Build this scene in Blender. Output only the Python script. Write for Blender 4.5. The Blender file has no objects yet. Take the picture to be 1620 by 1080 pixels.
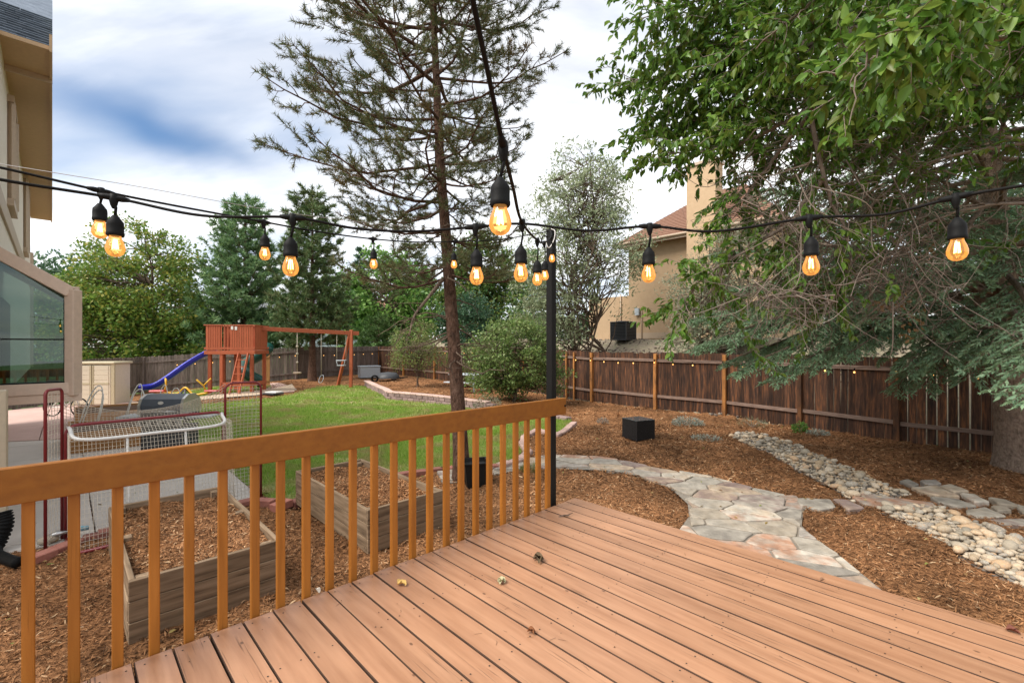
import bpy, bmesh, math, random
import numpy as np
from mathutils import Vector, Matrix, geometry, noise as mnoise

random.seed(7)
rng = np.random.default_rng(7)
scene = bpy.context.scene
COL = scene.collection

# ------------------------------------------------------------------ camera
EYE = 1.40
F = 727.0
cam_d = bpy.data.cameras.new('camera')
cam = bpy.data.objects.new('camera', cam_d)
COL.objects.link(cam)
cam.location = (0, 0, EYE)
cam.rotation_euler = (math.radians(90), 0, 0)
cam_d.sensor_width = 36.0
cam_d.lens = 36.0 * F / 1620.0
cam_d.shift_y = 5.0 / 1620.0
cam_d.clip_start = 0.05
cam_d.clip_end = 2000
scene.camera = cam

# ------------------------------------------------------------------ world: sky with thin broken cloud
SUN_EL, SUN_AZ = 50.0, -118.0          # azimuth measured from +Y towards +X
world = bpy.data.worlds.new('World')
scene.world = world
world.use_nodes = True
wn, wl = world.node_tree.nodes, world.node_tree.links
wn.clear()
w_out = wn.new('ShaderNodeOutputWorld')
w_bg = wn.new('ShaderNodeBackground'); w_bg.inputs['Strength'].default_value = 0.075
wl.new(w_bg.outputs[0], w_out.inputs[0])
sky = wn.new('ShaderNodeTexSky'); sky.sky_type = 'NISHITA'; sky.sun_disc = False
sky.sun_elevation = math.radians(SUN_EL); sky.sun_rotation = math.radians(SUN_AZ)
sky.air_density = 1.0; sky.dust_density = 0.1; sky.ozone_density = 3.5
w_tc = wn.new('ShaderNodeTexCoord')
def vmath(op, a, b=None):
    n = wn.new('ShaderNodeVectorMath'); n.operation = op
    for i, v in enumerate((a, b)):
        if v is None: continue
        if isinstance(v, (tuple, list)): n.inputs[i].default_value = v
        else: wl.new(v, n.inputs[i])
    return n
def fmath(op, a, b=None, clamp=False):
    n = wn.new('ShaderNodeMath'); n.operation = op; n.use_clamp = clamp
    for i, v in enumerate((a, b)):
        if v is None: continue
        if isinstance(v, (int, float)): n.inputs[i].default_value = v
        else: wl.new(v, n.inputs[i])
    return n.outputs[0]
w_dir = vmath('NORMALIZE', w_tc.outputs['Generated']).outputs[0]
w_sep = wn.new('ShaderNodeSeparateXYZ'); wl.new(w_dir, w_sep.inputs[0])
w_zz = fmath('ADD', fmath('MAXIMUM', w_sep.outputs[2], 0.0), 0.22)
w_cx = fmath('DIVIDE', w_sep.outputs[0], w_zz); w_cy = fmath('DIVIDE', w_sep.outputs[1], w_zz)
w_cmb = wn.new('ShaderNodeCombineXYZ'); wl.new(w_cx, w_cmb.inputs[0]); wl.new(w_cy, w_cmb.inputs[1])
w_map = wn.new('ShaderNodeMapping'); wl.new(w_cmb.outputs[0], w_map.inputs[0])
w_map.inputs['Rotation'].default_value = (0, 0, math.radians(28))
w_map.inputs['Scale'].default_value = (0.55, 1.25, 1)
w_map.inputs['Location'].default_value = (3.1, 1.7, 0)
w_n1 = wn.new('ShaderNodeTexNoise'); wl.new(w_map.outputs[0], w_n1.inputs['Vector'])
w_n1.inputs['Scale'].default_value = 1.25; w_n1.inputs['Detail'].default_value = 7
w_n1.inputs['Roughness'].default_value = 0.55; w_n1.inputs['Distortion'].default_value = 0.35
w_mr = wn.new('ShaderNodeMapRange'); wl.new(w_n1.outputs[0], w_mr.inputs[0])
w_mr.inputs[1].default_value = 0.36; w_mr.inputs[2].default_value = 0.60
w_mr.inputs[3].default_value = 0.50; w_mr.inputs[4].default_value = 1.0
# the long blue gap in the cloud over the left trees
gap_c = Vector((-0.77, 1.0, 0.47)).normalized()
gap_l = (Vector((-0.585, 1.0, 0.40)) - Vector((-0.93, 1.0, 0.545))); gap_l = (gap_l - gap_c * gap_l.dot(gap_c)).normalized()
gap_w = gap_c.cross(gap_l).normalized()
d0 = vmath('SUBTRACT', w_dir, tuple(gap_c)).outputs[0]
g_wob = wn.new('ShaderNodeTexNoise'); wl.new(w_dir, g_wob.inputs['Vector']); g_wob.inputs['Scale'].default_value = 7
ga = fmath('DIVIDE', vmath('DOT_PRODUCT', d0, tuple(gap_l)).outputs['Value'], 0.16)
gb0 = vmath('DOT_PRODUCT', d0, tuple(gap_w)).outputs['Value']
gb = fmath('DIVIDE', fmath('ADD', gb0, fmath('MULTIPLY', fmath('SUBTRACT', g_wob.outputs[0], 0.5), 0.08)), 0.036)
gr = fmath('ADD', fmath('POWER', fmath('ABSOLUTE', ga), 2.0), fmath('POWER', fmath('ABSOLUTE', gb), 2.0))
gap = fmath('POWER', 2.718, fmath('MULTIPLY', gr, -1.0))
w_cov = fmath('MULTIPLY', w_mr.outputs[0], fmath('SUBTRACT', 1.0, fmath('MULTIPLY', gap, 0.82)), clamp=True)
w_n2 = wn.new('ShaderNodeTexNoise'); wl.new(w_map.outputs[0], w_n2.inputs['Vector'])
w_n2.inputs['Scale'].default_value = 2.3; w_n2.inputs['Detail'].default_value = 6
w_cr = wn.new('ShaderNodeValToRGB'); wl.new(w_n2.outputs[0], w_cr.inputs[0])
w_cr.color_ramp.elements[0].position = 0.33; w_cr.color_ramp.elements[0].color = (7.7, 8.4, 9.5, 1)
w_cr.color_ramp.elements[1].position = 0.56; w_cr.color_ramp.elements[1].color = (12.2, 12.1, 11.9, 1)
w_hs = wn.new('ShaderNodeHueSaturation'); w_hs.inputs['Saturation'].default_value = 1.2; wl.new(sky.outputs[0], w_hs.inputs['Color'])
w_mix = wn.new('ShaderNodeMixRGB'); wl.new(w_cov, w_mix.inputs[0])
wl.new(w_hs.outputs[0], w_mix.inputs[1]); wl.new(w_cr.outputs[0], w_mix.inputs[2])
wl.new(w_mix.outputs[0], w_bg.inputs[0])

# ------------------------------------------------------------------ sun behind thin cloud
sun_d = bpy.data.lights.new('sun', 'SUN'); sun = bpy.data.objects.new('sun', sun_d); COL.objects.link(sun)
sun_d.energy = 3.0; sun_d.angle = math.radians(34); sun_d.color = (1.0, 0.94, 0.86)
_sd = Vector((math.sin(math.radians(SUN_AZ)) * math.cos(math.radians(SUN_EL)),
              math.cos(math.radians(SUN_AZ)) * math.cos(math.radians(SUN_EL)), math.sin(math.radians(SUN_EL))))
sun.rotation_euler = _sd.to_track_quat('Z', 'Y').to_euler()
sun.location = (0, 0, 30)

scene.view_settings.view_transform = 'Standard'
scene.view_settings.look = 'None'
scene.view_settings.exposure = 0.78
scene.view_settings.gamma = 1.0
scene.view_settings.use_curve_mapping = False
scene.render.engine = 'CYCLES'
scene.cycles.max_bounces = 8
scene.cycles.transparent_max_bounces = 16
scene.cycles.use_denoising = True

# ------------------------------------------------------------------ helpers
def at(px, py, Y):
    return Vector(((px - 810) / F * Y, Y, EYE + (545 - py) / F * Y))
def gp(px, py, z=-0.70):
    Y = F * (EYE - z) / (py - 545)
    return Vector(((px - 810) / F * Y, Y, z))
U = Vector((0.718, 0.696, 0)).normalized()
V = Vector((0.696, -0.718, 0)).normalized()
CORNER = gp(910, 787, 0.0)
def dk(s, t, z=0.0):
    p = CORNER - U * s + V * t
    return Vector((p.x, p.y, z))

def inpoly(X, Y, poly):
    X = np.asarray(X); Y = np.asarray(Y)
    r = np.zeros(X.shape, bool); n = len(poly)
    for i in range(n):
        x1, y1 = poly[i][0], poly[i][1]; x2, y2 = poly[(i + 1) % n][0], poly[(i + 1) % n][1]
        c = (y1 > Y) != (y2 > Y)
        xi = (x2 - x1) * (Y - y1) / ((y2 - y1) if y2 != y1 else 1e-9) + x1
        r ^= c & (X < xi)
    return r

def sstep(a, b, x):
    t = np.clip((x - a) / (b - a), 0, 1); return t * t * (3 - 2 * t)

def vnoise(X, Y, sc, seed=0):
    x = np.asarray(X, float) * sc; y = np.asarray(Y, float) * sc
    xi = np.floor(x).astype(np.int64); yi = np.floor(y).astype(np.int64)
    fx = x - xi; fy = y - yi; fx = fx * fx * (3 - 2 * fx); fy = fy * fy * (3 - 2 * fy)
    def h(a, b):
        n = (a * 374761393 + b * 668265263 + seed * 974711) & 0xffffffff
        n = ((n ^ (n >> 13)) * 1274126177) & 0xffffffff
        return ((n ^ (n >> 16)) & 0xffff) / 65535.0
    return (h(xi, yi) * (1 - fx) + h(xi + 1, yi) * fx) * (1 - fy) + (h(xi, yi + 1) * (1 - fx) + h(xi + 1, yi + 1) * fx) * fy

# retaining wall line (front foot), used by the terrain too
WALL = [gp(580, 612, -.75), gp(597, 621, -.75), gp(610, 627, -.75), gp(616, 632, -.75), gp(640, 634, -.75), gp(680, 638, -.75),
        gp(712, 642, -.75), gp(740, 646, -.74), gp(775, 650, -.73), gp(815, 655, -.72), gp(860, 660, -.71), gp(905, 667, -.70)]
_wx = np.array([p.x for p in WALL]); _wy = np.array([p.y for p in WALL])
def gz(X, Y):
    X = np.asarray(X, float); Y = np.asarray(Y, float)
    z = -0.70 - 0.055 * np.maximum(0, -X - 12) * (Y < 60)
    z = np.maximum(z, -1.5)
    wy = np.interp(X, _wx, _wy, left=23.5, right=6.0)
    d = Y - wy
    near = sstep(0.12, 0.4, d) * (X > -7.4) + sstep(-1.5, 3.0, d) * (X <= -7.4)
    fade = 1 - sstep(-0.5, 2.2, X)
    z = z + 0.16 * near * fade
    z = z - 0.04 * (1 - near) * fade * (Y > 6)
    db = (X - 2.99) * .8 + (Y - 17) * .6
    hill = np.clip((db - .4) / 4.3, 0, 1)
    z = z + 2.33 * hill * (X > -40) 
    return z
def gz1(x, y): return float(gz(x, y))

def link(o, parent=None):
    COL.objects.link(o)
    if parent is not None: o.parent = parent
    return o
def wloc(o):
    p = Vector((0, 0, 0))
    while o is not None:
        p = p + o.location; o = o.parent
    return p
def thing(name, label, cat, loc=(0, 0, 0), group=None):
    o = bpy.data.objects.new(name, None); o.empty_display_size = .1
    COL.objects.link(o); o.location = loc
    o['label'] = label; o['category'] = cat
    if group: o['group'] = group
    return o
def tag(o, label, cat, group=None):
    o['label'] = label; o['category'] = cat
    if group: o['group'] = group
    return o

class MB:
    """collects shapes in WORLD coordinates; build() makes one mesh object"""
    def __init__(s): s.v = []; s.f = []; s.sm = []
    def add(s, vs, fs, smooth=False):
        b = len(s.v); s.v += [tuple(v) for v in vs]; s.f += [tuple(i + b for i in f) for f in fs]; s.sm += [smooth] * len(fs)
        return s
    def box(s, c, sx, sy, sz, M=None, b=0.0):
        """chamfered box, centre c, axes from 3x3 M"""
        M = M or Matrix.Identity(3); c = Vector(c)
        hx, hy, hz = sx / 2, sy / 2, sz / 2
        if b <= 0:
            vs = [c + M @ Vector((x * hx, y * hy, z * hz)) for x in (-1, 1) for y in (-1, 1) for z in (-1, 1)]
            return s.add(vs, [(0, 1, 3, 2), (4, 6, 7, 5), (0, 4, 5, 1), (2, 3, 7, 6), (0, 2, 6, 4), (1, 5, 7, 3)])
        b = min(b, hx * .9, hy * .9, hz * .9)
        idx = {}; vs = []
        for x in (-1, 1):
            for y in (-1, 1):
                for z in (-1, 1):
                    for a in range(3):
                        p = [x * (hx - b), y * (hy - b), z * (hz - b)]
                        p[a] = (x, y, z)[a] * (hx, hy, hz)[a]
                        idx[(x, y, z, a)] = len(vs); vs.append(c + M @ Vector(p))
        fs = []
        for a in range(3):
            o1, o2 = [i for i in range(3) if i != a]
            for sg in (-1, 1):
                q = []
                for (p, r) in ((-1, -1), (1, -1), (1, 1), (-1, 1)):
                    k = [0, 0, 0]; k[a] = sg; k[o1] = p; k[o2] = r; q.append(idx[(*k, a)])
                fs.append(tuple(q))
        for a in range(3):
            o1, o2 = [i for i in range(3) if i != a]
            for p in (-1, 1):
                for r in (-1, 1):
                    k1 = [0, 0, 0]; k1[a] = -1; k1[o1] = p; k1[o2] = r
                    k2 = list(k1); k2[a] = 1
                    fs.append((idx[(*k1, o1)], idx[(*k2, o1)], idx[(*k2, o2)], idx[(*k1, o2)]))
        for x in (-1, 1):
            for y in (-1, 1):
                for z in (-1, 1):
                    fs.append((idx[(x, y, z, 0)], idx[(x, y, z, 1)], idx[(x, y, z, 2)]))
        return s.add(vs, fs)
    def bar(s, p, q, w, h, b=0.0, up=(0, 0, 1)):
        p = Vector(p); q = Vector(q); d = (q - p); L = d.length; d.normalize()
        up = Vector(up)
        if abs(d.dot(up)) > .98: up = Vector((1, 0, 0)) if abs(d.x) < .9 else Vector((0, 1, 0))
        y = up.cross(d).normalized(); z = d.cross(y)
        M = Matrix((d, y, z)).transposed()
        return s.box((p + q) / 2, L, w, h, M, b)
    def tube(s, pts, r, k=8, closed=False, cap=True):
        pts = [Vector(p) for p in pts]; n = len(pts)
        rs = r if isinstance(r, (list, tuple)) else [r] * n
        vs = []; prev = None
        for i, p in enumerate(pts):
            if closed: t = (pts[(i + 1) % n] - pts[i - 1])
            else: t = pts[min(i + 1, n - 1)] - pts[max(i - 1, 0)]
            if t.length < 1e-9: t = Vector((0, 0, 1))
            t.normalize()
            if prev is None:
                a = Vector((0, 0, 1)) if abs(t.z) < .9 else Vector((1, 0, 0))
                x = t.cross(a).normalized()
            else:
                x = (prev - t * prev.dot(t))
                if x.length < 1e-6: x = t.orthogonal()
                x.normalize()
            prev = x; y = t.cross(x)
            for j in range(k):
                a = 2 * math.pi * j / k
                vs.append(p + (x * math.cos(a) + y * math.sin(a)) * rs[i])
        fs = []
        m = n if closed else n - 1
        for i in range(m):
            for j in range(k):
                a = i * k + j; b = i * k + (j + 1) % k; i2 = (i + 1) % n
                fs.append((a, b, i2 * k + (j + 1) % k, i2 * k + j))
        if cap and not closed:
            fs.append(tuple(reversed(range(k)))); fs.append(tuple(range((n - 1) * k, n * k)))
        return s.add(vs, fs, True)
    def lathe(s, c, prof, k=16, axis=None):
        """prof: (radius, height) list around +Z at c"""
        c = Vector(c); vs = []; fs = []
        for (r, h) in prof:
            for j in range(k):
                a = 2 * math.pi * j / k; vs.append(c + Vector((r * math.cos(a), r * math.sin(a), h)))
        for i in range(len(prof) - 1):
            for j in range(k):
                fs.append((i * k + j, i * k + (j + 1) % k, (i + 1) * k + (j + 1) % k, (i + 1) * k + j))
        return s.add(vs, fs, True)
    def prism(s, poly, z0, z1, ch=0.0):
        """poly: list of xy; upright prism, top edge chamfered by ch"""
        n = len(poly); cx = sum(p[0] for p in poly) / n; cy = sum(p[1] for p in poly) / n
        zz = (lambda z, i: z[i]) if isinstance(z1, (list, tuple)) else (lambda z, i: z)
        vs = [(p[0], p[1], z0) for p in poly] + [(p[0], p[1], zz(z1, i) - ch) for i, p in enumerate(poly)]
        fs = [(i, (i + 1) % n, n + (i + 1) % n, n + i) for i in range(n)]
        if ch > 0:
            for i, p in enumerate(poly):
                d = Vector((cx - p[0], cy - p[1])); d = d.normalized() * ch * 1.3 if d.length > 0 else d
                vs.append((p[0] + d.x, p[1] + d.y, zz(z1, i)))
            fs += [(n + i, n + (i + 1) % n, 2 * n + (i + 1) % n, 2 * n + i) for i in range(n)]
            fs.append(tuple(range(2 * n, 3 * n)))
        else: fs.append(tuple(range(n, 2 * n)))
        fs.append(tuple(reversed(range(n))))
        return s.add(vs, fs)
    def build(s, name, mat, parent=None, origin=None, recalc=True):
        me = bpy.data.meshes.new(name)
        off = wloc(parent) if parent is not None else Vector((0, 0, 0))
        if origin is None:
            V_ = np.array(s.v, float); o0 = Vector((V_.min(0) + V_.max(0)) / 2)
            o0.z = float(V_.min(0)[2])
        else: o0 = Vector(origin)
        me.from_pydata([(v[0] - o0.x, v[1] - o0.y, v[2] - o0.z) for v in s.v], [], s.f)
        me.polygons.foreach_set('use_smooth', s.sm)
        if recalc:
            bm = bmesh.new(); bm.from_mesh(me); bmesh.ops.recalc_face_normals(bm, faces=bm.faces); bm.to_mesh(me); bm.free()
        me.materials.append(mat); me.update()
        o = bpy.data.objects.new(name, me); o.location = o0 - off
        return link(o, parent)

def np_mesh(name, Vt, Ft, mat, parent=None, smooth=False):
    """fast triangle mesh from numpy arrays in world coordinates"""
    Vt = np.asarray(Vt, np.float32).reshape(-1, 3); Ft = np.asarray(Ft, np.int32)
    k = Ft.shape[1]
    off = np.array(wloc(parent)) if parent is not None else np.zeros(3)
    me = bpy.data.meshes.new(name)
    me.vertices.add(len(Vt)); me.vertices.foreach_set('co', (Vt - off).astype(np.float32).ravel())
    me.loops.add(Ft.size); me.loops.foreach_set('vertex_index', Ft.ravel())
    me.polygons.add(len(Ft)); me.polygons.foreach_set('loop_start', np.arange(0, Ft.size, k, dtype=np.int32))
    try: me.polygons.foreach_set('loop_total', np.full(len(Ft), k, np.int32))
    except Exception: pass
    if smooth: me.polygons.foreach_set('use_smooth', np.ones(len(Ft), bool))
    me.materials.append(mat)
    me.update(calc_edges=True); me.validate()
    o = bpy.data.objects.new(name, me)
    return link(o, parent)

def inst(name, me, parent, loc, rot=None, scale=None):
    """another object on a shared mesh; loc in world coordinates"""
    o = bpy.data.objects.new(name, me)
    o.location = Vector(loc) - (wloc(parent) if parent is not None else Vector((0, 0, 0)))
    if rot is not None: o.rotation_euler = rot
    if scale is not None: o.scale = scale
    return link(o, parent)

def poly_sheet(name, poly, step, zf, mat, kind='structure'):
    """flat-ish sheet over a polygon, following zf(x,y)"""
    xs = [p[0] for p in poly]; ys = [p[1] for p in poly]
    bd = []; n = len(poly)
    for i in range(n):
        a = Vector(poly[i][:2]); b = Vector(poly[(i + 1) % n][:2]); m = max(1, int((b - a).length / step))
        for j in range(m): bd.append(a.lerp(b, j / m))
    GX, GY = np.meshgrid(np.arange(min(xs), max(xs), step), np.arange(min(ys), max(ys), step))
    GX = GX.ravel() + rng.uniform(-.2, .2, GX.size) * step; GY = GY.ravel() + rng.uniform(-.2, .2, GY.size) * step
    ok = inpoly(GX, GY, poly)
    pts = bd + [Vector((x, y)) for x, y in zip(GX[ok], GY[ok])]
    ed = [(i, (i + 1) % len(bd)) for i in range(len(bd))]
    r = geometry.delaunay_2d_cdt(pts, ed, [], 0, 1e-4)
    vs, fs = r[0], r[2]
    vx = np.array([v[0] for v in vs]); vy = np.array([v[1] for v in vs])
    F3 = np.array([f for f in fs if len(f) == 3])
    cx = vx[F3].mean(1); cy = vy[F3].mean(1)
    F3 = F3[inpoly(cx, cy, poly)]
    o = np_mesh(name, np.c_[vx, vy, zf(vx, vy)], F3, mat, None, True)
    if o.data.polygons and o.data.polygons[0].normal.z < 0: o.data.flip_normals()
    if kind: o['kind'] = kind
    return o

# ------------------------------------------------------------------ materials
def mat_base(name):
    m = bpy.data.materials.new(name); m.use_nodes = True
    nt = m.node_tree; b = nt.nodes.get('Principled BSDF')
    return m, nt, b
def pmat(name, cols, scale=6.0, stretch=(1, 1, 1), rough=.7, bump=.25, bscale=None, detail=6, objvar=.12,
         spec=.3, metallic=0.0, source='noise', dist=.02, pos=None, hue=0.0, coat=0.0, patch=None):
    m, nt, b = mat_base(name); N, L = nt.nodes, nt.links
    tc = N.new('ShaderNodeTexCoord'); oi = N.new('ShaderNodeObjectInfo')
    off = N.new('ShaderNodeVectorMath'); off.operation = 'SCALE'; off.inputs[0].default_value = (37, 53, 71)
    L.new(oi.outputs['Random'], off.inputs['Scale'])
    add = N.new('ShaderNodeVectorMath'); add.operation = 'ADD'
    mp = N.new('ShaderNodeMapping'); mp.inputs['Scale'].default_value = stretch
    L.new(tc.outputs['Object'], mp.inputs[0]); L.new(mp.outputs[0], add.inputs[0]); L.new(off.outputs[0], add.inputs[1])
    cr = N.new('ShaderNodeValToRGB'); el = cr.color_ramp.elements
    n = len(cols)
    pos = pos or [0.25 + .5 * i / max(1, n - 1) for i in range(n)]
    while len(el) < n: el.new(.5)
    for i, c in enumerate(cols): el[i].position = pos[i]; el[i].color = (*c, 1)
    if source == 'noise':
        nz = N.new('ShaderNodeTexNoise'); nz.inputs['Scale'].default_value = scale; nz.inputs['Detail'].default_value = detail
        nz.inputs['Roughness'].default_value = .62
        L.new(add.outputs[0], nz.inputs['Vector']); L.new(nz.outputs[0], cr.inputs[0])
    elif source == 'island':
        ge = N.new('ShaderNodeNewGeometry'); L.new(ge.outputs['Random Per Island'], cr.inputs[0])
    elif source == 'object':
        mx = N.new('ShaderNodeMath'); mx.operation = 'ADD'
        nz = N.new('ShaderNodeTexNoise'); nz.inputs['Scale'].default_value = scale; nz.inputs['Detail'].default_value = detail
        L.new(add.outputs[0], nz.inputs['Vector'])
        sc = N.new('ShaderNodeMath'); sc.operation = 'MULTIPLY_ADD'; sc.inputs[1].default_value = .35; sc.inputs[2].default_value = -.17
        L.new(nz.outputs[0], sc.inputs[0]); L.new(sc.outputs[0], mx.inputs[1]); L.new(oi.outputs['Random'], mx.inputs[0])
        L.new(mx.outputs[0], cr.inputs[0])
    hs = N.new('ShaderNodeHueSaturation')
    mr = N.new('ShaderNodeMapRange'); mr.inputs[3].default_value = 1 - objvar; mr.inputs[4].default_value = 1 + objvar
    L.new(oi.outputs['Random'], mr.inputs[0]); L.new(mr.outputs[0], hs.inputs['Value'])
    L.new(cr.outputs[0], hs.inputs['Color'])
    colo = hs.outputs[0]
    if patch:
        nzp = N.new('ShaderNodeTexNoise'); nzp.inputs['Scale'].default_value = patch[0]; nzp.inputs['Detail'].default_value = 4; L.new(tc.outputs['Object'], nzp.inputs['Vector'])
        mrp = N.new('ShaderNodeMapRange'); mrp.inputs[1].default_value = .32; mrp.inputs[2].default_value = .68; mrp.inputs[3].default_value = patch[1]; mrp.inputs[4].default_value = patch[2]; L.new(nzp.outputs[0], mrp.inputs[0])
        h2 = N.new('ShaderNodeHueSaturation'); L.new(mrp.outputs[0], h2.inputs['Value']); L.new(colo, h2.inputs['Color']); colo = h2.outputs[0]
    L.new(colo, b.inputs['Base Color'])
    b.inputs['Roughness'].default_value = rough; b.inputs['Metallic'].default_value = metallic
    b.inputs['Specular IOR Level'].default_value = spec
    if coat: b.inputs['Coat Weight'].default_value = coat
    if bump > 0:
        n2 = N.new('ShaderNodeTexNoise'); n2.inputs['Scale'].default_value = bscale or scale * 3; n2.inputs['Detail'].default_value = 5
        L.new(add.outputs[0], n2.inputs['Vector'])
        bp = N.new('ShaderNodeBump'); bp.inputs['Strength'].default_value = bump; bp.inputs['Distance'].default_value = dist
        L.new(n2.outputs[0], bp.inputs['Height']); L.new(bp.outputs[0], b.inputs['Normal'])
    m['hs'] = 1
    return m

def leafmat(name, cols, trans=.35, rough=.45, spec=.3, patch=None):
    """leaf / needle material: each leaf its own tint"""
    m, nt, b = mat_base(name); N, L = nt.nodes, nt.links
    ge = N.new('ShaderNodeNewGeometry'); cr = N.new('ShaderNodeValToRGB'); el = cr.color_ramp.elements
    n = len(cols)
    while len(el) < n: el.new(.5)
    for i, c in enumerate(cols): el[i].position = (i + .2) / n; el[i].color = (*c, 1)
    L.new(ge.outputs['Random Per Island'], cr.inputs[0])
    col = cr.outputs[0]
    if patch:
        tc = N.new('ShaderNodeTexCoord'); nz = N.new('ShaderNodeTexNoise'); nz.inputs['Scale'].default_value = patch[0]; nz.inputs['Detail'].default_value = 4
        L.new(tc.outputs['Object'], nz.inputs['Vector'])
        mr = N.new('ShaderNodeMapRange'); mr.inputs[1].default_value = patch[2]; mr.inputs[2].default_value = patch[3]; mr.inputs[4].default_value = patch[4]
        L.new(nz.outputs[0], mr.inputs[0])
        mx = N.new('ShaderNodeMixRGB'); mx.inputs[2].default_value = (*patch[1], 1)
        L.new(mr.outputs[0], mx.inputs[0]); L.new(col, mx.inputs[1]); col = mx.outputs[0]
    L.new(col, b.inputs['Base Color'])
    b.inputs['Roughness'].default_value = rough; b.inputs['Specular IOR Level'].default_value = spec
    tr = N.new('ShaderNodeBsdfTranslucent'); L.new(col, tr.inputs[0])
    ms = N.new('ShaderNodeMixShader'); ms.inputs[0].default_value = trans
    L.new(b.outputs[0], ms.inputs[1]); L.new(tr.outputs[0], ms.inputs[2])
    L.new(ms.outputs[0], N.get('Material Output').inputs[0])
    return m

def solid(name, c, rough=.5, metallic=0.0, spec=.5, var=.08, bump=.05, scale=20):
    c2 = tuple(max(0, x * (1 - var)) for x in c); c1 = tuple(min(1, x * (1 + var)) for x in c)
    return pmat(name, [c2, c1], scale=scale, rough=rough, metallic=metallic, spec=spec, bump=bump, objvar=.03)

M = {}
def paint_wood(name, cols, rough, grain, spec=.4, knots=True):
    """stained board: long grain along local X, thin dark checks"""
    m, nt, b = mat_base(name); N, L = nt.nodes, nt.links
    tc = N.new('ShaderNodeTexCoord'); oi = N.new('ShaderNodeObjectInfo')
    off = N.new('ShaderNodeVectorMath'); off.operation = 'SCALE'; off.inputs[0].default_value = (61, 43, 29); L.new(oi.outputs['Random'], off.inputs['Scale'])
    add = N.new('ShaderNodeVectorMath'); add.operation = 'ADD'; L.new(tc.outputs['Object'], add.inputs[0]); L.new(off.outputs[0], add.inputs[1])
    def nz(stretch, scale, det=5, dist=0):
        mp = N.new('ShaderNodeMapping'); mp.inputs['Scale'].default_value = stretch; L.new(add.outputs[0], mp.inputs[0])
        n = N.new('ShaderNodeTexNoise'); n.inputs['Scale'].default_value = scale; n.inputs['Detail'].default_value = det; n.inputs['Distortion'].default_value = dist
        L.new(mp.outputs[0], n.inputs['Vector']); return n.outputs[0]
    g1 = nz((.8, 9, 9), 3.0); g2 = nz((1.2, 45, 45), 2.2, 3, .4); g3 = nz((1, 1, 1), 1.6, 3)
    cr = N.new('ShaderNodeValToRGB'); el = cr.color_ramp.elements
    while len(el) < len(cols): el.new(.5)
    for i, c in enumerate(cols): el[i].position = .3 + .4 * i / max(1, len(cols) - 1); el[i].color = (*c, 1)
    L.new(g1, cr.inputs[0])
    # checks: narrow dark grain lines
    ck = N.new('ShaderNodeMapRange'); ck.inputs[1].default_value = .40; ck.inputs[2].default_value = .30; L.new(g2, ck.inputs[0])
    pm = N.new('ShaderNodeMapRange'); pm.inputs[1].default_value = .44; pm.inputs[2].default_value = .60; L.new(g3, pm.inputs[0])
    mu = N.new('ShaderNodeMath'); mu.operation = 'MULTIPLY'; L.new(ck.outputs[0], mu.inputs[0]); L.new(pm.outputs[0], mu.inputs[1])
    mg = N.new('ShaderNodeMath'); mg.operation = 'MULTIPLY'; mg.inputs[1].default_value = grain; L.new(mu.outputs[0], mg.inputs[0])
    mx = N.new('ShaderNodeMixRGB'); mx.inputs[2].default_value = (*[c * .35 for c in cols[0]], 1)
    L.new(mg.outputs[0], mx.inputs[0]); L.new(cr.outputs[0], mx.inputs[1])
    hs = N.new('ShaderNodeHueSaturation'); mr = N.new('ShaderNodeMapRange'); mr.inputs[3].default_value = .9; mr.inputs[4].default_value = 1.1
    L.new(oi.outputs['Random'], mr.inputs[0]); L.new(mr.outputs[0], hs.inputs['Value']); L.new(mx.outputs[0], hs.inputs['Color'])
    wr = N.new('ShaderNodeMapRange'); wr.inputs[1].default_value = .30; wr.inputs[2].default_value = .66; wr.inputs[3].default_value = .92; wr.inputs[4].default_value = 1.06
    L.new(nz((.9, 2.2, 2.2), 2.6, 6), wr.inputs[0]); h2 = N.new('ShaderNodeHueSaturation'); L.new(wr.outputs[0], h2.inputs['Value']); L.new(hs.outputs[0], h2.inputs['Color'])
    sm_ = N.new('ShaderNodeMapRange'); sm_.inputs[1].default_value = .62; sm_.inputs[2].default_value = .74; sm_.inputs[4].default_value = .09; L.new(nz((1, 1.6, 1.6), 7.0, 4), sm_.inputs[0])
    hs = N.new('ShaderNodeMixRGB'); hs.inputs[2].default_value = (*[c * .45 for c in cols[0]], 1); L.new(sm_.outputs[0], hs.inputs[0]); L.new(h2.outputs[0], hs.inputs[1])
    col = hs.outputs[0]
    if knots:
        vo = N.new('ShaderNodeTexVoronoi'); vo.inputs['Scale'].default_value = 6.5; vo.inputs['Randomness'].default_value = 1
        mpv = N.new('ShaderNodeMapping'); mpv.inputs['Scale'].default_value = (.55, 1.0, 1.0)
        L.new(add.outputs[0], mpv.inputs[0]); L.new(mpv.outputs[0], vo.inputs['Vector'])
        kr = N.new('ShaderNodeMapRange'); kr.inputs[1].default_value = .055; kr.inputs[2].default_value = .03; kr.inputs[4].default_value = .75
        L.new(vo.outputs['Distance'], kr.inputs[0])
        mk = N.new('ShaderNodeMixRGB'); mk.inputs[2].default_value = (*[c * .22 for c in cols[0]], 1)
        L.new(kr.outputs[0], mk.inputs[0]); L.new(col, mk.inputs[1]); col = mk.outputs[0]
    L.new(col, b.inputs['Base Color'])
    rr = N.new('ShaderNodeMapRange'); rr.inputs[3].default_value = rough - .08; rr.inputs[4].default_value = rough + .12; L.new(g3, rr.inputs[0]); L.new(rr.outputs[0], b.inputs['Roughness'])
    b.inputs['Specular IOR Level'].default_value = spec
    bp = N.new('ShaderNodeBump'); bp.inputs['Strength'].default_value = .35; bp.inputs['Distance'].default_value = .004
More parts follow.
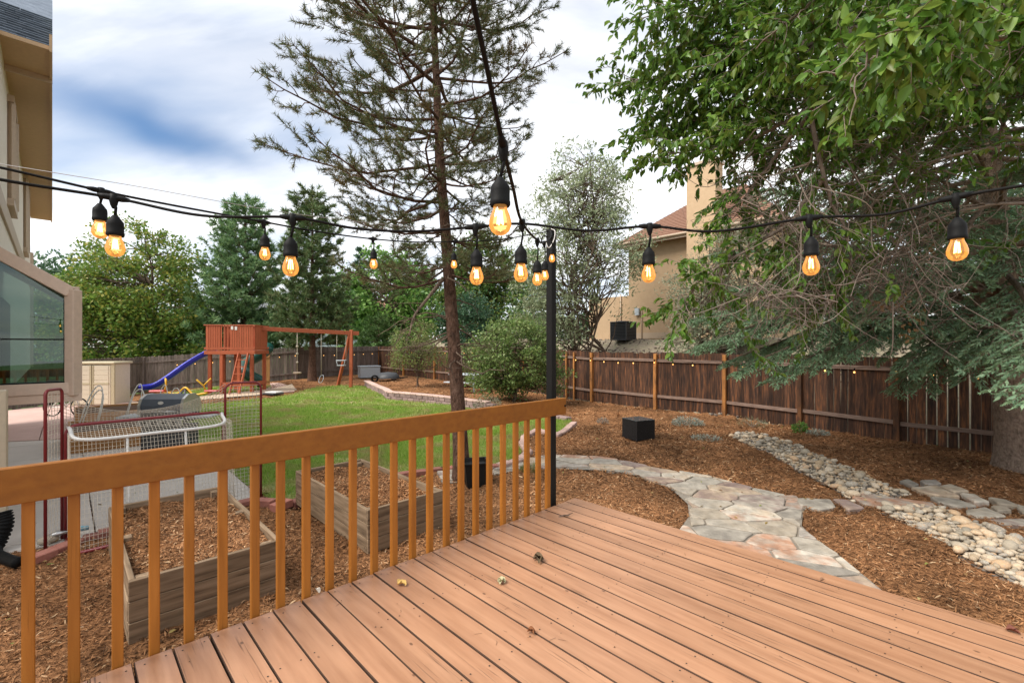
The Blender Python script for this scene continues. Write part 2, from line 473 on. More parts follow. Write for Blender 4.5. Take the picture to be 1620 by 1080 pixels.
    sb = N.new('ShaderNodeMath'); sb.operation = 'SUBTRACT'; L.new(g1, sb.inputs[0]); L.new(mu.outputs[0], sb.inputs[1])
    L.new(sb.outputs[0], bp.inputs['Height']); L.new(bp.outputs[0], b.inputs['Normal'])
    return m
M['deck'] = paint_wood('salmon_deck_stain', [(.335, .165, .088), (.395, .203, .112), (.45, .24, .136)], .40, 1.0, .45)
M['deck_side'] = pmat('grimy_gap_shade_side', [(.05, .028, .018), (.10, .055, .035)], 8, (1, 4, 4), .9, .2)  # unstained grimy edges, colour also paints in the shade of the board gaps
M['baluster'] = paint_wood('golden_baluster_stain', [(.30, .105, .013), (.36, .13, .018), (.41, .155, .024)], .5, .4, .35, False)
M['rail'] = paint_wood('orange_rail_stain', [(.235, .080, .009), (.265, .094, .0105), (.29, .107, .0125)], .5, .25, .35, False)
M['greywood'] = paint_wood('weathered_bed_wood', [(.13, .088, .055), (.235, .162, .10), (.31, .222, .145)], .8, .9, .2)
M['cedar'] = paint_wood('fresh_cedar', [(.36, .17, .06), (.46, .24, .09)], .65, .4, .3)
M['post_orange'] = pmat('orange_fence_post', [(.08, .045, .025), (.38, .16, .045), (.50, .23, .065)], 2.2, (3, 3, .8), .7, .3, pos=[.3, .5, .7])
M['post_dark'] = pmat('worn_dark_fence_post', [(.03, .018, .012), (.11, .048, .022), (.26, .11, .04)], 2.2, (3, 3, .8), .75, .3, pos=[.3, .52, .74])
M['picket_dark'] = pmat('dark_stained_picket', [(.022, .013, .010), (.082, .038, .021), (.26, .10, .036)], 3.0, (7, 7, .7), .75, .35, 12, objvar=.45, pos=[.34, .54, .74])
M['rail_grey'] = pmat('weathered_fence_rail', [(.14, .09, .068), (.30, .21, .165)], 5, (1, 6, 6), .8, .3)
M['picket_grey'] = pmat('grey_brown_picket', [(.085, .065, .055), (.17, .135, .115), (.25, .20, .17)], 3.0, (7, 7, .6), .85, .35, 12, objvar=.3)
M['playwood'] = pmat('redwood_stain', [(.34, .085, .036), (.44, .118, .052)], 4, (4, 4, 1), .6, .15, objvar=.1)
M['black'] = solid('black_rubber', (.008, .008, .008), .6, spec=.12)
M['cable'] = solid('black_cable', (.008, .0075, .007), .65, spec=.12)
M['blackmetal'] = solid('black_powder_coat', (.010, .0095, .009), .5, spec=.2)
M['redtube'] = solid('dark_red_tube', (.20, .018, .022), .35)
M['white'] = solid('white_plastic', (.72, .70, .66), .4)
M['net'] = solid('off_white_netting', (.60, .53, .43), .8)
M['stucco'] = pmat('tan_stucco', [(.46, .325, .20), (.52, .37, .235)], 5, rough=.9, bump=.4, bscale=60, spec=.15)
M['housewhite'] = pmat('pale_stucco', [(.76, .69, .59), (.82, .75, .65)], 5, rough=.9, bump=.3, bscale=60)
M['trim'] = solid('tan_trim_paint', (.46, .35, .25), .55)
M['soffit'] = solid('brown_soffit_paint', (.50, .34, .19), .6)
M['frame'] = solid('taupe_window_frame', (.60, .46, .36), .5)
M['shingle_grey'] = pmat('slate_blue_shingle', [(.08, .10, .13), (.16, .19, .235)], 7, rough=.9, bump=.3, bscale=80, objvar=.3)
M['shingle_red'] = pmat('reddish_shingle', [(.22, .115, .075), (.30, .165, .11)], 7, rough=.9, bump=.3, bscale=80, objvar=.2)
M['concrete'] = pmat('grey_concrete', [(.47, .425, .375), (.55, .50, .445)], 2.2, rough=.85, bump=.12, bscale=70, spec=.25, objvar=.04)
M['concrete_pink'] = pmat('pinkish_concrete', [(.46, .31, .26), (.53, .37, .32)], 2.2, rough=.85, bump=.12, bscale=70, objvar=.05)
M['concrete_tan'] = pmat('tan_concrete', [(.48, .37, .26), (.54, .42, .31)], 2.2, rough=.85, bump=.12, bscale=70, objvar=.05)
M['brick'] = pmat('red_brick', [(.30, .115, .085), (.38, .17, .13)], 14, rough=.9, bump=.3, bscale=60, objvar=.25)
M['brick_pale'] = pmat('pale_pink_block', [(.40, .26, .22), (.52, .37, .31)], 12, rough=.9, bump=.4, bscale=50, objvar=.2)
M['wallblock'] = pmat('retaining_block', [(.20, .135, .125), (.33, .235, .215)], 9, rough=.95, bump=.8, bscale=22, objvar=.22)
M['wallcap'] = pmat('retaining_cap', [(.50, .34, .29), (.58, .42, .36)], 9, rough=.95, bump=.5, bscale=30, objvar=.12)
M['flag'] = pmat('flagstone', [(.32, .285, .24), (.48, .43, .355), (.40, .335, .255), (.45, .40, .33), (.28, .20, .175), (.48, .37, .26), (.54, .49, .41), (.42, .23, .145), (.35, .31, .265)],
                 5, rough=.8, bump=.7, bscale=14, source='object', pos=[.02, .18, .30, .42, .54, .66, .78, .88, .97], objvar=.12, patch=(9, .62, 1.02))
M['mortar'] = pmat('path_sand', [(.20, .17, .135), (.29, .255, .21)], 16, rough=.95, bump=.5, bscale=60)
_rc = [(0.37, 0.322, 0.248), (0.515, 0.437, 0.331), (0.426, 0.312, 0.193), (0.616, 0.52, 0.396), (0.336, 0.312, 0.267), (0.493, 0.322, 0.184), (0.56, 0.447, 0.313), (0.235, 0.208, 0.175)]
M['rock'] = pmat('river_rock', _rc, 9, rough=.75, bump=.25, bscale=40, source='object', pos=[.03, .2, .34, .48, .6, .7, .82, .97], objvar=.22)
M['rock_small'] = pmat('river_pebble', _rc, 9, rough=.75, bump=.2, bscale=40, source='island', pos=[.03, .2, .34, .48, .6, .7, .82, .97], objvar=0)
M['creek'] = pmat('creek_gravel', [(.16, .14, .12), (.36, .33, .29)], 26, rough=.95, bump=.8, bscale=40)
M['chip'] = pmat('bark_mulch_chip', [(.065, .032, .016), (.195, .093, .042), (.29, .14, .063), (.38, .192, .088), (.53, .36, .21)], rough=.9, source='island', bump=.2,
                 bscale=60, objvar=0, pos=[.04, .34, .60, .90, .995], spec=.12, patch=(1.1, .62, 1.38))
M['bark'] = pmat('grey_brown_bark', [(.06, .042, .032), (.16, .115, .085), (.24, .18, .14)], 5, (2.5, 2.5, .7), .95, 1.0, 9, dist=.05, spec=.1)
M['bark_pine'] = pmat('red_brown_pine_bark', [(.035, .024, .019), (.13, .075, .052), (.21, .13, .095)], 9, (2.4, 2.4, .8), .95, 1.0, 14, dist=.06, spec=.1)
M['bark_spruce'] = pmat('grey_spruce_bark', [(.12, .088, .068), (.28, .205, .155), (.37, .285, .22)], 12, (1.6, 1.6, 1.0), .95, 1.0, 22, dist=.05, spec=.1)
M['twig'] = pmat('grey_twig', [(.16, .12, .095), (.33, .265, .22)], 6, rough=.9, bump=.2)
M['steel'] = solid('brushed_steel', (.55, .55, .54), .38, .9)
M['grilllid'] = solid('blue_grey_lid', (.075, .09, .115), .35)
M['grey_plastic'] = solid('pale_grey_resin', (.42, .46, .49), .55)
M['blue'] = solid('blue_slide_plastic', (.012, .022, .42), .3)
M['green_plastic'] = solid('dark_green_plastic', (.012, .075, .055), .35)
M['yellow'] = solid('yellow_tube', (.75, .42, .02), .4)
M['red'] = solid('red_plastic', (.45, .03, .035), .4)
M['shedmat'] = solid('cream_resin', (.56, .49, .37), .6)
M['shedtrim'] = solid('khaki_resin', (.42, .36, .23), .6)
M['dark'] = solid('near_black_board', (.02, .018, .016), .8)  # one near-black colour for joists, screw heads, cores and back panel
M['acgrey'] = solid('dark_grey_metal', (.05, .053, .058), .5)
M['wicker'] = pmat('black_wicker', [(.012, .010, .010), (.035, .03, .028)], 60, (1, 1, 3), .5, .8, 90, objvar=.02)
M['darkglass'] = solid('grey_table_glass', (.10, .11, .11), .08, spec=.8, bump=0)
M['downspout'] = solid('beige_downspout', (.50, .42, .30), .5)
M['soil'] = pmat('dark_soil', [(.05, .028, .016), (.15, .08, .04)], 20, rough=.95, bump=.8, bscale=50)
M['rope'] = solid('pale_rope', (.52, .46, .36), .9)

m, nt, b = mat_base('window_glass')
b.inputs['Base Color'].default_value = (.045, .085, .075, 1); b.inputs['Roughness'].default_value = .02
b.inputs['Specular IOR Level'].default_value = .5; b.inputs['IOR'].default_value = 1.7
M['glass'] = m
m, nt, b = mat_base('tinted_bay_glass'); N, L = nt.nodes, nt.links
tr = N.new('ShaderNodeBsdfTransparent'); tr.inputs[0].default_value = (.42, .54, .50, 1)
gl = N.new('ShaderNodeBsdfGlossy'); gl.inputs['Roughness'].default_value = .01; gl.inputs[0].default_value = (.9, .97, .95, 1)
fr = N.new('ShaderNodeFresnel'); fr.inputs[0].default_value = 1.75
mg = N.new('ShaderNodeMixShader'); L.new(fr.outputs[0], mg.inputs[0]); L.new(tr.outputs[0], mg.inputs[1]); L.new(gl.outputs[0], mg.inputs[2]); L.new(mg.outputs[0], N.get('Material Output').inputs[0]); M['bayglass'] = m
# bulb: thin amber glass
m, nt, b = mat_base('amber_bulb_glass'); N, L = nt.nodes, nt.links
tr = N.new('ShaderNodeBsdfTransparent'); tr.inputs[0].default_value = (1.0, .78, .46, 1)
gl = N.new('ShaderNodeBsdfGlossy'); gl.inputs['Roughness'].default_value = .04
fr = N.new('ShaderNodeLayerWeight'); fr.inputs[0].default_value = .35
mg = N.new('ShaderNodeMixShader'); L.new(fr.outputs['Fresnel'], mg.inputs[0]); L.new(tr.outputs[0], mg.inputs[1]); L.new(gl.outputs[0], mg.inputs[2])
em = N.new('ShaderNodeEmission'); em.inputs[0].default_value = (1.0, .44, .11, 1); em.inputs[1].default_value = .17
ad = N.new('ShaderNodeAddShader'); L.new(mg.outputs[0], ad.inputs[0]); L.new(em.outputs[0], ad.inputs[1])
L.new(ad.outputs[0], N.get('Material Output').inputs[0]); M['bulb'] = m
def emis(name, c, s):
    m, nt, b = mat_base(name); b.inputs['Base Color'].default_value = (*c, 1)
    b.inputs['Emission Color'].default_value = (*c, 1); b.inputs['Emission Strength'].default_value = s
    return m
M['filament'] = emis('glowing_filament', (1.0, .60, .22), 7.0)
M['fairy'] = emis('glowing_fairy_bulb', (1.0, .50, .14), 1.5)

# ------------------------------------------------------------------ foliage builders (numpy)
def unit(a): return a / np.maximum(np.linalg.norm(a, axis=1, keepdims=True), 1e-9)
def rdir(n): return unit(rng.normal(size=(n, 3)))
def leaf_geo(P, D, N, L, W, fold=.12, six=False):
    """folded leaves: points, axis, normal, length and width arrays -> verts, tris"""
    P = np.asarray(P); n = len(P); D = unit(D); S = unit(np.cross(D, N)); N = np.cross(S, D)
    L = np.broadcast_to(np.asarray(L, float), (n,))[:, None]; W = np.broadcast_to(np.asarray(W, float), (n,))[:, None]
    if not six:
        Vt = np.stack([P, P + D * L * .45 + S * W * .5 + N * W * fold, P + D * L, P + D * L * .45 - S * W * .5 + N * W * fold], 1)
        f = np.array([[0, 1, 2], [0, 2, 3]])
        k = 4
    else:
        Vt = np.stack([P, P + D * L * .3 + S * W * .48 + N * W * fold, P + D * L * .66 + S * W * .36 + N * W * fold * .6, P + D * L - N * L * .12,
                       P + D * L * .66 - S * W * .36 + N * W * fold * .6, P + D * L * .3 - S * W * .48 + N * W * fold], 1)
        f = np.array([[0, 1, 2], [0, 2, 3], [0, 3, 4], [0, 4, 5]])
        k = 6
    Ft = (np.arange(n)[:, None, None] * k + f[None]).reshape(-1, 3)
    return Vt.reshape(-1, 3), Ft
def needle_geo(P, D, L, W):
    """needles: thin triangles"""
    n = len(P); D = unit(D); S = unit(np.cross(D, rdir(n)))
    L = np.broadcast_to(np.asarray(L, float), (n,))[:, None]
    Vt = np.stack([P - S * W * .5, P + S * W * .5, P + D * L], 1).reshape(-1, 3)
    return Vt, np.arange(3 * n).reshape(-1, 3)
def tube_np(pts, rad, k=5):
    pts = np.asarray(pts, float); n = len(pts); rad = np.broadcast_to(np.asarray(rad, float), (n,))
    T = np.gradient(pts, axis=0); T = unit(T)
    ref = np.array([0, 0, 1.0]) if abs(T[:, 2]).mean() < .8 else np.array([1.0, .2, 0])
    X = unit(np.cross(T, ref)); Yv = np.cross(T, X)
    a = np.linspace(0, 2 * np.pi, k, endpoint=False)
    Vt = pts[:, None] + (X[:, None] * np.cos(a)[None, :, None] + Yv[:, None] * np.sin(a)[None, :, None]) * rad[:, None, None]
    i = np.arange(n - 1)[:, None] * k; j = np.arange(k)[None]; j2 = (j + 1) % k
    q = np.stack([i + j, i + j2, i + k + j2, i + k + j], -1).reshape(-1, 4)
    Ft = np.concatenate([q[:, [0, 1, 2]], q[:, [0, 2, 3]]])
    return Vt.reshape(-1, 3), Ft
class NB:
    def __init__(s): s.V = []; s.F = []; s.n = 0
    def add(s, VF):
        Vt, Ft = VF; s.V.append(Vt); s.F.append(Ft + s.n); s.n += len(Vt)
    def build(s, name, mat, parent=None, smooth=False):
        return np_mesh(name, np.concatenate(s.V), np.concatenate(s.F), mat, parent, smooth)
def curve_pts(pts, n=8):
    """Catmull-Rom through points"""
    P = np.array([list(p) for p in pts], float)
    if len(P) < 3: return np.array([P[0] + (P[-1] - P[0]) * t for t in np.linspace(0, 1, n)])
    P = np.vstack([2 * P[0] - P[1], P, 2 * P[-1] - P[-2]]); out = []
    for i in range(1, len(P) - 2):
        for t in np.linspace(0, 1, n, endpoint=False):
            a, b_, c, d = P[i - 1:i + 3]
            out.append(.5 * ((2 * b_) + (-a + c) * t + (2 * a - 5 * b_ + 4 * c - d) * t * t + (-a + 3 * b_ - 3 * c + d) * t ** 3))
    out.append(P[-2]); return np.array(out)

# ================================================================== GROUND
def PX(lst, z=-.70): return [gp(x, y, z) for x, y in lst]
LAWN_PX = [(393, 768), (445, 800), (520, 775), (610, 748), (700, 737), (800, 733), (826, 716), (818, 696), (845, 682), (880, 690), (905, 671)]
LAWN = PX(LAWN_PX, -.72) + [Vector((p.x, p.y - .05, 0)) for p in reversed(WALL)] + PX([(545, 611), (500, 613), (465, 623), (430, 630), (353, 638), (299, 641), (252, 644),
        (300, 690), (345, 725), (360, 742)], -.73)
LAWN2 = [gp(x, y, -1.0) for x, y in [(228, 641), (299, 635), (353, 631), (430, 623), (425, 617), (340, 616), (260, 622), (226, 629)]]
PATIO_NEAR = [gp(x, y, -.72) for x, y in [(60, 872), (110, 860), (170, 848), (300, 820), (400, 800), (396, 772), (360, 742), (345, 725), (300, 692)]] + [gp(256, 690, -.75), gp(-60, 704, -.75), gp(-420, 760, -.72), gp(-700, 1000, -.72), gp(-200, 930, -.72)]
PATIO_FAR = [gp(-60, 703, -.75), gp(256, 689, -.75), gp(246, 646, -.85), gp(205, 634, -1.0), gp(100, 637, -1.1), gp(10, 648, -1.1), gp(-150, 664, -.95)]
CURB = [gp(x, y, -.93) for x, y in [(205, 642), (230, 645), (299, 642), (353, 638), (430, 630), (470, 624), (462, 616), (425, 623), (353, 630), (299, 634), (230, 640), (205, 637)]]
PATH = [gp(x, y, -.68) for x, y in [(690, 741), (760, 735), (822, 722), (878, 717), (950, 722), (1000, 730), (1060, 743), (1120, 752), (1170, 765), (1215, 776), (1262, 785),
        (1272, 800), (1268, 830), (1290, 850), (1330, 878), (1400, 935), (1470, 985), (1330, 1010), (1200, 960), (1050, 900), (1073, 838), (1090, 815), (1088, 795), (1062, 772), (1010, 752), (950, 742), (878, 737), (822, 738), (760, 752), (700, 760)]]
CREEK_A = [gp(x, y, -.68) for x, y in [(1152, 688), (1186, 682), (1250, 700), (1330, 733), (1400, 764), (1445, 782), (1350, 792), (1322, 772), (1262, 742), (1212, 712), (1180, 702)]]
CREEK_B = [gp(x, y, -.68) for x, y in [(1385, 802), (1485, 800), (1560, 832), (1640, 865), (1760, 910), (1900, 970), (1800, 1010), (1700, 962), (1610, 922), (1530, 882), (1455, 838)]]
STEP = [[(545, 295), (580, 288), (625, 308), (600, 316)], [(625, 293), (690, 291), (712, 305), (650, 310)], [(590, 320), (690, 312), (785, 355), (700, 352), (640, 340)],
        [(700, 315), (745, 308), (820, 335), (760, 338)], [(780, 340), (840, 345), (900, 375), (840, 375)], [(665, 355), (770, 365), (850, 392), (790, 398), (700, 378)],
        [(805, 405), (880, 395), (965, 430), (850, 440), (810, 425)], [(870, 445), (1031, 440), (1100, 470), (950, 465)], [(890, 355), (960, 365), (1031, 395), (930, 380)],
        [(900, 390), (960, 392), (985, 408), (930, 410)], [(360, 350), (400, 340), (680, 378), (690, 390), (620, 402), (430, 392)], [(145, 360), (280, 365), (300, 395), (220, 408), (160, 385)],
        [(285, 365), (340, 368), (415, 400), (350, 408)], [(1000, 385), (1080, 405), (1150, 430), (1040, 432)]]
STEPW = [[gp(1200 + a / 2.4548, 640 + b_ / 2.4548, -.66) for a, b_ in s] for s in STEP]
BED_A = [dk(0, 0)] * 4
# raised beds: corners measured in the garden, axes parallel to the deck
def bed_frame(px_front, L, W):
    p = gp(px_front[0], px_front[1], -.255)          # near corner of the rim
    return p, L, W
BED1_O = gp(203, 920, -.255); BED2_O = gp(582, 807, -.255)
def bed_xy(o, a, b_): q = o + U * a - V * b_; return (q.x, q.y)
BED1 = [bed_xy(BED1_O, a, b_) for a, b_ in ((0, 0), (1.0, 0), (1.0, 2.08), (0, 2.08))]
BED2 = [bed_xy(BED2_O, a, b_) for a, b_ in ((0, 0), (.92, 0), (.92, 2.02), (0, 2.02))]
DECKP = [dk(-.02, -.02), dk(-.02, 6), dk(4.6, 6), dk(4.6, -.02)]
HARD = [LAWN, LAWN2, PATIO_NEAR, PATIO_FAR, CURB, PATH, CREEK_A, CREEK_B] + STEPW
NOCHIP = HARD + [BED1, BED2]
def in_any(X, Y, polys):
    r = np.zeros(np.shape(X), bool)
    for p in polys: r |= inpoly(X, Y, p)
    return r

# fence lines
RF = [Vector((-9.2, 31.8, 0)), Vector((-6.75, 28.84, 0)), Vector((-4.3, 25.87, 0)), Vector((-1.87, 22.91, 0)), Vector((0.56, 19.95, 0)), Vector((2.99, 16.99, 0)), Vector((4.70, 14.97, 0)), Vector((6.28, 13.5, 0)),
      Vector((7.33, 11.63, 0)), Vector((8.29, 9.88, 0)), Vector((9.75, 7.95, 0)), Vector((11.2, 6.1, 0)), Vector((12.6, 4.2, 0))]
LF = [Vector((-9.2, 31.8, 0)), Vector((-12.2, 25.9, 0)), Vector((-18.9, 23.6, 0))]
SF = [Vector((-18.9, 23.6, 0)), Vector((-19.6, 17.8, 0)), Vector((-24.0, 16.0, 0))]
YARD = [RF[0]] + RF[1:] + [Vector((12.6, -6, 0)), Vector((-26, -6, 0)), SF[2], SF[1], SF[0], LF[1]]

def ground_noise(X, Y):
    n = (vnoise(X, Y, 3.1, 1) - .5) * .055 + (vnoise(X, Y, 8.0, 2) - .5) * .038 + (vnoise(X, Y, .8, 3) - .5) * .05
    return n
def mulch_z(X, Y):
    hard = in_any(X, Y, HARD)
    return gz(X, Y) + np.where(hard, -.045, ground_noise(X, Y) * (np.asarray(Y) < 30))
# mound between deck and path
def build_ground():
    def axis(segs):
        a = []
        for lo, hi, st in segs: a += list(np.arange(lo, hi, st))
        return np.array(a)
    xs = axis([(-260, -60, 20), (-60, -24, 2.5), (-24, -7, .35), (-7, 9.5, .085), (9.5, 20, .4), (20, 60, 2.5), (60, 261, 20)])
    ys = axis([(-40, -4, 3), (-4, 0, .4), (0, 12.5, .085), (12.5, 34, .3), (34, 70, 2), (70, 420, 25)])
    X, Y = np.meshgrid(xs, ys); x = X.ravel(); y = Y.ravel()
    z = mulch_z(x, y)
    far = np.hypot(x, y) > 60
    z = np.where(far, np.clip(z, -.7, 1.7), z)
    nx, ny = len(xs), len(ys)
    i = (np.arange(ny - 1)[:, None] * nx + np.arange(nx - 1)[None]).ravel()
    q = np.stack([i, i + 1, i + nx + 1, i + nx], 1)
    o = np_mesh('ground', np.c_[x, y, z], q, M['mulch'], None, True)
    o['kind'] = 'structure'
    cx = x[q].mean(1); cy = y[q].mean(1)
    yard = inpoly(cx, cy, YARD)
    db = (cx - 2.99) * .8 + (cy - 17) * .6
    mi = np.where(yard, 0, np.where((db > 0) & (cx > -9) & (cy < 45), 1, 2)).astype(np.int32)
    o.data.materials.append(M['slope']); o.data.materials.append(M['field'])
    o.data.polygons.foreach_set('material_index', mi)
    return o
M['mulch'] = pmat('bark_mulch', [(.065, .032, .016), (.20, .095, .042), (.31, .15, .067), (.41, .215, .104)], 26, rough=.95, bump=1.0, bscale=48, objvar=0, dist=.03, pos=[.3, .46, .58, .72], spec=.1, patch=(1.1, .62, 1.38))
M['slope'] = pmat('dry_slope_soil', [(.16, .13, .095), (.30, .25, .18), (.24, .235, .13)], 4, rough=.95, bump=.8, bscale=12, objvar=0, dist=.05)
M['field'] = pmat('field_grass', [(.05, .11, .025), (.10, .19, .045)], 1.2, rough=.9, bump=.5, bscale=8, objvar=0)
M['turf'] = pmat('lawn_soil', [(.14, .22, .045), (.24, .26, .085), (.34, .28, .14)], 2.0, rough=.95, bump=.6, bscale=40, objvar=0, pos=[.38, .52, .66])
M['grass'] = leafmat('grass_blade', [(.17, .30, .035), (.24, .40, .055), (.31, .46, .075), (.38, .47, .12)], .35, .5, .25, patch=(1.3, (.42, .35, .16), .47, .64, .85))
build_ground()

# mulch chips: shredded bark lying on the ground
def chips(name, X, Y, Z, Lmin, Lmax, parent=None):
    n = len(X); a = rng.uniform(0, 2 * np.pi, n)
    D = np.stack([np.cos(a), np.sin(a), rng.normal(0, .28, n)], 1)
    Nn = unit(np.stack([rng.normal(0, .4, n), rng.normal(0, .4, n), np.ones(n)], 1))
    L = rng.uniform(Lmin, Lmax, n) ** 1.0; W = L * rng.uniform(.09, .24, n)
    P = np.stack([X, Y, Z], 1) - D * L[:, None] * .5
    D = unit(D); S = unit(np.cross(D, Nn)); Nn = np.cross(S, D)
    bend = rng.normal(0, .12, n)[:, None] * L[:, None]; Lc = L[:, None]; Wc = W[:, None]
    tw = rng.uniform(.3, 1, n)[:, None]
    Vt = np.stack([P - S * Wc * .5 * tw, P + S * Wc * .5 * tw, P + D * Lc * .5 + S * Wc * .5 + Nn * bend, P + D * Lc * .5 - S * Wc * .5 + Nn * bend,
                   P + D * Lc + Nn * bend * .2], 1).reshape(-1, 3)
    f = np.array([[0, 1, 2], [0, 2, 3], [3, 2, 4]])
    Ft = (np.arange(n)[:, None, None] * 5 + f[None]).reshape(-1, 3)
    o = np_mesh(name, Vt, Ft, M['chip'], parent); o['kind'] = 'stuff'
    return o
def scatter(n, x0, x1, y0, y1):
    return rng.uniform(x0, x1, n), rng.uniform(y0, y1, n)
def visible(X, Y):
    a = X / np.maximum(Y, .1); return (np.abs(a) < 1.35) & (Y > .8)
def yard_chips():
    xs = []; ys = []; ls = []
    for (n, box, lo, hi) in ((175000, (-6, 7, 1.2, 6.5), .014, .068), (85000, (-4, 10, 6.5, 12), .03, .10), (42000, (-14, 9, 12, 25), .05, .15)):
        X, Y = scatter(n, *box)
        ok = visible(X, Y) & ~in_any(X, Y, NOCHIP) & inpoly(X, Y, YARD) & ~inpoly(X, Y, [dk(.1, .1), dk(.1, 6), dk(4.6, 6), dk(4.6, .1)])
        xs.append((X[ok], Y[ok], lo, hi))
    Xa = np.concatenate([a[0] for a in xs]); Ya = np.concatenate([a[1] for a in xs])
    return xs
for k, (X, Y, lo, hi) in enumerate(yard_chips()):
    Z = mulch_z(X, Y) + rng.uniform(.002, .02, len(X))
    chips('bark_mulch', X, Y, Z, lo, hi)
# stray chips and needles on the lawn edge and stones
# ------------------------------------------------------------------ lawn
lz = lambda x, y: gz(x, y) + .012
poly_sheet('lawn', LAWN, .22, lz, M['turf'])
poly_sheet('play_lawn', LAWN2, .5, lz, M['turf'])
def grass():
    NBs = NB()
    for (n, box, h, w) in ((190000, (-5.5, 1.8, 5.6, 10.5), .075, .011), (150000, (-9, 2, 10.5, 16), .085, .018), (80000, (-16, -2, 14, 24), .10, .032)):
        X, Y = scatter(n, *box)
        ok = (inpoly(X, Y, LAWN) | inpoly(X, Y, LAWN2)) & (rng.uniform(0, 1, n) < .35 + .75 * vnoise(X, Y, 1.3, 9))
        X, Y = X[ok], Y[ok]; m_ = len(X)
        P = np.stack([X, Y, gz(X, Y) + .008], 1)
        D = unit(np.stack([rng.normal(0, .45, m_), rng.normal(0, .45, m_), np.ones(m_)], 1))
        NBs.add(needle_geo(P, D, h * rng.uniform(.4, 1.4, m_) * (.45 + .9 * vnoise(X, Y, 1.9, 4)), w))
    o = NBs.build('grass', M['grass']); o['kind'] = 'stuff'
grass()

# ------------------------------------------------------------------ concrete patio, cut into slabs by joints
def clip_poly(poly, a, b_):
    """clip convex/concave polygon to the half plane left of a->b"""
    out = []; n = len(poly)
    def side(p): return (b_[0] - a[0]) * (p[1] - a[1]) - (b_[1] - a[1]) * (p[0] - a[0])
    for i in range(n):
        p, q = poly[i], poly[(i + 1) % n]; sp, sq = side(p), side(q)
        if sp >= 0: out.append((p[0], p[1]))
        if (sp >= 0) != (sq >= 0):
            t = sp / (sp - sq); out.append((p[0] + (q[0] - p[0]) * t, p[1] + (q[1] - p[1]) * t))
    return out
def slabs(name, poly, mat, step, gap, o0):
    root = bpy.data.objects.new(name, None); COL.objects.link(root); root['kind'] = 'structure'
    u2 = U; v2 = -V
    us = [(Vector((p[0], p[1], 0)) - o0).dot(u2) for p in poly]; vs_ = [(Vector((p[0], p[1], 0)) - o0).dot(v2) for p in poly]
    for i in range(int(min(us) // step), int(max(us) // step) + 1):
        for j in range(int(min(vs_) // step), int(max(vs_) // step) + 1):
            c = [o0 + u2 * (i * step + gap / 2) + v2 * (j * step + gap / 2), o0 + u2 * ((i + 1) * step - gap / 2) + v2 * (j * step + gap / 2),
                 o0 + u2 * ((i + 1) * step - gap / 2) + v2 * ((j + 1) * step - gap / 2), o0 + u2 * (i * step + gap / 2) + v2 * ((j + 1) * step - gap / 2)]
            q = [(p[0], p[1]) for p in poly]
            ar = sum(c[k].x * c[(k + 1) % 4].y - c[(k + 1) % 4].x * c[k].y for k in range(4))
            if ar < 0: c.reverse()
            for k in range(4):
                if len(q) < 3: break
                q = clip_poly(q, c[k], c[(k + 1) % 4])
            if len(q) < 3: continue
            A = abs(sum(q[k][0] * q[(k + 1) % len(q)][1] - q[(k + 1) % len(q)][0] * q[k][1] for k in range(len(q)))) / 2
            if A < .02: continue
            zt = [gz1(*p) + .02 for p in q]
            MB().prism(q, min(zt) - .14, zt, .006).build('concrete_slab', mat, root)
slabs('patio', PATIO_NEAR, M['concrete'], 1.75, .014, gp(150, 838, -.7))
slabs('far_patio', PATIO_FAR, M['concrete_pink'], 2.2, .014, gp(60, 704, -.75))
poly_sheet('walkway', CURB, .4, lambda x, y: gz(x, y) + .03, M['concrete_tan'])

# ------------------------------------------------------------------ flagstone path
def voronoi_cells(poly, d, seed, squash):
    r = random.Random(seed); xs = [p[0] for p in poly]; ys = [p[1] for p in poly]
    pts = []; tries = 0
    def dist2(a, b_):
        dx, dy = a[0] - b_[0], a[1] - b_[1]
        w = (dx * squash[0] + dy * squash[1]); h = (-dx * squash[1] + dy * squash[0])
        return (w / squash[2]) ** 2 + h * h
    while tries < 12000:
        tries += 1; p = (r.uniform(min(xs) - .8, max(xs) + .8), r.uniform(min(ys) - .8, max(ys) + .8)); dd = (d * r.uniform(.5, 1.3)) ** 2
        if all(dist2(p, q) > dd for q in pts): pts.append(p)
    ins = inpoly(np.array([p[0] for p in pts]), np.array([p[1] for p in pts]), poly)
    if sum(poly[k][0] * poly[(k + 1) % len(poly)][1] - poly[(k + 1) % len(poly)][0] * poly[k][1] for k in range(len(poly))) < 0: poly = list(reversed(poly))
    cells = []
    for i, p in enumerate(pts):
        q = [(a[0], a[1]) for a in poly]
        for j, s in enumerate(pts):
            if j == i or abs(s[0] - p[0]) > 2 or abs(s[1] - p[1]) > 2: continue
            # anisotropic bisector
            c, sn, k = squash
            def tr(a): return ((a[0] * c + a[1] * sn) / k, -a[0] * sn + a[1] * c)
            def inv(a): return (a[0] * k * c - a[1] * sn, a[0] * k * sn + a[1] * c)
            tp, ts = tr(p), tr(s); mx, my = (tp[0] + ts[0]) / 2, (tp[1] + ts[1]) / 2; dx, dy = ts[0] - tp[0], ts[1] - tp[1]
            a = inv((mx + dy, my - dx)); b_ = inv((mx - dy, my + dx))
            sd = (b_[0] - a[0]) * (p[1] - a[1]) - (b_[1] - a[1]) * (p[0] - a[0])
            if sd < 0: a, b_ = b_, a
            q = clip_poly(q, a, b_)
            if len(q) < 3: break
        if len(q) >= 3 and abs(sum(q[k][0] * q[(k + 1) % len(q)][1] - q[(k + 1) % len(q)][0] * q[k][1] for k in range(len(q)))) / 2 > .012: cells.append(q)
    return cells
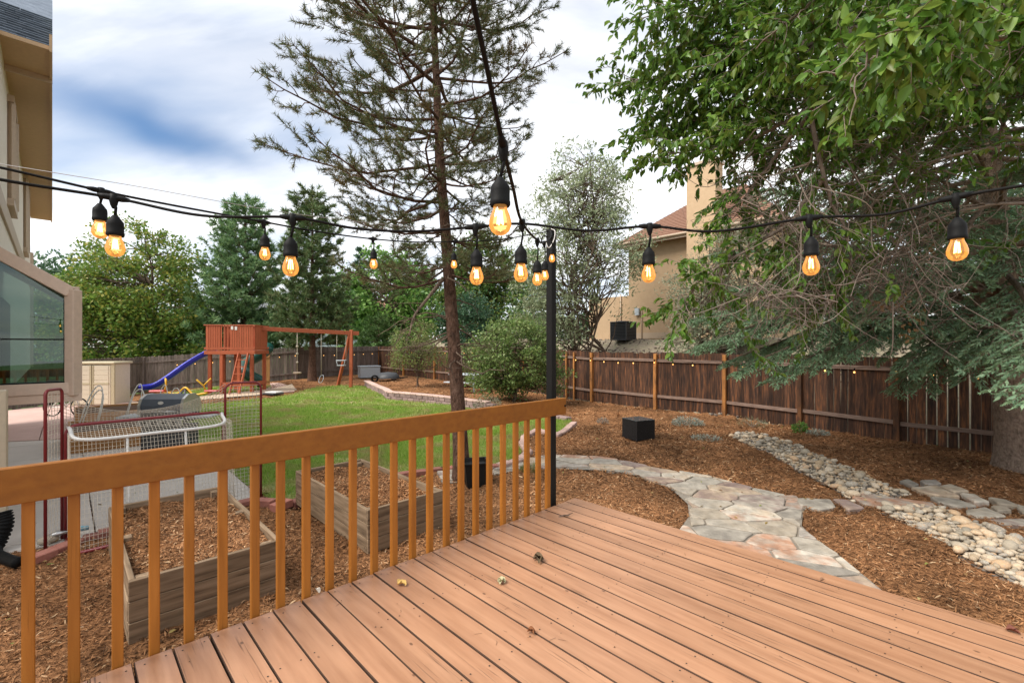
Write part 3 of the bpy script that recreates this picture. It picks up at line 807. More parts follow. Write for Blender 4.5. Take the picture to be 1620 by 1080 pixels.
def shrink(q, g):
    n = len(q); ar = sum(q[k][0] * q[(k + 1) % n][1] - q[(k + 1) % n][0] * q[k][1] for k in range(n))
    if ar < 0: q = q[::-1]
    out = list(q)
    for i in range(n):
        a, b_ = Vector(q[i]), Vector(q[(i + 1) % n]); d = b_ - a
        if d.length < 1e-5: continue
        nn = Vector((-d.y, d.x)).normalized() * g
        out = clip_poly(out, a + nn, b_ + nn)
        if len(out) < 3: return []
    return out
def roughen(q, amp, r):
    out = []; n = len(q)
    for i in range(n):
        a, b_ = Vector(q[i][:2]), Vector(q[(i + 1) % n][:2]); L = (b_ - a).length
        if L < .015: continue
        d = (b_ - a) / L; nn = Vector((-d.y, d.x))
        out.append(a + d * min(.018, L * .15) + nn * 0)
        m_ = max(1, int(L / .14))
        for k in range(1, m_): out.append(a.lerp(b_, k / m_) + nn * r.uniform(-amp, amp))
        out.append(b_ - d * min(.018, L * .15))
    return [(p.x, p.y) for p in out]
path = poly_sheet('path', PATH, .2, lambda x, y: gz(x, y) + .008 + (vnoise(x, y, 9, 5) - .5) * .008, M['mortar'])
rr = random.Random(3)
for q in voronoi_cells(PATH, .46, 21, (math.cos(-.35), math.sin(-.35), 1.55)):
    q = shrink(q, .011)
    if len(q) < 3: continue
    q = roughen(q, .009, rr)
    if len(q) < 4: continue
    z = gz1(*q[0]) + .026 + rr.uniform(-.006, .008); tx, ty = rr.uniform(-.012, .012), rr.uniform(-.012, .012)
    cx, cy = q[0]
    zt = [z + (p[0] - cx) * tx + (p[1] - cy) * ty for p in q]
    MB().prism(q, z - .05, zt, .007).build('flagstone', M['flag'], path)
step_root = bpy.data.objects.new('stepping_stone_path', None); COL.objects.link(step_root); step_root['kind'] = 'structure'
step_root.location = (STEPW[2][0].x, STEPW[2][0].y, -.68)
for s in STEPW:
    q = roughen([(p.x, p.y) for p in s], .014, rr); z = gz1(*q[0]) + .035 + rr.uniform(0, .015)
    MB().prism(q, z - .09, z, .012).build('flagstone', M['flag'], step_root)

# ------------------------------------------------------------------ dry creek of river rock
rock_meshes = []
for k in range(9):
    bm = bmesh.new(); bmesh.ops.create_icosphere(bm, subdivisions=2, radius=.5)
    sx, sy, sz = 1.0, random.uniform(.62, .9), random.uniform(.42, .66)
    for v in bm.verts:
        n = 1 + .22 * mnoise.noise(v.co * 1.7 + Vector((k * 9, 0, 0))) + .06 * mnoise.noise(v.co * 5 + Vector((0, k * 7, 0)))
        v.co = Vector((v.co.x * sx * n, v.co.y * sy * n, v.co.z * sz * n))
    for f in bm.faces: f.smooth = True
    me = bpy.data.meshes.new('river_rock'); bm.to_mesh(me); bm.free(); me.materials.append(M['rock']); rock_meshes.append(me)
def creek(name, poly, n_big):
    bed = poly_sheet(name, poly, .16, lambda x, y: gz(x, y) - .02 + (vnoise(x, y, 6, 8) - .5) * .03, M['creek'])
    xs = [p[0] for p in poly]; ys = [p[1] for p in poly]; r = random.Random(len(poly)); done = []
    for k in range(9000):
        if len(done) >= n_big: break
        x, y = r.uniform(min(xs), max(xs)), r.uniform(min(ys), max(ys))
        s = .06 + .13 * r.random() ** 2.0
        if not inpoly(np.array([x]), np.array([y]), poly)[0]: continue
        if any((x - a) ** 2 + (y - b_) ** 2 < (.36 * (s + c)) ** 2 for a, b_, c in done): continue
        if abs(x) > 1.3 * y: continue
        done.append((x, y, s))
        inst('river_rock', r.choice(rock_meshes), bed, (x, y, gz1(x, y) + s * .16 + r.uniform(0, .035)), (r.uniform(-.3, .3), r.uniform(-.3, .3), r.uniform(0, 6.28)), (s, s, s * r.uniform(.85, 1.15)))
    # small pebbles between, too small to pick apart
    bm = bmesh.new(); bmesh.ops.create_icosphere(bm, subdivisions=1, radius=.5); pv = np.array([v.co for v in bm.verts]); pf = np.array([[v.index for v in f.verts] for f in bm.faces]); bm.free()
    X, Y = scatter(int(9000), min(xs), max(xs), min(ys), max(ys)); ok = inpoly(X, Y, poly) & visible(X, Y); X, Y = X[ok][:1500], Y[ok][:1500]; n = len(X)
    S = rng.uniform(.03, .075, n); a = rng.uniform(0, 6.28, n); c, s_ = np.cos(a), np.sin(a)
    lx = pv[None, :, 0] * S[:, None]; ly = pv[None, :, 1] * S[:, None] * .75; lzv = pv[None, :, 2] * S[:, None] * .55
    Vt = np.stack([X[:, None] + lx * c[:, None] - ly * s_[:, None], Y[:, None] + lx * s_[:, None] + ly * c[:, None], gz(X, Y)[:, None] + .01 + lzv], -1).reshape(-1, 3)
    o = np_mesh('pebble', Vt, (np.arange(n)[:, None, None] * len(pv) + pf[None]).reshape(-1, 3), M['rock_small'], None, True); o.parent = bed; o['kind'] = 'stuff'
creek('dry_creek_bed', CREEK_A, 230); creek('dry_creek_bed', CREEK_B, 295)

# ------------------------------------------------------------------ brick edging and retaining wall
def along(poly, step):
    """points spaced along a polyline with headings"""
    out = []; carry = 0.0
    for a, b_ in zip(poly[:-1], poly[1:]):
        d = b_ - a; d.z = 0; L = d.length
        if L < 1e-6: continue
        t = carry
        while t < L: out.append((a + d * (t / L), math.atan2(d.y, d.x))); t += step
        carry = t - L
    return out
def shared_box(name, sx, sy, sz, b, mat):
    mb = MB().box((0, 0, 0), sx, sy, sz, None, b); me = bpy.data.meshes.new(name); me.from_pydata(mb.v, [], mb.f); me.materials.append(mat); me.update()
    bm = bmesh.new(); bm.from_mesh(me); bmesh.ops.recalc_face_normals(bm, faces=bm.faces); bm.to_mesh(me); bm.free()
    return me
brick_me = shared_box('brick', .245, .14, .10, .008, M['brick']); pale_me = shared_box('edging_block', .28, .16, .11, .012, M['brick_pale'])
ed = thing('brick_edging', 'red brick edging between the concrete patio, lawn and bark mulch', 'edging', gp(420, 800, -.7))
def lay(poly, me, name, root, step, zoff, jit=.012):
    for p, h in along(poly, step):
        inst(name, me, root, (p.x + random.uniform(-jit, jit), p.y + random.uniform(-jit, jit), gz1(p.x, p.y) + zoff + random.uniform(-.006, .008)), (random.uniform(-.04, .04), random.uniform(-.04, .04), h + random.uniform(-.06, .06)))
lay(PX([(62, 884), (105, 866), (140, 853), (178, 846)], -.7), brick_me, 'brick', ed, .265, .0)
lay(PX([(178, 846), (300, 819), (398, 799), (446, 803), (520, 778)], -.7), brick_me, 'brick', ed, .262, .035)
lay(PX([(520, 778), (610, 752), (700, 740), (800, 735)], -.7), brick_me, 'brick', ed, .262, .01)
ed2 = thing('block_edging', 'pale pink curved block edging around the lawn tip by the flagstone path', 'edging', gp(826, 720, -.7))
lay(PX([(800, 735), (824, 728), (836, 716), (826, 702), (832, 690), (850, 681), (880, 691), (893, 684), (908, 672)], -.7), pale_me, 'edging_block', ed2, .29, .03)
rw = thing('retaining_wall', 'low curved wall of rough pink and grey blocks behind the lawn', 'wall', WALL[4])
blk = shared_box('wall_block', .285, .22, .125, .014, M['wallblock']); cap = shared_box('cap_stone', .295, .27, .06, .012, M['wallcap'])
pl = WALL[:9]
for k in range(2):
    for p, h in along(pl, .30):
        q = p + Vector((math.cos(h), math.sin(h), 0)) * (.15 * k)
        inst('wall_block', blk, rw, (q.x, q.y + .04 * k, gz1(q.x, q.y - .3) + .055 + .13 * k), (random.uniform(-.03, .03), 0, h + random.uniform(-.07, .07)))
for p, h in along(pl, .305): inst('cap_stone', cap, rw, (p.x, p.y + .06, gz1(p.x, p.y - .3) + .285), (0, 0, h + random.uniform(-.04, .04)))
for p, h in along(WALL[8:], .30):
    inst('wall_block', blk, rw, (p.x, p.y, gz1(p.x, p.y - .3) + .06), (random.uniform(-.03, .03), 0, h + random.uniform(-.06, .06)))

def slope_rocks():
    bm = bmesh.new(); bmesh.ops.create_icosphere(bm, subdivisions=1, radius=.5); pv = np.array([v.co for v in bm.verts]); pf = np.array([[v.index for v in f.verts] for f in bm.faces]); bm.free()
    X, Y = scatter(9000, -2, 12, 12, 26); db = (X - 2.99) * .8 + (Y - 17) * .6; ok = (db > .3) & (db < 5.0) & (rng.uniform(0, 1, 9000) < np.where((db > 2.2) & (db < 3.8), 1.0, .35)); X, Y = X[ok], Y[ok]; n = len(X)
    S = rng.uniform(.05, .15, n); a = rng.uniform(0, 6.28, n); c, s_ = np.cos(a), np.sin(a); lx = pv[None, :, 0] * S[:, None]; ly = pv[None, :, 1] * S[:, None] * .75; lzv = pv[None, :, 2] * S[:, None] * .7
    Vt = np.stack([X[:, None] + lx * c[:, None] - ly * s_[:, None], Y[:, None] + lx * s_[:, None] + ly * c[:, None], gz(X, Y)[:, None] + .02 + lzv], -1).reshape(-1, 3)
    o = np_mesh('slope_rock', Vt, (np.arange(n)[:, None, None] * len(pv) + pf[None]).reshape(-1, 3), pmat('slope_rock', [(.09, .07, .06), (.17, .13, .105), (.27, .22, .175)], 8, source='island', bump=.2, objvar=0)); o['kind'] = 'stuff'
slope_rocks()

# ================================================================== DECK
MUV = Matrix((V, -U * -1, Vector((0, 0, 1)))).transposed()      # local x along the boards
deck = thing('deck', 'salmon stained plank deck raised above the mulch garden', 'deck', dk(0, 0, 0))
angV = math.atan2(V.y, V.x); angU = math.atan2(U.y, U.x)
PITCH, BW, BL = .1425, .1368, 6.0
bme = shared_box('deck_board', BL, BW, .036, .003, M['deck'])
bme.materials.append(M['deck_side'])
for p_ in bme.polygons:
    if abs(p_.normal.y) > .3 or p_.normal.z < -.3: p_.material_index = 1  # bevels take the painted gap shade too, so they don't catch sky light
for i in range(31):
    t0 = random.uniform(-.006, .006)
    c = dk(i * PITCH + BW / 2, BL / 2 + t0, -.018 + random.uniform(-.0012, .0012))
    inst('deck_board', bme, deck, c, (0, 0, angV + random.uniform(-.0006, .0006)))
MB().bar(dk(-.006, .03, -.165), dk(-.006, BL, -.165), .036, .24).build('rim_board', M['deck'], deck)
MB().bar(dk(.0, .045, -.165), dk(4.4, .045, -.165), .036, .24).build('rim_board', M['deck'], deck)
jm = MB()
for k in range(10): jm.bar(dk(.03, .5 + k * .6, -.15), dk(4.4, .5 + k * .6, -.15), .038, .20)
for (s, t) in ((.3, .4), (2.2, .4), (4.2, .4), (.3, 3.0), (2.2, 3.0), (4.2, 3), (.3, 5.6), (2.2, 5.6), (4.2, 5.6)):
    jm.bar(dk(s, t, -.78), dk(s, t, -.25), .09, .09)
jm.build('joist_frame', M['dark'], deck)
sv = MB()
for i in range(31):
    for tt in (.05, .5, 1.1, 1.7, 2.3, 2.9, 3.5):
        for ds in (.028, BW - .028):
            c = dk(i * PITCH + ds + random.uniform(-.006, .006), tt + random.uniform(-.012, .012), 0.0)
            a0 = random.random() * 6
            sv.add([(c.x + .0042 * math.cos(a0 + k * 1.047), c.y + .0042 * math.sin(a0 + k * 1.047), .0009) for k in range(6)], [(0, 1, 2, 3, 4, 5)])
o = sv.build('screw_head', M['dark'], deck, recalc=False); o['kind'] = 'stuff'

# railing
rail = thing('deck_railing', 'orange brown wooden deck railing with square balusters and one wide rail board', 'railing', dk(.2, -.03, 0))
RT = .93
bal_px = [-140, -30, 45, 117, 186, 244, 299, 352, 403, 443.5, 484, 521, 558, 591.5, 622.5, 652, 679.5, 705.5, 729, 752, 774, 795, 815, 833, 851, 866]
Pq = dk(0, -.035)
bal_s = []
for px in bal_px:
    a = (px - 810) / F                       # intersect the pixel column with the rail line
    y = (Pq.x - U.x / U.y * Pq.y) / (a - U.x / U.y); bal_s.append((Pq.y - y) / U.y)
bal_me = shared_box('baluster', .037, .037, RT + .14, .003, M['rail'])
# vertical grain: box long axis on local X, stood upright
mbx = MB().box((0, 0, 0), RT + .15, .038, .038, None, .003); bal_me = bpy.data.meshes.new('baluster'); bal_me.from_pydata(mbx.v, [], mbx.f); bal_me.materials.append(M['baluster']); bal_me.update()
for k in range(4): bal_s.append(max(bal_s) + .133)
for s in bal_s:
    inst('baluster', bal_me, rail, dk(s, -.032 + random.uniform(-.002, .002), (RT - .17) / 2 - .004), (0, math.radians(90), angU))
rb = MB().bar(dk(.165, -.012 + .022, RT - .072), dk(5.2, .010, RT - .072), .038, .144, .004); rb.build('rail_board', M['rail'], rail)
bl = MB(); c = dk(.185, .031, RT - .068)
bl.tube([c, c + V * .006], .009, 10); bl.build('bolt', M['black'], rail)

# steel post for the lights
PP = gp(872, 797, 0); post_c = dk(.185, -.105)
post_c = Vector(((872 - 810) / F * post_c.y, post_c.y, 0))
lp = thing('light_post', 'tall black square steel post beside the end of the deck railing', 'post', (post_c.x, post_c.y, gz1(post_c.x, post_c.y)))
MB().box((post_c.x, post_c.y, (2.43 - .75) / 2), .068, .068, 2.43 + .75, Matrix.Rotation(angU, 3, 'Z'), .006).build('post', M['blackmetal'], lp)
MB().box((post_c.x, post_c.y, 2.434), .076, .076, .012, Matrix.Rotation(angU, 3, 'Z'), .003).build('post_cap', M['blackmetal'], lp)
hk = MB(); hk.tube(curve_pts([(post_c.x - .035, post_c.y - .04, 2.36), (post_c.x - .075, post_c.y - .06, 2.37), (post_c.x - .09, post_c.y - .05, 2.32), (post_c.x - .06, post_c.y - .04, 2.29)], 5), .006, 6)
hk.build('hook', M['blackmetal'], lp)

# ================================================================== RAISED BEDS
def raised_bed(name, label, o, W, L, nb=3):
    """o: near rim corner; W along U, L along -V"""
    zt = o.z; h = .445; bh = h / nb; th = .036
    root = thing(name, label, 'raised bed', (o.x, o.y, zt - h), 'raised vegetable beds beside the deck')
    def P(a, b_, z): q = o + U * a - V * b_; return Vector((q.x, q.y, z))
    for k in range(nb):
        zc = zt - h + bh * (k + .5)
        j = lambda: random.uniform(-.004, .004)
        for (p, q) in ((P(0, .018 + j(), zc), P(W, .018 + j(), zc)), (P(0, L - .018 + j(), zc), P(W, L - .018 + j(), zc)),
                       (P(.018 + j(), .038, zc), P(.018 + j(), L - .038, zc)), (P(W - .018 + j(), .038, zc), P(W - .018 + j(), L - .038, zc))):
            p, q = Vector(p), Vector(q); d = (q - p)
            Lb = d.length; me_ = MB().box((0, 0, 0), Lb, th, bh - .004, None, .004)
            me = bpy.data.meshes.new('side_plank'); me.from_pydata(me_.v, [], me_.f); me.materials.append(M['greywood']); me.update()
            inst('side_plank', me, root, (p + q) / 2, (0, 0, math.atan2(d.y, d.x) + random.uniform(-.004, .004)))
    for (a, b_) in ((.085, .085), (W - .085, .085), (W - .085, L - .085), (.085, L - .085), (.06, L / 2), (W - .06, L / 2)):
        mbk = MB().box((0, 0, 0), h - .012, .085, .085, None, .005); me = bpy.data.meshes.new('corner_block'); me.from_pydata(mbk.v, [], mbk.f); me.materials.append(M['greywood']); me.update()
        inst('corner_block', me, root, P(a, b_, zt - h / 2 - random.uniform(.0, .02)), (0, math.radians(90), angU))
    # mulch fill
    n = 22; xs = np.linspace(.04, W - .04, n); ys = np.linspace(.04, L - .04, n * 2)
    A, B = np.meshgrid(xs, ys); A = A.ravel(); B = B.ravel()
    def zf(A, B):
        return zt - .10 + .035 * (vnoise(A + o.x, B, 4, 3) - .3) * 2 + .05 * np.exp(-((A - W * .6) ** 2 + (B - L * .5) ** 2) * 2.0)
    X = o.x + U.x * A - V.x * B; Yv = o.y + U.y * A - V.y * B
    i = (np.arange(2 * n - 1)[:, None] * n + np.arange(n - 1)[None]).ravel()
    f = np.stack([i, i + 1, i + n + 1, i + n], 1)
    so = np_mesh('mulch_fill', np.c_[X, Yv, zf(A, B)], f, M['mulch'], root, True)
    if so.data.polygons[0].normal.z < 0: so.data.flip_normals()
    m_ = 9000; A = rng.uniform(.05, W - .05, m_); B = rng.uniform(.05, L - .05, m_)
    X = o.x + U.x * A - V.x * B; Yv = o.y + U.y * A - V.y * B
    chips('mulch_chip', X, Yv, zf(A, B) + rng.uniform(.0, .02, m_), .02, .06, root)
    return root
raised_bed('raised_bed', 'weathered wood raised bed nearest the house, beneath the long part of the railing', BED1_O, 1.0, 2.08)
raised_bed('raised_bed', 'weathered wood raised bed in front of the tall pine trunk, filled with bark', BED2_O, .92, 2.02)

# ================================================================== FENCES
def fence(name, label, line, inside, mat, pw, gapf, postmat, postw, railmat, H=1.83, skip_posts=(), dog=False, rails=(.35, 1.55), post_top=0.0, stubs=()):
    """inside: +1 / -1 side of the line on which posts and rails stand"""
    mid = line[len(line) // 2]
    root = thing(name, label, 'fence', (mid.x, mid.y, gz1(mid.x, mid.y)))
    if dog:
        c = .03; poly = [(-pw / 2, -H / 2), (pw / 2, -H / 2), (pw / 2, H / 2 - c), (pw / 2 - c, H / 2), (-pw / 2 + c, H / 2), (-pw / 2, H / 2 - c)]
    else: poly = [(-pw / 2, -H / 2), (pw / 2, -H / 2), (pw / 2, H / 2), (-pw / 2, H / 2)]
    n = len(poly); vs = [(x, -.009, z) for x, z in poly] + [(x, .009, z) for x, z in poly]
    fs = [tuple(range(n)), tuple(reversed(range(n, 2 * n)))] + [(i, n + i, n + (i + 1) % n, (i + 1) % n) for i in range(n)]
    me = bpy.data.meshes.new('picket'); me.from_pydata(vs, [], fs); me.materials.append(mat); me.update()
    cnt = 0
    for a, b_ in zip(line[:-1], line[1:]):
        d = (b_ - a); L = d.length; d.normalize(); nn = Vector((-d.y, d.x, 0)) * inside; h = math.atan2(d.y, d.x)
        t = .02
        while t < L - .02:
            p = a + d * (t + pw / 2) + nn * random.uniform(-.004, .004)
            tall = random.uniform(-.025, .025)
            inst('picket', me, root, (p.x, p.y, gz1(p.x - .2 * nn.x, p.y - .2 * nn.y) * 0 + gz1(a.x + nn.x * .3, a.y + nn.y * .3) * (1 - t / L) + gz1(b_.x + nn.x * .3, b_.y + nn.y * .3) * t / L + H / 2 + tall), (random.uniform(-.006, .006), random.uniform(-.007, .007), h))
            t += pw + gapf(p); cnt += 1
        za, zb = gz1(a.x + nn.x * .3, a.y + nn.y * .3), gz1(b_.x + nn.x * .3, b_.y + nn.y * .3)
        for rz in rails:
            pa = a + nn * .032 + d * .05; pb = b_ + nn * .032 - d * .05
            pa.z = za + rz + random.uniform(-.02, .02); pb.z = zb + rz + random.uniform(-.02, .02)
            Lr = (pb - pa).length; mbr = MB().box((0, 0, 0), Lr, .040, .088, None, .004); mr_ = bpy.data.meshes.new('fence_rail'); mr_.from_pydata(mbr.v, [], mbr.f); mr_.materials.append(railmat); mr_.update()
            inst('fence_rail', mr_, root, (pa + pb) / 2, (0, -math.asin((pb.z - pa.z) / Lr), h))
    pme = shared_box('fence_post', postw, postw, H + .0 + post_top + .1, .005, postmat)
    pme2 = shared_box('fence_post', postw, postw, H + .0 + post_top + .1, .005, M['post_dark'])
    for i, p in enumerate(line):
        if i in skip_posts: continue
        a = line[max(i - 1, 0)]; b_ = line[min(i + 1, len(line) - 1)]; d = (b_ - a).normalized(); nn = Vector((-d.y, d.x, 0)) * inside
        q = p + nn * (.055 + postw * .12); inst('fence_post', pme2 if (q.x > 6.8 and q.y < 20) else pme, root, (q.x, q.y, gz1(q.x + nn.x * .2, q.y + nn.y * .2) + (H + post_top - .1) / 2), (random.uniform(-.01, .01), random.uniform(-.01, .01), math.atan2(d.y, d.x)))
    for (q, h) in stubs:
        inst('fence_post', pme, root, (q.x, q.y, gz1(q.x, q.y) + H / 2 - .05), (0, 0, h), (.62, .62, 1.0))
    return root
dR = (RF[6] - RF[4]).normalized(); nR = Vector((dR.y, -dR.x, 0)) * -1
st = []
for px in (898.5, 910.5):
    a = (px - 810) / F
    best = min((abs((RF[4] + (RF[5] - RF[4]) * k / 200).x / (RF[4] + (RF[5] - RF[4]) * k / 200).y - a), k) for k in range(201))[1]
    q = RF[4] + (RF[5] - RF[4]) * best / 200; d = (RF[5] - RF[4]).normalized(); q = q + Vector((d.y, -d.x, 0)) * .09
    st.append((q, math.atan2(d.y, d.x)))
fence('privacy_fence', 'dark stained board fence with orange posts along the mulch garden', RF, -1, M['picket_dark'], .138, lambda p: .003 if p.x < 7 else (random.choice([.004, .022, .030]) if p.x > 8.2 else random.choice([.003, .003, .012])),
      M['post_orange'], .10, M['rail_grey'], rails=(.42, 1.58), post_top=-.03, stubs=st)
fence('back_fence', 'grey brown weathered picket fence behind the swing set', LF, 1, M['picket_grey'], .138, lambda p: .006, M['picket_grey'], .09, M['picket_grey'], dog=True)
fence('side_fence', 'short grey picket fence beyond the storage shed and patio', SF, 1, M['picket_grey'], .138, lambda p: .006, M['picket_grey'], .09, M['picket_grey'], dog=True)
# short new cedar screen by the play fort
g0 = at(414.5, 600, 23.5); g1 = at(427, 600, 23.5)
cg = thing('cedar_screen', 'narrow fresh orange cedar gate panel between play fort and back fence', 'gate', (g0.x, g0.y, gz1(g0.x, g0.y)))
w = (g1.x - g0.x) / 3
for k in range(3):
    x = g0.x + w * (k + .5); mbk = MB().box((0, 0, 0), 1.86, w - .006, .02, None, .002); me = bpy.data.meshes.new('picket'); me.from_pydata(mbk.v, [], mbk.f); me.materials.append(M['cedar']); me.update()
    inst('picket', me, cg, (x, g0.y, gz1(x, g0.y) + .93), (math.radians(90), math.radians(90), 0))
for z in (.3, 1.5):
    mbk = MB().box((0, 0, 0), 3 * w, .03, .09, None, .003); me = bpy.data.meshes.new('batten'); me.from_pydata(mbk.v, [], mbk.f); me.materials.append(M['cedar']); me.update()
    inst('batten', me, cg, ((g0.x + g1.x) / 2, g0.y - .03, gz1(g0.x, g0.y) + z))

# ================================================================== HOUSES
def wallbox(mb, p, q, th, z0, z1):
    """upright slab from p to q (xy), thickness th to the left"""
    p = Vector((p[0], p[1], 0)); q = Vector((q[0], q[1], 0)); d = (q - p).normalized(); n = Vector((-d.y, d.x, 0)) * th
    vs = [Vector((a.x, a.y, z)) for z in (z0, z1) for a in (p, q, q + n, p + n)]
    return mb.add(vs, [(0, 3, 2, 1), (4, 5, 6, 7), (0, 1, 5, 4), (1, 2, 6, 5), (2, 3, 7, 6), (3, 0, 4, 7)])
# ---- the house the deck belongs to, on the left edge
HV = Vector((-.7071, .7071, 0)); HN = Vector((.7071, .7071, 0))       # along the wall away from us; out of the wall
FAR = Vector((-14.15, 13.5, 0))
def hw(s, out=0.0, z=0.0): q = FAR - HV * s + HN * out; return Vector((q.x, q.y, z))
house = thing('house', 'pale stucco house with tan trim at the edge of the patio', 'house', hw(6, -2, gz1(-9, 9)))
mb = MB(); q0 = hw(12.6, -5.0); q1 = hw(12.6); q2 = hw(0); q3 = hw(0, -5.0)
mb.add([(p.x, p.y, z) for z in (.72, 5.25) for p in (q0, q1, q2, q3)], [(0, 1, 2, 3), (7, 6, 5, 4), (0, 4, 5, 1), (1, 5, 6, 2), (2, 6, 7, 3), (3, 7, 4, 0)])
mb.build('wall', M['housewhite'], house)
mb = MB(); q0 = hw(12.0, -5); q1 = hw(12.0, -.75); q2 = hw(.4, -.75); q3 = hw(.4, -5)
mb.add([(p.x, p.y, z) for z in (-1.3, .718) for p in (q0, q1, q2, q3)], [(0, 1, 2, 3), (7, 6, 5, 4), (0, 4, 5, 1), (1, 5, 6, 2), (2, 6, 7, 3), (3, 7, 4, 0)])
mb.build('lower_wall', M['housewhite'], house)
MB().bar(hw(12.6, .014, 3.15), hw(-.02, .014, 3.15), .028, .24, .003).build('trim_band', M['trim'], house)
MB().bar(hw(0.06, .014, 4.1), hw(0.06, .0141, .75), .12, .028).build('corner_trim', M['trim'], house)
for (s, z0, z1, wd) in ((9.3, 3.5, 4.88, .85), (4.2, 3.56, 5.1, .85)):
    f = MB()
    f.bar(hw(s - wd / 2, .03, z0), hw(s - wd / 2, .03, z1), .06, .10); f.bar(hw(s + wd / 2, .03, z0), hw(s + wd / 2, .03, z1), .06, .10)
    f.bar(hw(s - wd / 2 - .08, .035, z0 - .05), hw(s + wd / 2 + .08, .035, z0 - .05), .07, .10); f.bar(hw(s - wd / 2 - .08, .035, z1 + .05), hw(s + wd / 2 + .08, .035, z1 + .05), .07, .10)
    wo = f.build('window', M['trim'], house)
    MB().bar(hw(s - wd / 2 + .03, .006, (z0 + z1) / 2), hw(s + wd / 2 - .03, .006, (z0 + z1) / 2), .01, z1 - z0 - .04).build('pane', M['glass'], wo)
# eave: soffit, fascia, gutter
EO = .43
mb = MB(); a, b_, c, d = hw(11.2, 0), hw(11.2, EO), hw(-.3, EO), hw(-.3, 0)
mb.add([(p.x, p.y, z) for z in (5.17, 5.22) for p in (a, b_, c, d)], [(0, 1, 2, 3), (7, 6, 5, 4), (0, 4, 5, 1), (1, 5, 6, 2), (2, 6, 7, 3), (3, 7, 4, 0)]); mb.build('soffit', M['soffit'], house)
MB().bar(hw(11.25, EO + .014, 5.24), hw(-.32, EO + .014, 5.24), .028, .22).build('fascia', M['soffit'], house)
NEARC = hw(10.30, EO)
g0 = Vector((NEARC.x, NEARC.y, 5.24)) + HN * .03; g1 = g0 - HN * 5.5
mb = MB(); mb.bar(g0 - HV * .05 + Vector((0, 0, -.02)), g1 - HV * .05 + Vector((0, 0, -.02)), .03, .26); mb.build('fascia', M['trim'], house)
mb = MB(); mb.tube([g0 - HV * .13 + Vector((0, 0, .05)), g1 - HV * .13 + Vector((0, 0, .05))], .075, 10); mb.build('gutter', M['frame'], house)
# shingled slope rising away from the eave, in courses
sl = math.tan(math.radians(38)); up = (HV + Vector((0, 0, sl))).normalized()
n_c = 26; base = g0 - HV * .14 + Vector((0, 0, .10))
nrm = HN.cross(up).normalized()
if nrm.z < 0: nrm = -nrm
rroot = MB().bar(base - HN * .02 - nrm * .06 - HN * 0, base - HN * .02 - nrm * .06 + up * .02, .01, .01)
mb = MB(); A_ = base - nrm * .03; mb.add([A_, A_ - HN * 5.5, A_ - HN * 5.5 + up * 4.6, A_ + up * 4.6, A_ - nrm * .05, A_ - HN * 5.5 - nrm * .05, A_ - HN * 5.5 + up * 4.6 - nrm * .05, A_ + up * 4.6 - nrm * .05],
        [(0, 1, 2, 3), (7, 6, 5, 4), (0, 4, 5, 1), (1, 5, 6, 2), (2, 6, 7, 3), (3, 7, 4, 0)]); roof = mb.build('roof', M['shingle_grey'], house)
shm = []
for wd in (.22, .30, .36):
    shm.append((wd, shared_box('shingle', wd - .006, .19, .014, .002, M['shingle_grey'])))
Ms = Matrix((-HN, up, nrm)).transposed(); eul = Ms.to_euler()
cntS = 0
for r_ in range(16):
    x = random.uniform(-.2, 0)
    while x < 2.6 and cntS < 290:
        wd, me = random.choice(shm)
        lo = max(0.0, x)
        p = base - HN * (lo + wd / 2) + up * (.09 + r_ * .145) + nrm * (.012 + .006 * random.random())
        inst('shingle', me, roof, p, eul); x += wd; cntS += 1
        if x > 2.6: break
# garden window
gs = 12.0
def gw(out, z, s=gs): return hw(s, out, z)
WO = .69; zb, zt_in, zt_out = .80, 2.46, 2.05
gwt = MB(); depthw = 1.5
def ring(mb, pts, wdt, th):
    for a, b_ in zip(pts, pts[1:] + pts[:1]): mb.bar(a, b_, wdt, th, .004, up=HV)
fr = MB()
P4 = [gw(.0, zb + .09), gw(WO - .08, zb + .09), gw(WO - .08, zt_out - .03), gw(.0, zt_in - .03)]
for a, b_ in ((P4[0], P4[1]), (P4[2], P4[3])): fr.bar(a, b_, .09, .13, .006)
fr.bar(gw(WO - .055, zb), gw(WO - .055, zt_out), .12, .11, .006)
for k in range(1, 3):
    s2 = gs - depthw * k / 2
    fr.bar(gw(WO - .055, zb, s2), gw(WO - .055, zt_out, s2), .10, .10, .006); fr.bar(gw(0, zt_in - .03, s2), gw(WO - .08, zt_out - .03, s2), .08, .10, .006)
fr.bar(gw(WO - .05, zb + .09), gw(WO - .05, zb + .09, gs - depthw), .10, .12, .006); fr.bar(gw(WO - .05, zt_out - .02), gw(WO - .05, zt_out - .02, gs - depthw), .10, .12, .006)
gwo = fr.build('bay_window', M['frame'], house)
gb_ = MB(); bs = [gw(0, zb - .02, gs + .03), gw(WO + .02, zb - .02, gs + .03), gw(WO + .02, zb - .02, gs - depthw - .03), gw(0, zb - .02, gs - depthw - .03)]
gb_.add([(p.x, p.y, z) for z in (zb - .07, zb + .022) for p in bs], [(0, 1, 2, 3), (7, 6, 5, 4), (0, 4, 5, 1), (1, 5, 6, 2), (2, 6, 7, 3), (3, 7, 4, 0)]); gb_.build('sill', M['frame'], gwo)
gi = MB()                                                       # inner sash with narrow dark gasket
I4 = [gw(.0, zb + .16, gs - .012), gw(WO - .13, zb + .16, gs - .012), gw(WO - .13, zt_out - .115, gs - .012), gw(.0, zt_in - .10, gs - .012)]
gp_ = MB(); gp_.add([p + HV * .0 for p in I4] + [p + HV * .02 for p in I4], [(0, 1, 2, 3), (7, 6, 5, 4), (0, 4, 5, 1), (1, 5, 6, 2), (2, 6, 7, 3), (3, 7, 4, 0)]); gp_.build('pane', M['bayglass'], gwo)
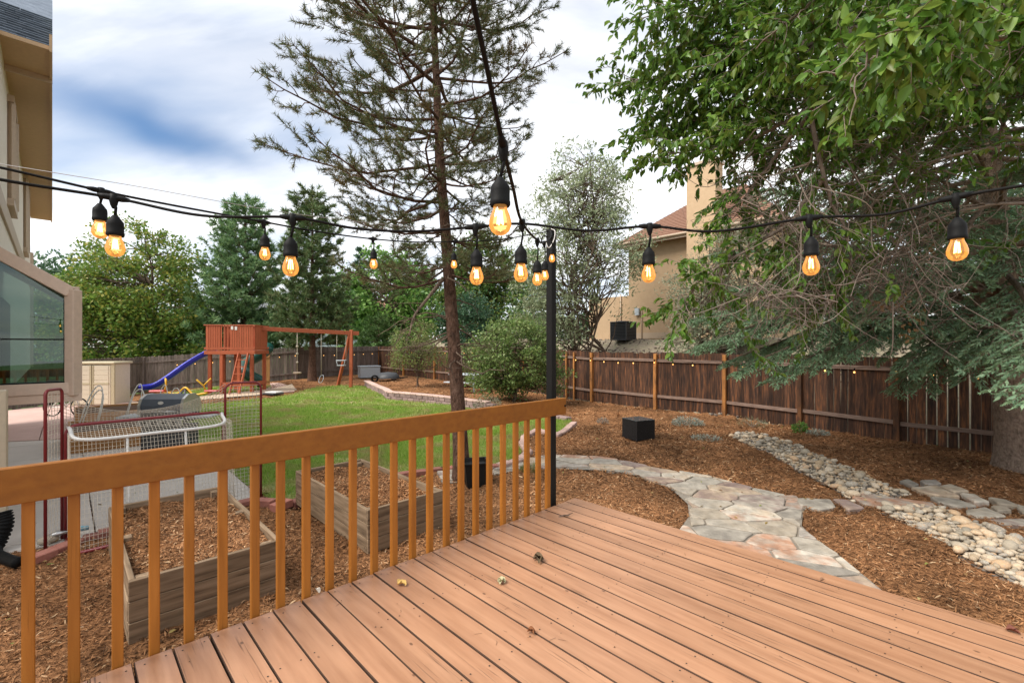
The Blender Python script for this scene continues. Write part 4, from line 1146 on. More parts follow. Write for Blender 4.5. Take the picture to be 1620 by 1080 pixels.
gi.bar(gw(0, zb + .66, gs + .004), gw(WO - .13, zb + .66, gs + .004), .02, .016)
gi.bar(gw(WO - .128, zb + .16, gs + .002), gw(WO - .128, zt_out - .115, gs + .002), .02, .014, up=HV); gi.bar(gw(0, zb + .162, gs + .002), gw(WO - .13, zb + .162, gs + .002), .02, .014)
gi.build('muntin', M['black'], gwo)
gf = MB(); I4 = [gw(WO - .03, zb + .15, gs - .06), gw(WO - .03, zb + .15, gs - depthw + .05), gw(WO - .03, zt_out - .1, gs - depthw + .05), gw(WO - .03, zt_out - .1, gs - .06)]
gf.add(I4 + [p - HN * .02 for p in I4], [(0, 1, 2, 3), (7, 6, 5, 4), (0, 4, 5, 1), (1, 5, 6, 2), (2, 6, 7, 3), (3, 7, 4, 0)]); gf.build('pane', M['bayglass'], gwo)
gf = MB(); I4 = [gw(.0, zt_in, gs - .0), gw(WO - .06, zt_out + .015, gs), gw(WO - .06, zt_out + .015, gs - depthw), gw(0, zt_in, gs - depthw)]
gf.add(I4 + [p - Vector((0, 0, .02)) for p in I4], [(0, 1, 2, 3), (7, 6, 5, 4), (0, 4, 5, 1), (1, 5, 6, 2), (2, 6, 7, 3), (3, 7, 4, 0)]); gf.build('pane', M['bayglass'], gwo)
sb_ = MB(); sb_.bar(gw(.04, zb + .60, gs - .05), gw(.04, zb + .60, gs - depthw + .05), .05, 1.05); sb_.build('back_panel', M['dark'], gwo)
sb_ = MB(); q4 = [gw(.06, zb + .60, gs - .08), gw(WO - .12, zb + .60, gs - .08), gw(WO - .12, zb + .60, gs - depthw + .08), gw(.06, zb + .60, gs - depthw + .08)]
sb_.add([(p.x, p.y, z) for z in (zb + .05, zb + .10) for p in q4], [(0, 1, 2, 3), (7, 6, 5, 4), (0, 4, 5, 1), (1, 5, 6, 2), (2, 6, 7, 3), (3, 7, 4, 0)]); sb_.build('counter', M['grey_plastic'], gwo)
# downspout with black corrugated hose
dx = at(7, 700, 4.7); gzz = gz1(dx.x, dx.y)
ds = thing('downspout', 'beige downspout emptying into black corrugated hose beside the railing', 'downspout', (dx.x, dx.y, gzz))
MB().box((dx.x - .02, dx.y, .18), .075, .09, 1.52, Matrix.Rotation(angU, 3, 'Z'), .012).build('pipe', M['downspout'], ds)
hs_ = MB(); pts = curve_pts([(dx.x + .0, dx.y - .01, -.30), (dx.x + .03, dx.y - .02, -.42), (dx.x + .01, dx.y - .06, -.58), (dx.x + .06, dx.y - .16, gzz + .06), (dx.x + .35, dx.y - .30, gzz + .05), (dx.x + .55, dx.y - .38, gzz + .05)], 14)
hs_.tube(pts, [(.068 if (i % 3) else .052) if i < 46 else .05 for i in range(len(pts))], 14); hs_.build('hose', M['black'], ds)

# ---- tan stucco house on the slope behind the fence
HA = Vector((4.06, 25.0, 0)); HD = Vector((.696, -.718, 0)).normalized(); HB = Vector((.718, .696, 0)).normalized()
def hp(t, back, z): q = HA + HD * t + HB * back; return Vector((q.x, q.y, z))
nh = thing('neighbour_house', 'tan stucco house with reddish roof and chimney above the dark fence', 'house', hp(6, 3, 1.6))
def hbox(mb, t0, t1, b0, b1, z0, z1):
    ps = [hp(t0, b0, 0), hp(t1, b0, 0), hp(t1, b1, 0), hp(t0, b1, 0)]
    return mb.add([(p.x, p.y, z) for z in (z0, z1) for p in ps], [(0, 3, 2, 1), (4, 5, 6, 7), (0, 1, 5, 4), (1, 2, 6, 5), (2, 3, 7, 6), (3, 0, 4, 7)])
hbox(MB(), 2.6, 9.2, 0, 8, 1.0, 6.42).build('wall', M['stucco'], nh)
hbox(MB(), -.1, 2.59, .35, 7, 1.0, 3.9).build('side_wing', M['stucco'], nh)
mb = MB(); e0, e1, bz = 2.15, 9.6, -.5
c0, c1, c2, c3 = hp(e0, bz, 6.40), hp(e1, bz, 6.40), hp(e1, 8.5, 6.40), hp(e0, 8.5, 6.40); r0, r1 = hp(5.0, 4.0, 9.4), hp(6.8, 4.0, 9.4)
mb.add([c0, c1, c2, c3, r0, r1] + [p - Vector((0, 0, .12)) for p in (c0, c1, c2, c3)], [(0, 1, 5, 4), (1, 2, 5), (2, 3, 4, 5), (3, 0, 4), (0, 6, 7, 1), (1, 7, 8, 2), (2, 8, 9, 3), (3, 9, 6, 0), (9, 8, 7, 6)])
nroof = mb.build('roof', M['shingle_red'], nh)
MB().bar(hp(e0 - .02, bz - .03, 6.30), hp(e1, bz - .03, 6.30), .04, .20).build('fascia', M['trim'], nh)
mb = MB(); mb.tube([hp(e0 - .05, bz - .10, 6.36), hp(e1, bz - .10, 6.36)], .06, 8); mb.build('gutter', M['trim'], nh)
# shingle courses of the near slope as thin steps
cs = MB(); rn = 24
for k in range(rn):
    f0 = k / rn; f1 = (k + 1.15) / rn; L0, L1 = c0.lerp(r0, f0), c0.lerp(r0, min(1, f1)); R0, R1 = c1.lerp(r1, f0), c1.lerp(r1, min(1, f1))
    nn = (R0 - L0).cross(L1 - L0).normalized(); nn = nn if nn.z > 0 else -nn
    cs.add([L0 + nn * .035, R0 + nn * .035, R1 + nn * .012, L1 + nn * .012, L0 + nn * .004, R0 + nn * .004], [(0, 1, 2, 3), (0, 4, 5, 1)])
    L0b, L1b = c3.lerp(r0, f0), c3.lerp(r0, min(1, f1)); A0, A1 = c0.lerp(r0, f0), c0.lerp(r0, min(1, f1)); n2 = (L0b - A0).cross(A1 - A0).normalized(); n2 = n2 if n2.z > 0 else -n2
    cs.add([A0 + n2 * .035, L0b + n2 * .035, L1b + n2 * .012, A1 + n2 * .012, A0 + n2 * .004, L0b + n2 * .004], [(0, 1, 2, 3), (0, 4, 5, 1)])
cs.build('shingle_course', M['shingle_red'], nroof)
ch = hbox(MB(), 5.95, 7.2, -.72, .05, 1.0, 9.15).build('chimney', M['stucco'], nh)
hbox(MB(), 5.88, 7.27, -.79, .12, 9.15, 9.27).build('chimney_cap', M['trim'], ch)
mb = MB(); hbox(mb, 2.65, 5.7, -.022, -.002, 1.7, 1.98); mb.build('foundation_band', M['trim'], nh)
ut = MB(); hbox(ut, 3.02, 3.24, -.14, -.005, 2.85, 3.2); ut.build('meter_box', M['grey_plastic'], nh)
ut = MB(); ut.tube([hp(3.36, -.05, 1.5), hp(3.36, -.05, 3.1), hp(3.24, -.05, 3.12)], .022, 6); ut.build('conduit', M['trim'], nh)
ut = MB(); ut.tube([hp(1.95, .30, 1.7), hp(1.95, .30, 4.0)], .03, 6); ut.build('conduit', M['trim'], nh)
# air conditioner
ac = at(986, 538, 21.6); az = gz1(ac.x, ac.y); ac = thing('air_conditioner', 'dark grey air conditioner box standing before the tan stucco wall', 'air conditioner', (ac.x, ac.y, az))
Rz = Matrix.Rotation(math.atan2(HD.y, HD.x), 3, 'Z'); L0 = ac.location
ACW, ACH = .88, .84
MB().box(L0 + Vector((0, 0, .06 + ACH / 2)), ACW - .06, ACW - .06, ACH - .06, Rz, .01).build('coil', M['dark'], ac)
c = MB()
for sx in (-1, 1):
    for sy in (-1, 1): c.box(L0 + Rz @ Vector((sx * (ACW / 2 - .03), sy * (ACW / 2 - .03), .06 + ACH / 2)), .06, .06, ACH, Rz, .008)
c.box(L0 + Vector((0, 0, .06 + .02)), ACW, ACW, .05, Rz, .01); c.box(L0 + Vector((0, 0, .06 + ACH)), ACW + .01, ACW + .01, .05, Rz, .012); c.build('cabinet', M['acgrey'], ac)
lv = MB()
for k in range(11):
    z = .14 + k * .068
    for sx in (-1, 1): lv.box(L0 + Rz @ Vector((sx * (ACW / 2 - .012), 0, z)), .012, ACW - .1, .03, Rz); lv.box(L0 + Rz @ Vector((0, sx * (ACW / 2 - .012), z)), ACW - .1, .012, .03, Rz)
lv.build('louvre', M['acgrey'], ac)
fan = MB(); fan.lathe(L0 + Vector((0, 0, .06 + ACH + .03)), [(.0, .03), (.30, .025), (.36, .0)], 16); fan.build('fan_guard', M['acgrey'], ac)

# ---- distant houses seen under the trees
def far_house(label, c, wx, wy, h, rh, wallm, roofm, ang):
    root = thing('distant_house', label, 'house', c, 'houses far beyond the back fence'); R = Matrix.Rotation(ang, 3, 'Z'); c = Vector(c)
    MB().box(c + Vector((0, 0, h / 2)), wx, wy, h, R).build('wall', wallm, root)
    e = .4; P = [R @ Vector((sx * (wx / 2 + e), sy * (wy / 2 + e), h)) + c for sx, sy in ((-1, -1), (1, -1), (1, 1), (-1, 1))]
    r0 = R @ Vector((-wx / 2 - e, 0, h + rh)) + c; r1 = R @ Vector((wx / 2 + e, 0, h + rh)) + c
    MB().add(P + [r0, r1], [(0, 1, 5, 4), (2, 3, 4, 5), (1, 2, 5), (3, 0, 4), (3, 2, 1, 0)]).build('roof', roofm, root)
    for k in range(3):
        for zf in (.32, .72):
            f = MB(); cx = -wx * .33 + k * wx * .33
            f.box(c + R @ Vector((cx, -wy / 2 - .03, h * zf)), 1.3, .06, 1.35, R); w_ = f.build('window', M['white'], root)
            MB().box(c + R @ Vector((cx, -wy / 2 - .07, h * zf)), 1.1, .04, 1.15, R).build('pane', M['glass'], w_)
M['farwall'] = solid('pale_blue_siding', (.42, .47, .52), .8); M['farwall2'] = solid('white_siding', (.62, .61, .58), .8); M['farroof'] = solid('grey_far_roof', (.15, .155, .17), .9)
def fh(px, py, Y): q = at(px, py, Y); return (q.x, q.y, q.z)
far_house('pale blue far house under the pine branches behind the swing beam', fh(535, 548, 62), 9, 7, 4.6, 2.2, M['farwall'], M['farroof'], .2)
far_house('white far house at the end of the swing beam with red roof', fh(590, 546, 78), 10, 7, 5.2, 2.4, M['farwall2'], M['shingle_red'], -.25)
far_house('white far house behind the play fort roofline and tree trunk', fh(447, 552, 66), 9, 7, 5.0, 2.4, M['farwall2'], M['farroof'], .1)

# ================================================================== PLAY SET
PO = at(376, 600, 20.9); pz = gz1(PO.x, PO.y)
FR = Matrix.Rotation(.10, 3, 'Z')
play = thing('play_set', 'reddish wooden play fort with slides and a long swing beam', 'play set', (PO.x, PO.y, pz))
def fp(x, y, z): q = FR @ Vector((x, y, 0)); return Vector((PO.x + q.x, PO.y + q.y, pz + z))
FW, FD, PH, RH = 1.95, 1.35, 1.80, 1.14       # width, depth, deck height, rail height
x0, x1, y0, y1 = -FW / 2, FW / 2, -FD / 2, FD / 2
def post(x, y, z0, z1, w=.13):
    MB().box((fp(x, y, z0) + fp(x, y, z1)) / 2, w, w, z1 - z0, FR, .008).build('post', M['playwood'], play)
for (x, y) in ((x0 + .08, y0 + .12), (x0 + .62, y0 + .02), (x1 - .07, y0 + .02), (x0 + .08, y1 - .07), (x0 + .62, y1 - .07), (x1 - .07, y1 - .07), (x0 + 1.34, y0 + .02)):
    post(x, y, -.15, PH)
mb = MB()
for k in range(10): mb.box(fp(x0 + (k + .5) * FW / 10, 0, PH + .06), FW / 10 - .01, FD + .1, .035, FR, .004)
mb.build('platform', M['playwood'], play)
for (a, b_) in (((x0 - .08, y0 - .04), (x1 + .08, y0 - .04)), ((x0 - .08, y1 + .04), (x1 + .08, y1 + .04)), ((x0 - .05, y0), (x0 - .05, y1)), ((x1 + .05, y0), (x1 + .05, y1))):
    MB().bar(fp(*a, PH + .02), fp(*b_, PH + .02), .045, .16, .006).build('rim_beam', M['playwood'], play)
    MB().bar(fp(*a, PH + RH + .08), fp(*b_, PH + RH + .08), .10, .045, .006).build('top_rail', M['playwood'], play)
    MB().bar(fp(*a, PH + .20), fp(*b_, PH + .20), .04, .09, .006).build('bottom_rail', M['playwood'], play)
mb = MB().box((0, 0, 0), .085, .022, RH - .04, None, .004); sl_me = bpy.data.meshes.new('slat'); sl_me.from_pydata(mb.v, [], mb.f); sl_me.materials.append(M['playwood']); sl_me.update()
mb = MB().box((0, 0, 0), .045, .022, RH - .04, None, .004); sl2 = bpy.data.meshes.new('slat'); sl2.from_pydata(mb.v, [], mb.f); sl2.materials.append(M['playwood']); sl2.update()
x = x0 + .06
while x < x1 - .02:
    opening = -.40 < x < .04
    inst('slat', sl2 if opening else sl_me, play, fp(x, y0 - .05, PH + RH / 2 + .1), (0, 0, .10)); x += .135 if opening else .097
for k in range(24):
    x = x0 + .05 + k * (FW - .1) / 23
    if -.65 < x < .25: continue
    inst('slat', sl_me, play, fp(x, y1 + .05, PH + RH / 2 + .1), (0, 0, .10))
for k in range(14):
    y = y0 + .1 + k * (FD - .2) / 13
    inst('slat', sl_me, play, fp(x1 + .05, y, PH + RH / 2 + .1), (0, 0, .10 + math.pi / 2)); inst('slat', sl_me, play, fp(x0 - .05, y, PH + RH / 2 + .1), (0, 0, .10 + math.pi / 2))
MB().bar(fp(x0 + .62, y0 - .02, .40), fp(x1 - .05, y0 - .02, .44), .05, .20, .006).build('sand_box_beam', M['playwood'], play)
MB().bar(fp(x1 - .02, y0 - .0, .42), fp(x1 - .02, y1, .42), .05, .18, .006).build('sand_box_beam', M['playwood'], play)
ld = MB(); 
for dx_ in (-.2, .2): ld.bar(fp(x1 - .52 + dx_ * 1, y0 - .62, -.02), fp(x1 - .38 + dx_, y0 - .06, PH), .045, .10, .005)
for k in range(1, 6):
    f = k / 6; c = fp(x1 - .52, y0 - .62, 0).lerp(fp(x1 - .38, y0 - .06, PH), f); ld.box(c, .42, .09, .03, FR, .004)
ld.build('ladder', M['playwood'], play)
# slides
def slide(name, path, w, mat):
    P = curve_pts(path, 8); vs = []; fs = []; k = 9
    for i, p in enumerate(P):
        t = P[min(i + 1, len(P) - 1)] - P[max(i - 1, 0)]; t = Vector(t); s = t.cross(Vector((0, 0, 1)))
        s = s.normalized() if s.length > 1e-6 else Vector((1, 0, 0)); n = s.cross(t).normalized()
        for j in range(k):
            a = -1.25 + 2.5 * j / (k - 1); vs.append(Vector(p) + s * (math.sin(a) * w / 2) + n * ((1 - math.cos(a)) * w * .55))
        for j in range(k):
            a = 1.25 - 2.5 * j / (k - 1); vs.append(Vector(p) + s * (math.sin(a) * (w / 2 + .03)) + n * ((1 - math.cos(a)) * w * .55 - .04))
    m_ = 2 * k
    for i in range(len(P) - 1):
        for j in range(m_): fs.append((i * m_ + j, i * m_ + (j + 1) % m_, (i + 1) * m_ + (j + 1) % m_, (i + 1) * m_ + j))
    fs.append(tuple(range(m_))); fs.append(tuple(range((len(P) - 1) * m_, len(P) * m_)))
    mb = MB(); mb.add(vs, fs, True); return mb.build(name, mat, play)
slide('blue_slide', [fp(x0 + .25, y0 + .35, PH + .05), fp(x0 - .05, y0 + .25, PH - .05), fp(x0 - .65, y0 - .05, 1.30), fp(x0 - 1.25, y0 - .4, .72), fp(x0 - 1.7, y0 - .65, .36), fp(x0 - 2.15, y0 - .9, .28)], .52, M['blue'])
tb = MB(); hel = []
for k in range(26):
    a = .4 + k * .21; hel.append(fp(.12 + .52 * math.cos(a), y1 + .85 + .52 * math.sin(a), PH + .25 - k * .068))
tb.tube(hel, .27, 12); tb.build('spiral_slide', M['green_plastic'], play)
for (xx, zz, c) in ((.12, PH + RH + .02, 'white'), (.28, PH + RH + .0, 'white')):
    MB().box(fp(xx, y0 - .07, zz - .06), .10, .02, .16, FR, .01).build('sign_plate', M[c], play)
# swing beam with A-frame
E = at(555, 606, 22.6); ez = gz1(E.x, E.y)
b0 = fp(x1 - .1, 0, PH + RH - .04); b1 = Vector((E.x, E.y, ez + 2.70)); bx = (b1 - b0).normalized()
MB().bar(b0, b1 + bx * .38, .10, .19, .008).build('swing_beam', M['playwood'], play)
MB().bar(Vector((E.x, E.y, ez - .15)), Vector((E.x + .02, E.y + .02, ez + 2.86)), .14, .14, .008).build('swing_leg', M['playwood'], play)
sleg = at(534, 603, 23.6); MB().bar(Vector((sleg.x, sleg.y, gz1(sleg.x, sleg.y) - .1)), Vector((E.x - .07, E.y + .05, ez + 2.60)), .13, .13, .008).build('swing_leg', M['playwood'], play)
def on_beam(px):
    a = (px - 810) / F; best = min(range(401), key=lambda k: abs((b0 + (b1 - b0) * k / 400).x / (b0 + (b1 - b0) * k / 400).y - a)); return b0 + (b1 - b0) * best / 400
# rope disc swing
q = on_beam(470); rs = thing('rope_swing', 'pale rope swing with round disc seat hanging under the beam', 'swing', (q.x, q.y, q.z))
MB().tube([q, q - Vector((0, 0, 1.95))], .016, 6).build('rope', M['rope'], rs)
for dz in (.75, 1.1, 1.5): MB().lathe(q - Vector((0, 0, dz)), [(0, .05), (.055, .03), (.055, -.03), (0, -.05)], 8).build('knot', M['rope'], rs)
MB().lathe(q - Vector((0, 0, 2.0)), [(0, .05), (.17, .045), (.19, .0), (.17, -.03), (0, -.035)], 14).build('seat', M['concrete_tan'], rs)
# toddler swing
q = on_beam(533); q2 = q + bx * .42
ts = thing('toddler_swing', 'grey blue toddler swing on two thin ropes beside the slanted leg', 'swing', (q.x, q.y, q.z))
mb = MB(); mb.tube([q, q - Vector((0, 0, 1.35))], .012, 5); mb.tube([q2, q2 - Vector((0, 0, 1.35))], .012, 5); mb.build('rope', M['rope'], ts)
c = (q + q2) / 2 - Vector((0, 0, 1.5)); mb = MB(); mb.tube([c + Vector((-.2, 0, .16)), c + Vector((-.2, -.16, .14)), c + Vector((.2, -.16, .14)), c + Vector((.2, 0, .16)), c + Vector((.2, .14, .14)), c + Vector((-.2, .14, .14))], .025, 6, True)
mb.box(c - Vector((0, 0, .1)), .36, .28, .04, None, .01); mb.tube([c + Vector((-.2, -.1, .14)), c + Vector((-.16, -.1, -.1))], .02, 6); mb.tube([c + Vector((.2, -.1, .14)), c + Vector((.16, -.1, -.1))], .02, 6)
mb.build('seat', M['grey_plastic'], ts)
# trapeze ring hanging low
q = on_beam(508); tr_ = thing('hoop_swing', 'thin rope ending in a pale hoop close to the pine trunk', 'swing', (q.x, q.y, q.z))
MB().tube([q, q - Vector((0, 0, 2.1))], .010, 5).build('rope', M['rope'], tr_)
mb = MB(); cc = q - Vector((0, 0, 2.27)); mb.tube([cc + Vector((.10 * math.cos(a), .14 * math.sin(a), .18 * math.sin(a))) for a in np.linspace(0, 6.28, 20, endpoint=False)], .012, 6, True); mb.build('hoop', M['grey_plastic'], tr_)
# storage box
q = at(584, 587, 27); q.z = gz1(q.x, q.y); sb = thing('deck_box', 'pale grey resin storage box against the back fence corner', 'storage box', q)
Rb = Matrix.Rotation(.55, 3, 'Z'); MB().box(q + Vector((0, 0, .32)), 1.15, .62, .62, Rb, .02).build('body', M['grey_plastic'], sb); MB().box(q + Vector((0, 0, .665)), 1.22, .68, .08, Rb, .03).build('lid', M['grey_plastic'], sb)
# dark covered barrow
q = at(614, 594, 24.5); q.z = gz1(q.x, q.y); wbr = thing('wheelbarrow', 'dark upturned wheelbarrow lying near the small leafy tree', 'wheelbarrow', q)
mb = MB(); mb.lathe(q + Vector((0, 0, .16)), [(.62, 0), (.6, .10), (.42, .28), (.0, .33)], 14); o = mb.build('tray', M['acgrey'], wbr)
mb = MB(); mb.tube([q + Vector((.3, -.5, .12)), q + Vector((.95, -.35, .2))], .025, 6); mb.tube([q + Vector((.3, .3, .12)), q + Vector((1.0, .2, .2))], .025, 6); mb.build('handle', M['black'], wbr)
mb = MB(); mb.tube([q + Vector((-.55, -.55 + .0, .17)) + Vector((.15 * math.cos(a), 0, .15 * math.sin(a))) for a in np.linspace(0, 6.28, 14, endpoint=False)], .05, 6, True); mb.build('wheel', M['black'], wbr)
# pale table / bench behind the big pine
q = at(738, 604, 19.2); q.z = gz1(q.x, q.y); tb_ = thing('garden_table', 'pale grey garden table half hidden by the big pine trunk', 'table', q)
Rt = Matrix.Rotation(-.5, 3, 'Z'); MB().box(q + Vector((0, 0, .70)), 1.35, .75, .05, Rt, .015).build('table_top', M['grey_plastic'], tb_)
for sx in (-1, 1):
    for sy in (-1, 1): MB().bar(q + Rt @ Vector((sx * .56, sy * .28, 0)), q + Rt @ Vector((sx * .52, sy * .26, .68)), .07, .07, .01).build('leg', M['grey_plastic'], tb_)
MB().box(q + Rt @ Vector((0, -.62, .40)), 1.25, .28, .045, Rt, .012).build('bench_seat', M['grey_plastic'], tb_)
# low stack of play boards by the fort
q = at(432, 621, 19.6); q.z = gz1(q.x, q.y) + .035; bs = thing('board_stack', 'low stack of white and dark boards lying beside the play fort', 'boards', q)
MB().box(q + Vector((0, 0, .03)), .75, .5, .06, Rt, .01).build('board', M['acgrey'], bs); MB().box(q + Vector((.05, 0, .085)), .6, .42, .05, Matrix.Rotation(-.3, 3, 'Z'), .01).build('board', M['white'], bs)
PADP = [gp(x, y, -.86) for x, y in [(412, 628), (430, 627), (466, 624), (464, 617), (440, 612), (412, 612)]]
poly_sheet('play_pad', PADP, .3, lambda x, y: gz(x, y) + .025, M['concrete_pink'])
# see-saw toy
q = at(293, 617, 17.2); q.z = gz1(q.x, q.y); ss = thing('seesaw', 'red and yellow toy seesaw in front of the blue slide', 'seesaw', q)
def sq(x, y, z): return q + Vector((x, y, z))
mb = MB(); mb.tube(curve_pts([sq(-.9, .1, .40), sq(-.35, .05, .30), sq(0, 0, .55), sq(.35, -.05, .30), sq(.9, -.1, .36)], 5), .035, 8); mb.build('beam', M['yellow'], ss)
for sx in (-1, 1):
    mb = MB(); mb.tube([sq(sx * .78, 0, .40), sq(sx * .70, -.02, .62), sq(sx * .56 , -.2, .86)], .026, 6); mb.tube([sq(sx * .70, -.02, .62), sq(sx * .86, .16, .88)], .026, 6); mb.build('handle', M['yellow'], ss)
    MB().box(sq(sx * 1.02, 0, .42), .55, .24, .07, Matrix.Rotation(-.06 * sx, 3, 'Z'), .03).build('seat', M['red'], ss)
mb = MB(); mb.tube([sq(-.25, -.35, .02), sq(0, 0, .5), sq(.25, .35, .02)], .04, 8); mb.tube([sq(.25, -.35, .02), sq(0, 0, .5), sq(-.25, .35, .02)], .04, 8); mb.build('base', M['acgrey'], ss)

# ================================================================== PATIO THINGS
# storage shed
q = at(161, 636, 18.2); q.z = gz1(q.x, q.y) + .01
sh = thing('storage_shed', 'cream resin storage shed with double doors at the far patio edge', 'shed', q)
RS = Matrix.Rotation(.06, 3, 'Z'); SW, SH, SDp = 1.62, 1.62, .85
def sp(x, y, z): return q + RS @ Vector((x, y, z))
MB().box(sp(0, .02, SH / 2), SW - .06, SDp - .08, SH - .02, RS, .01).build('body', M['shedmat'], sh)
MB().box(sp(0, 0, SH + .03), SW + .08, SDp + .12, .09, RS, .03).build('lid', M['shedtrim'], sh)
for sx in (-1, 1):
    MB().box(sp(sx * (SW / 2 - .07), -SDp / 2 + .02, SH / 2), .14, .07, SH, RS, .012).build('corner_trim', M['shedtrim'], sh)
    dr = MB().box(sp(sx * .345, -SDp / 2 + .0, SH / 2 - .01), .655, .05, SH - .10, RS, .01).build('door', M['shedmat'], sh)
    pm = MB()
    for k in range(8): pm.box(sp(sx * .345, -SDp / 2 - .03, .16 + k * .185), .53, .016, .172, RS, .006)
    pm.build('door_panel', M['shedmat'], dr)
    MB().box(sp(sx * .045, -SDp / 2 - .03, SH / 2), .05, .03, SH - .12, RS, .006).build('stile', M['shedtrim'], dr)
    MB().box(sp(sx * .345, -SDp / 2 - .035, SH * .53), .55, .025, .07, RS, .005).build('cross_rail', M['shedtrim'], dr)
MB().box(sp(-.62, -SDp / 2 - .05, .98), .10, .04, .05, RS, .01).build('handle', M['black'], sh)
# planter boxes with white hoops
def planter(label, px, Y0, Lb, Wb):
    o = at(px, 690, Y0); o.z = gz1(o.x, o.y)
    root = thing('planter_box', label, 'planter', o, 'planter boxes with hoops on the patio'); h = .42
    def P(a, b_, z): w_ = o + U * a - V * b_; return Vector((w_.x, w_.y, o.z + z))
    for k in range(2):
        z = .115 + k * .205
        for (p, r) in ((P(0, 0, z), P(Wb, 0, z)), (P(0, Lb, z), P(Wb, Lb, z)), (P(.02, .02, z), P(.02, Lb - .02, z)), (P(Wb - .02, .02, z), P(Wb - .02, Lb - .02, z))):
            d = r - p; me_ = MB().box((0, 0, 0), d.length, .035, .2, None, .005); me = bpy.data.meshes.new('side_plank'); me.from_pydata(me_.v, [], me_.f); me.materials.append(M['cedar']); me.update()
            inst('side_plank', me, root, (p + r) / 2, (0, 0, math.atan2(d.y, d.x)))
    s = MB(); a = [P(.04, .04, h - .06), P(Wb - .04, .04, h - .06), P(Wb - .04, Lb - .04, h - .06), P(.04, Lb - .04, h - .06)]
    s.prism([(p.x, p.y) for p in a], o.z + .02, o.z + h - .05); s.build('soil', M['soil'], root)
    return root, P
r1_, P1 = planter('brown planter box with leaning white hoops, nearer the red goal net', 108, 8.9, 1.9, 1.55)
r2_, P2 = planter('brown planter box with a single white hoop, farther from the goal net', 118, 11.3, 1.9, 1.5)
def hoop(root, c, hgt, wid, lean, ang):
    R = Matrix.Rotation(ang, 3, 'Z'); pts = []
    for a in np.linspace(0, math.pi, 14):
        x = -wid * math.cos(a); z = hgt * math.sin(a) ** .6; pts.append(Vector(c) + R @ Vector((x + lean * z, .15 * z, z)))
    MB().tube(pts, .012, 6).build('hoop', M['white'], root)
hb = at(137, 668, 9.6)
for (px, py, Y, h, w_, ln, an) in ((136, 680, 9.3, .88, .13, .20, .5), (139, 682, 9.35, .82, .12, .22, .7), (206, 664, 10.4, .80, .10, .18, .4), (212, 666, 10.2, .70, .13, .12, .5)):
    c = at(px, py, Y); hoop(r1_, (c.x, c.y, c.z), h, w_, ln, an)
c = at(255, 655, 12.5); hoop(r2_, (c.x, c.y, c.z), .78, .10, .05, .3)
c = at(274, 655, 12.5); hoop(r2_, (c.x, c.y, c.z), .70, .14, .05, .3)
# bicycle partly hidden
q = at(104, 648, 14.2); q.z = gz1(q.x, q.y) + .02; bk = thing('bicycle', 'small dark bicycle behind the bay window and planter boxes', 'bicycle', q)
for dx_ in (-.42, .42):
    mb = MB(); mb.tube([q + Vector((dx_ + .27 * math.cos(a), 0, .29 + .27 * math.sin(a))) for a in np.linspace(0, 6.28, 22, endpoint=False)], .02, 6, True)
    for k in range(8): a = k * .785; mb.tube([q + Vector((dx_, 0, .29)), q + Vector((dx_ + .26 * math.cos(a), 0, .29 + .26 * math.sin(a)))], .003, 3)
    mb.build('wheel', M['black'], bk)
mb = MB(); A_ = q + Vector((-.42, 0, .29)); B_ = q + Vector((0, 0, .27)); C_ = q + Vector((-.12, 0, .62)); D_ = q + Vector((.30, 0, .66)); E_ = q + Vector((.42, 0, .29))
for p, r in ((A_, B_), (B_, C_), (C_, D_), (B_, D_), (D_, E_), (A_, C_), (D_, D_ + Vector((-.05, 0, .17)))): mb.tube([p, r], .018, 6)
mb.build('frame', M['white'], bk)
mb = MB(); h0 = D_ + Vector((-.05, 0, .17)); mb.tube([h0 + Vector((-.1, -.26, .07)), h0 + Vector((0, -.12, .02)), h0, h0 + Vector((0, .12, .02)), h0 + Vector((-.1, .26, .07))], .014, 6); mb.build('handlebar', M['black'], bk)
MB().box(C_ + Vector((-.02, 0, .09)), .24, .13, .05, None, .02).build('saddle', M['black'], bk)

# gas grill
q = at(270, 700, 8.3); q.z = gz1(q.x, q.y) + .02
gr = thing('gas_grill', 'steel gas grill with blue grey lid and side shelves behind the goal net', 'grill', q)
RG = Matrix.Rotation(.08, 3, 'Z')
def gg(x, y, z): return q + RG @ Vector((x, y, z))
lidp = [(-.27, .90), (-.27, 1.05), (-.22, 1.16), (-.10, 1.23), (.08, 1.23), (.22, 1.14), (.27, 1.0), (.27, .90)]
mb = MB(); n = len(lidp); vs = [gg(-.33, y, z) for y, z in lidp] + [gg(.33, y, z) for y, z in lidp]
mb.add(vs, [tuple(range(n)), tuple(reversed(range(n, 2 * n)))] + [(i, (i + 1) % n, n + (i + 1) % n, n + i) for i in range(n)]); lid = mb.build('lid', M['grilllid'], gr)
for sx in (-1, 1):
    lp2 = [(y * 1.04, z + (.008 if z > .95 else 0)) for y, z in lidp]; vs = [gg(sx * .33, y, z) for y, z in lp2] + [gg(sx * .375, y, z) for y, z in lp2]
    MB().add(vs, [tuple(range(n)), tuple(reversed(range(n, 2 * n)))] + [(i, (i + 1) % n, n + (i + 1) % n, n + i) for i in range(n)]).build('end_cap', M['steel'], lid)
mb = MB(); mb.tube([gg(-.27, -.29, .955), gg(-.27, -.33, .955), gg(.27, -.33, .955), gg(.27, -.29, .955)], .014, 8); mb.build('lid_handle', M['steel'], lid)
mb = MB(); vs = []; c_ = [(.0, 0)]
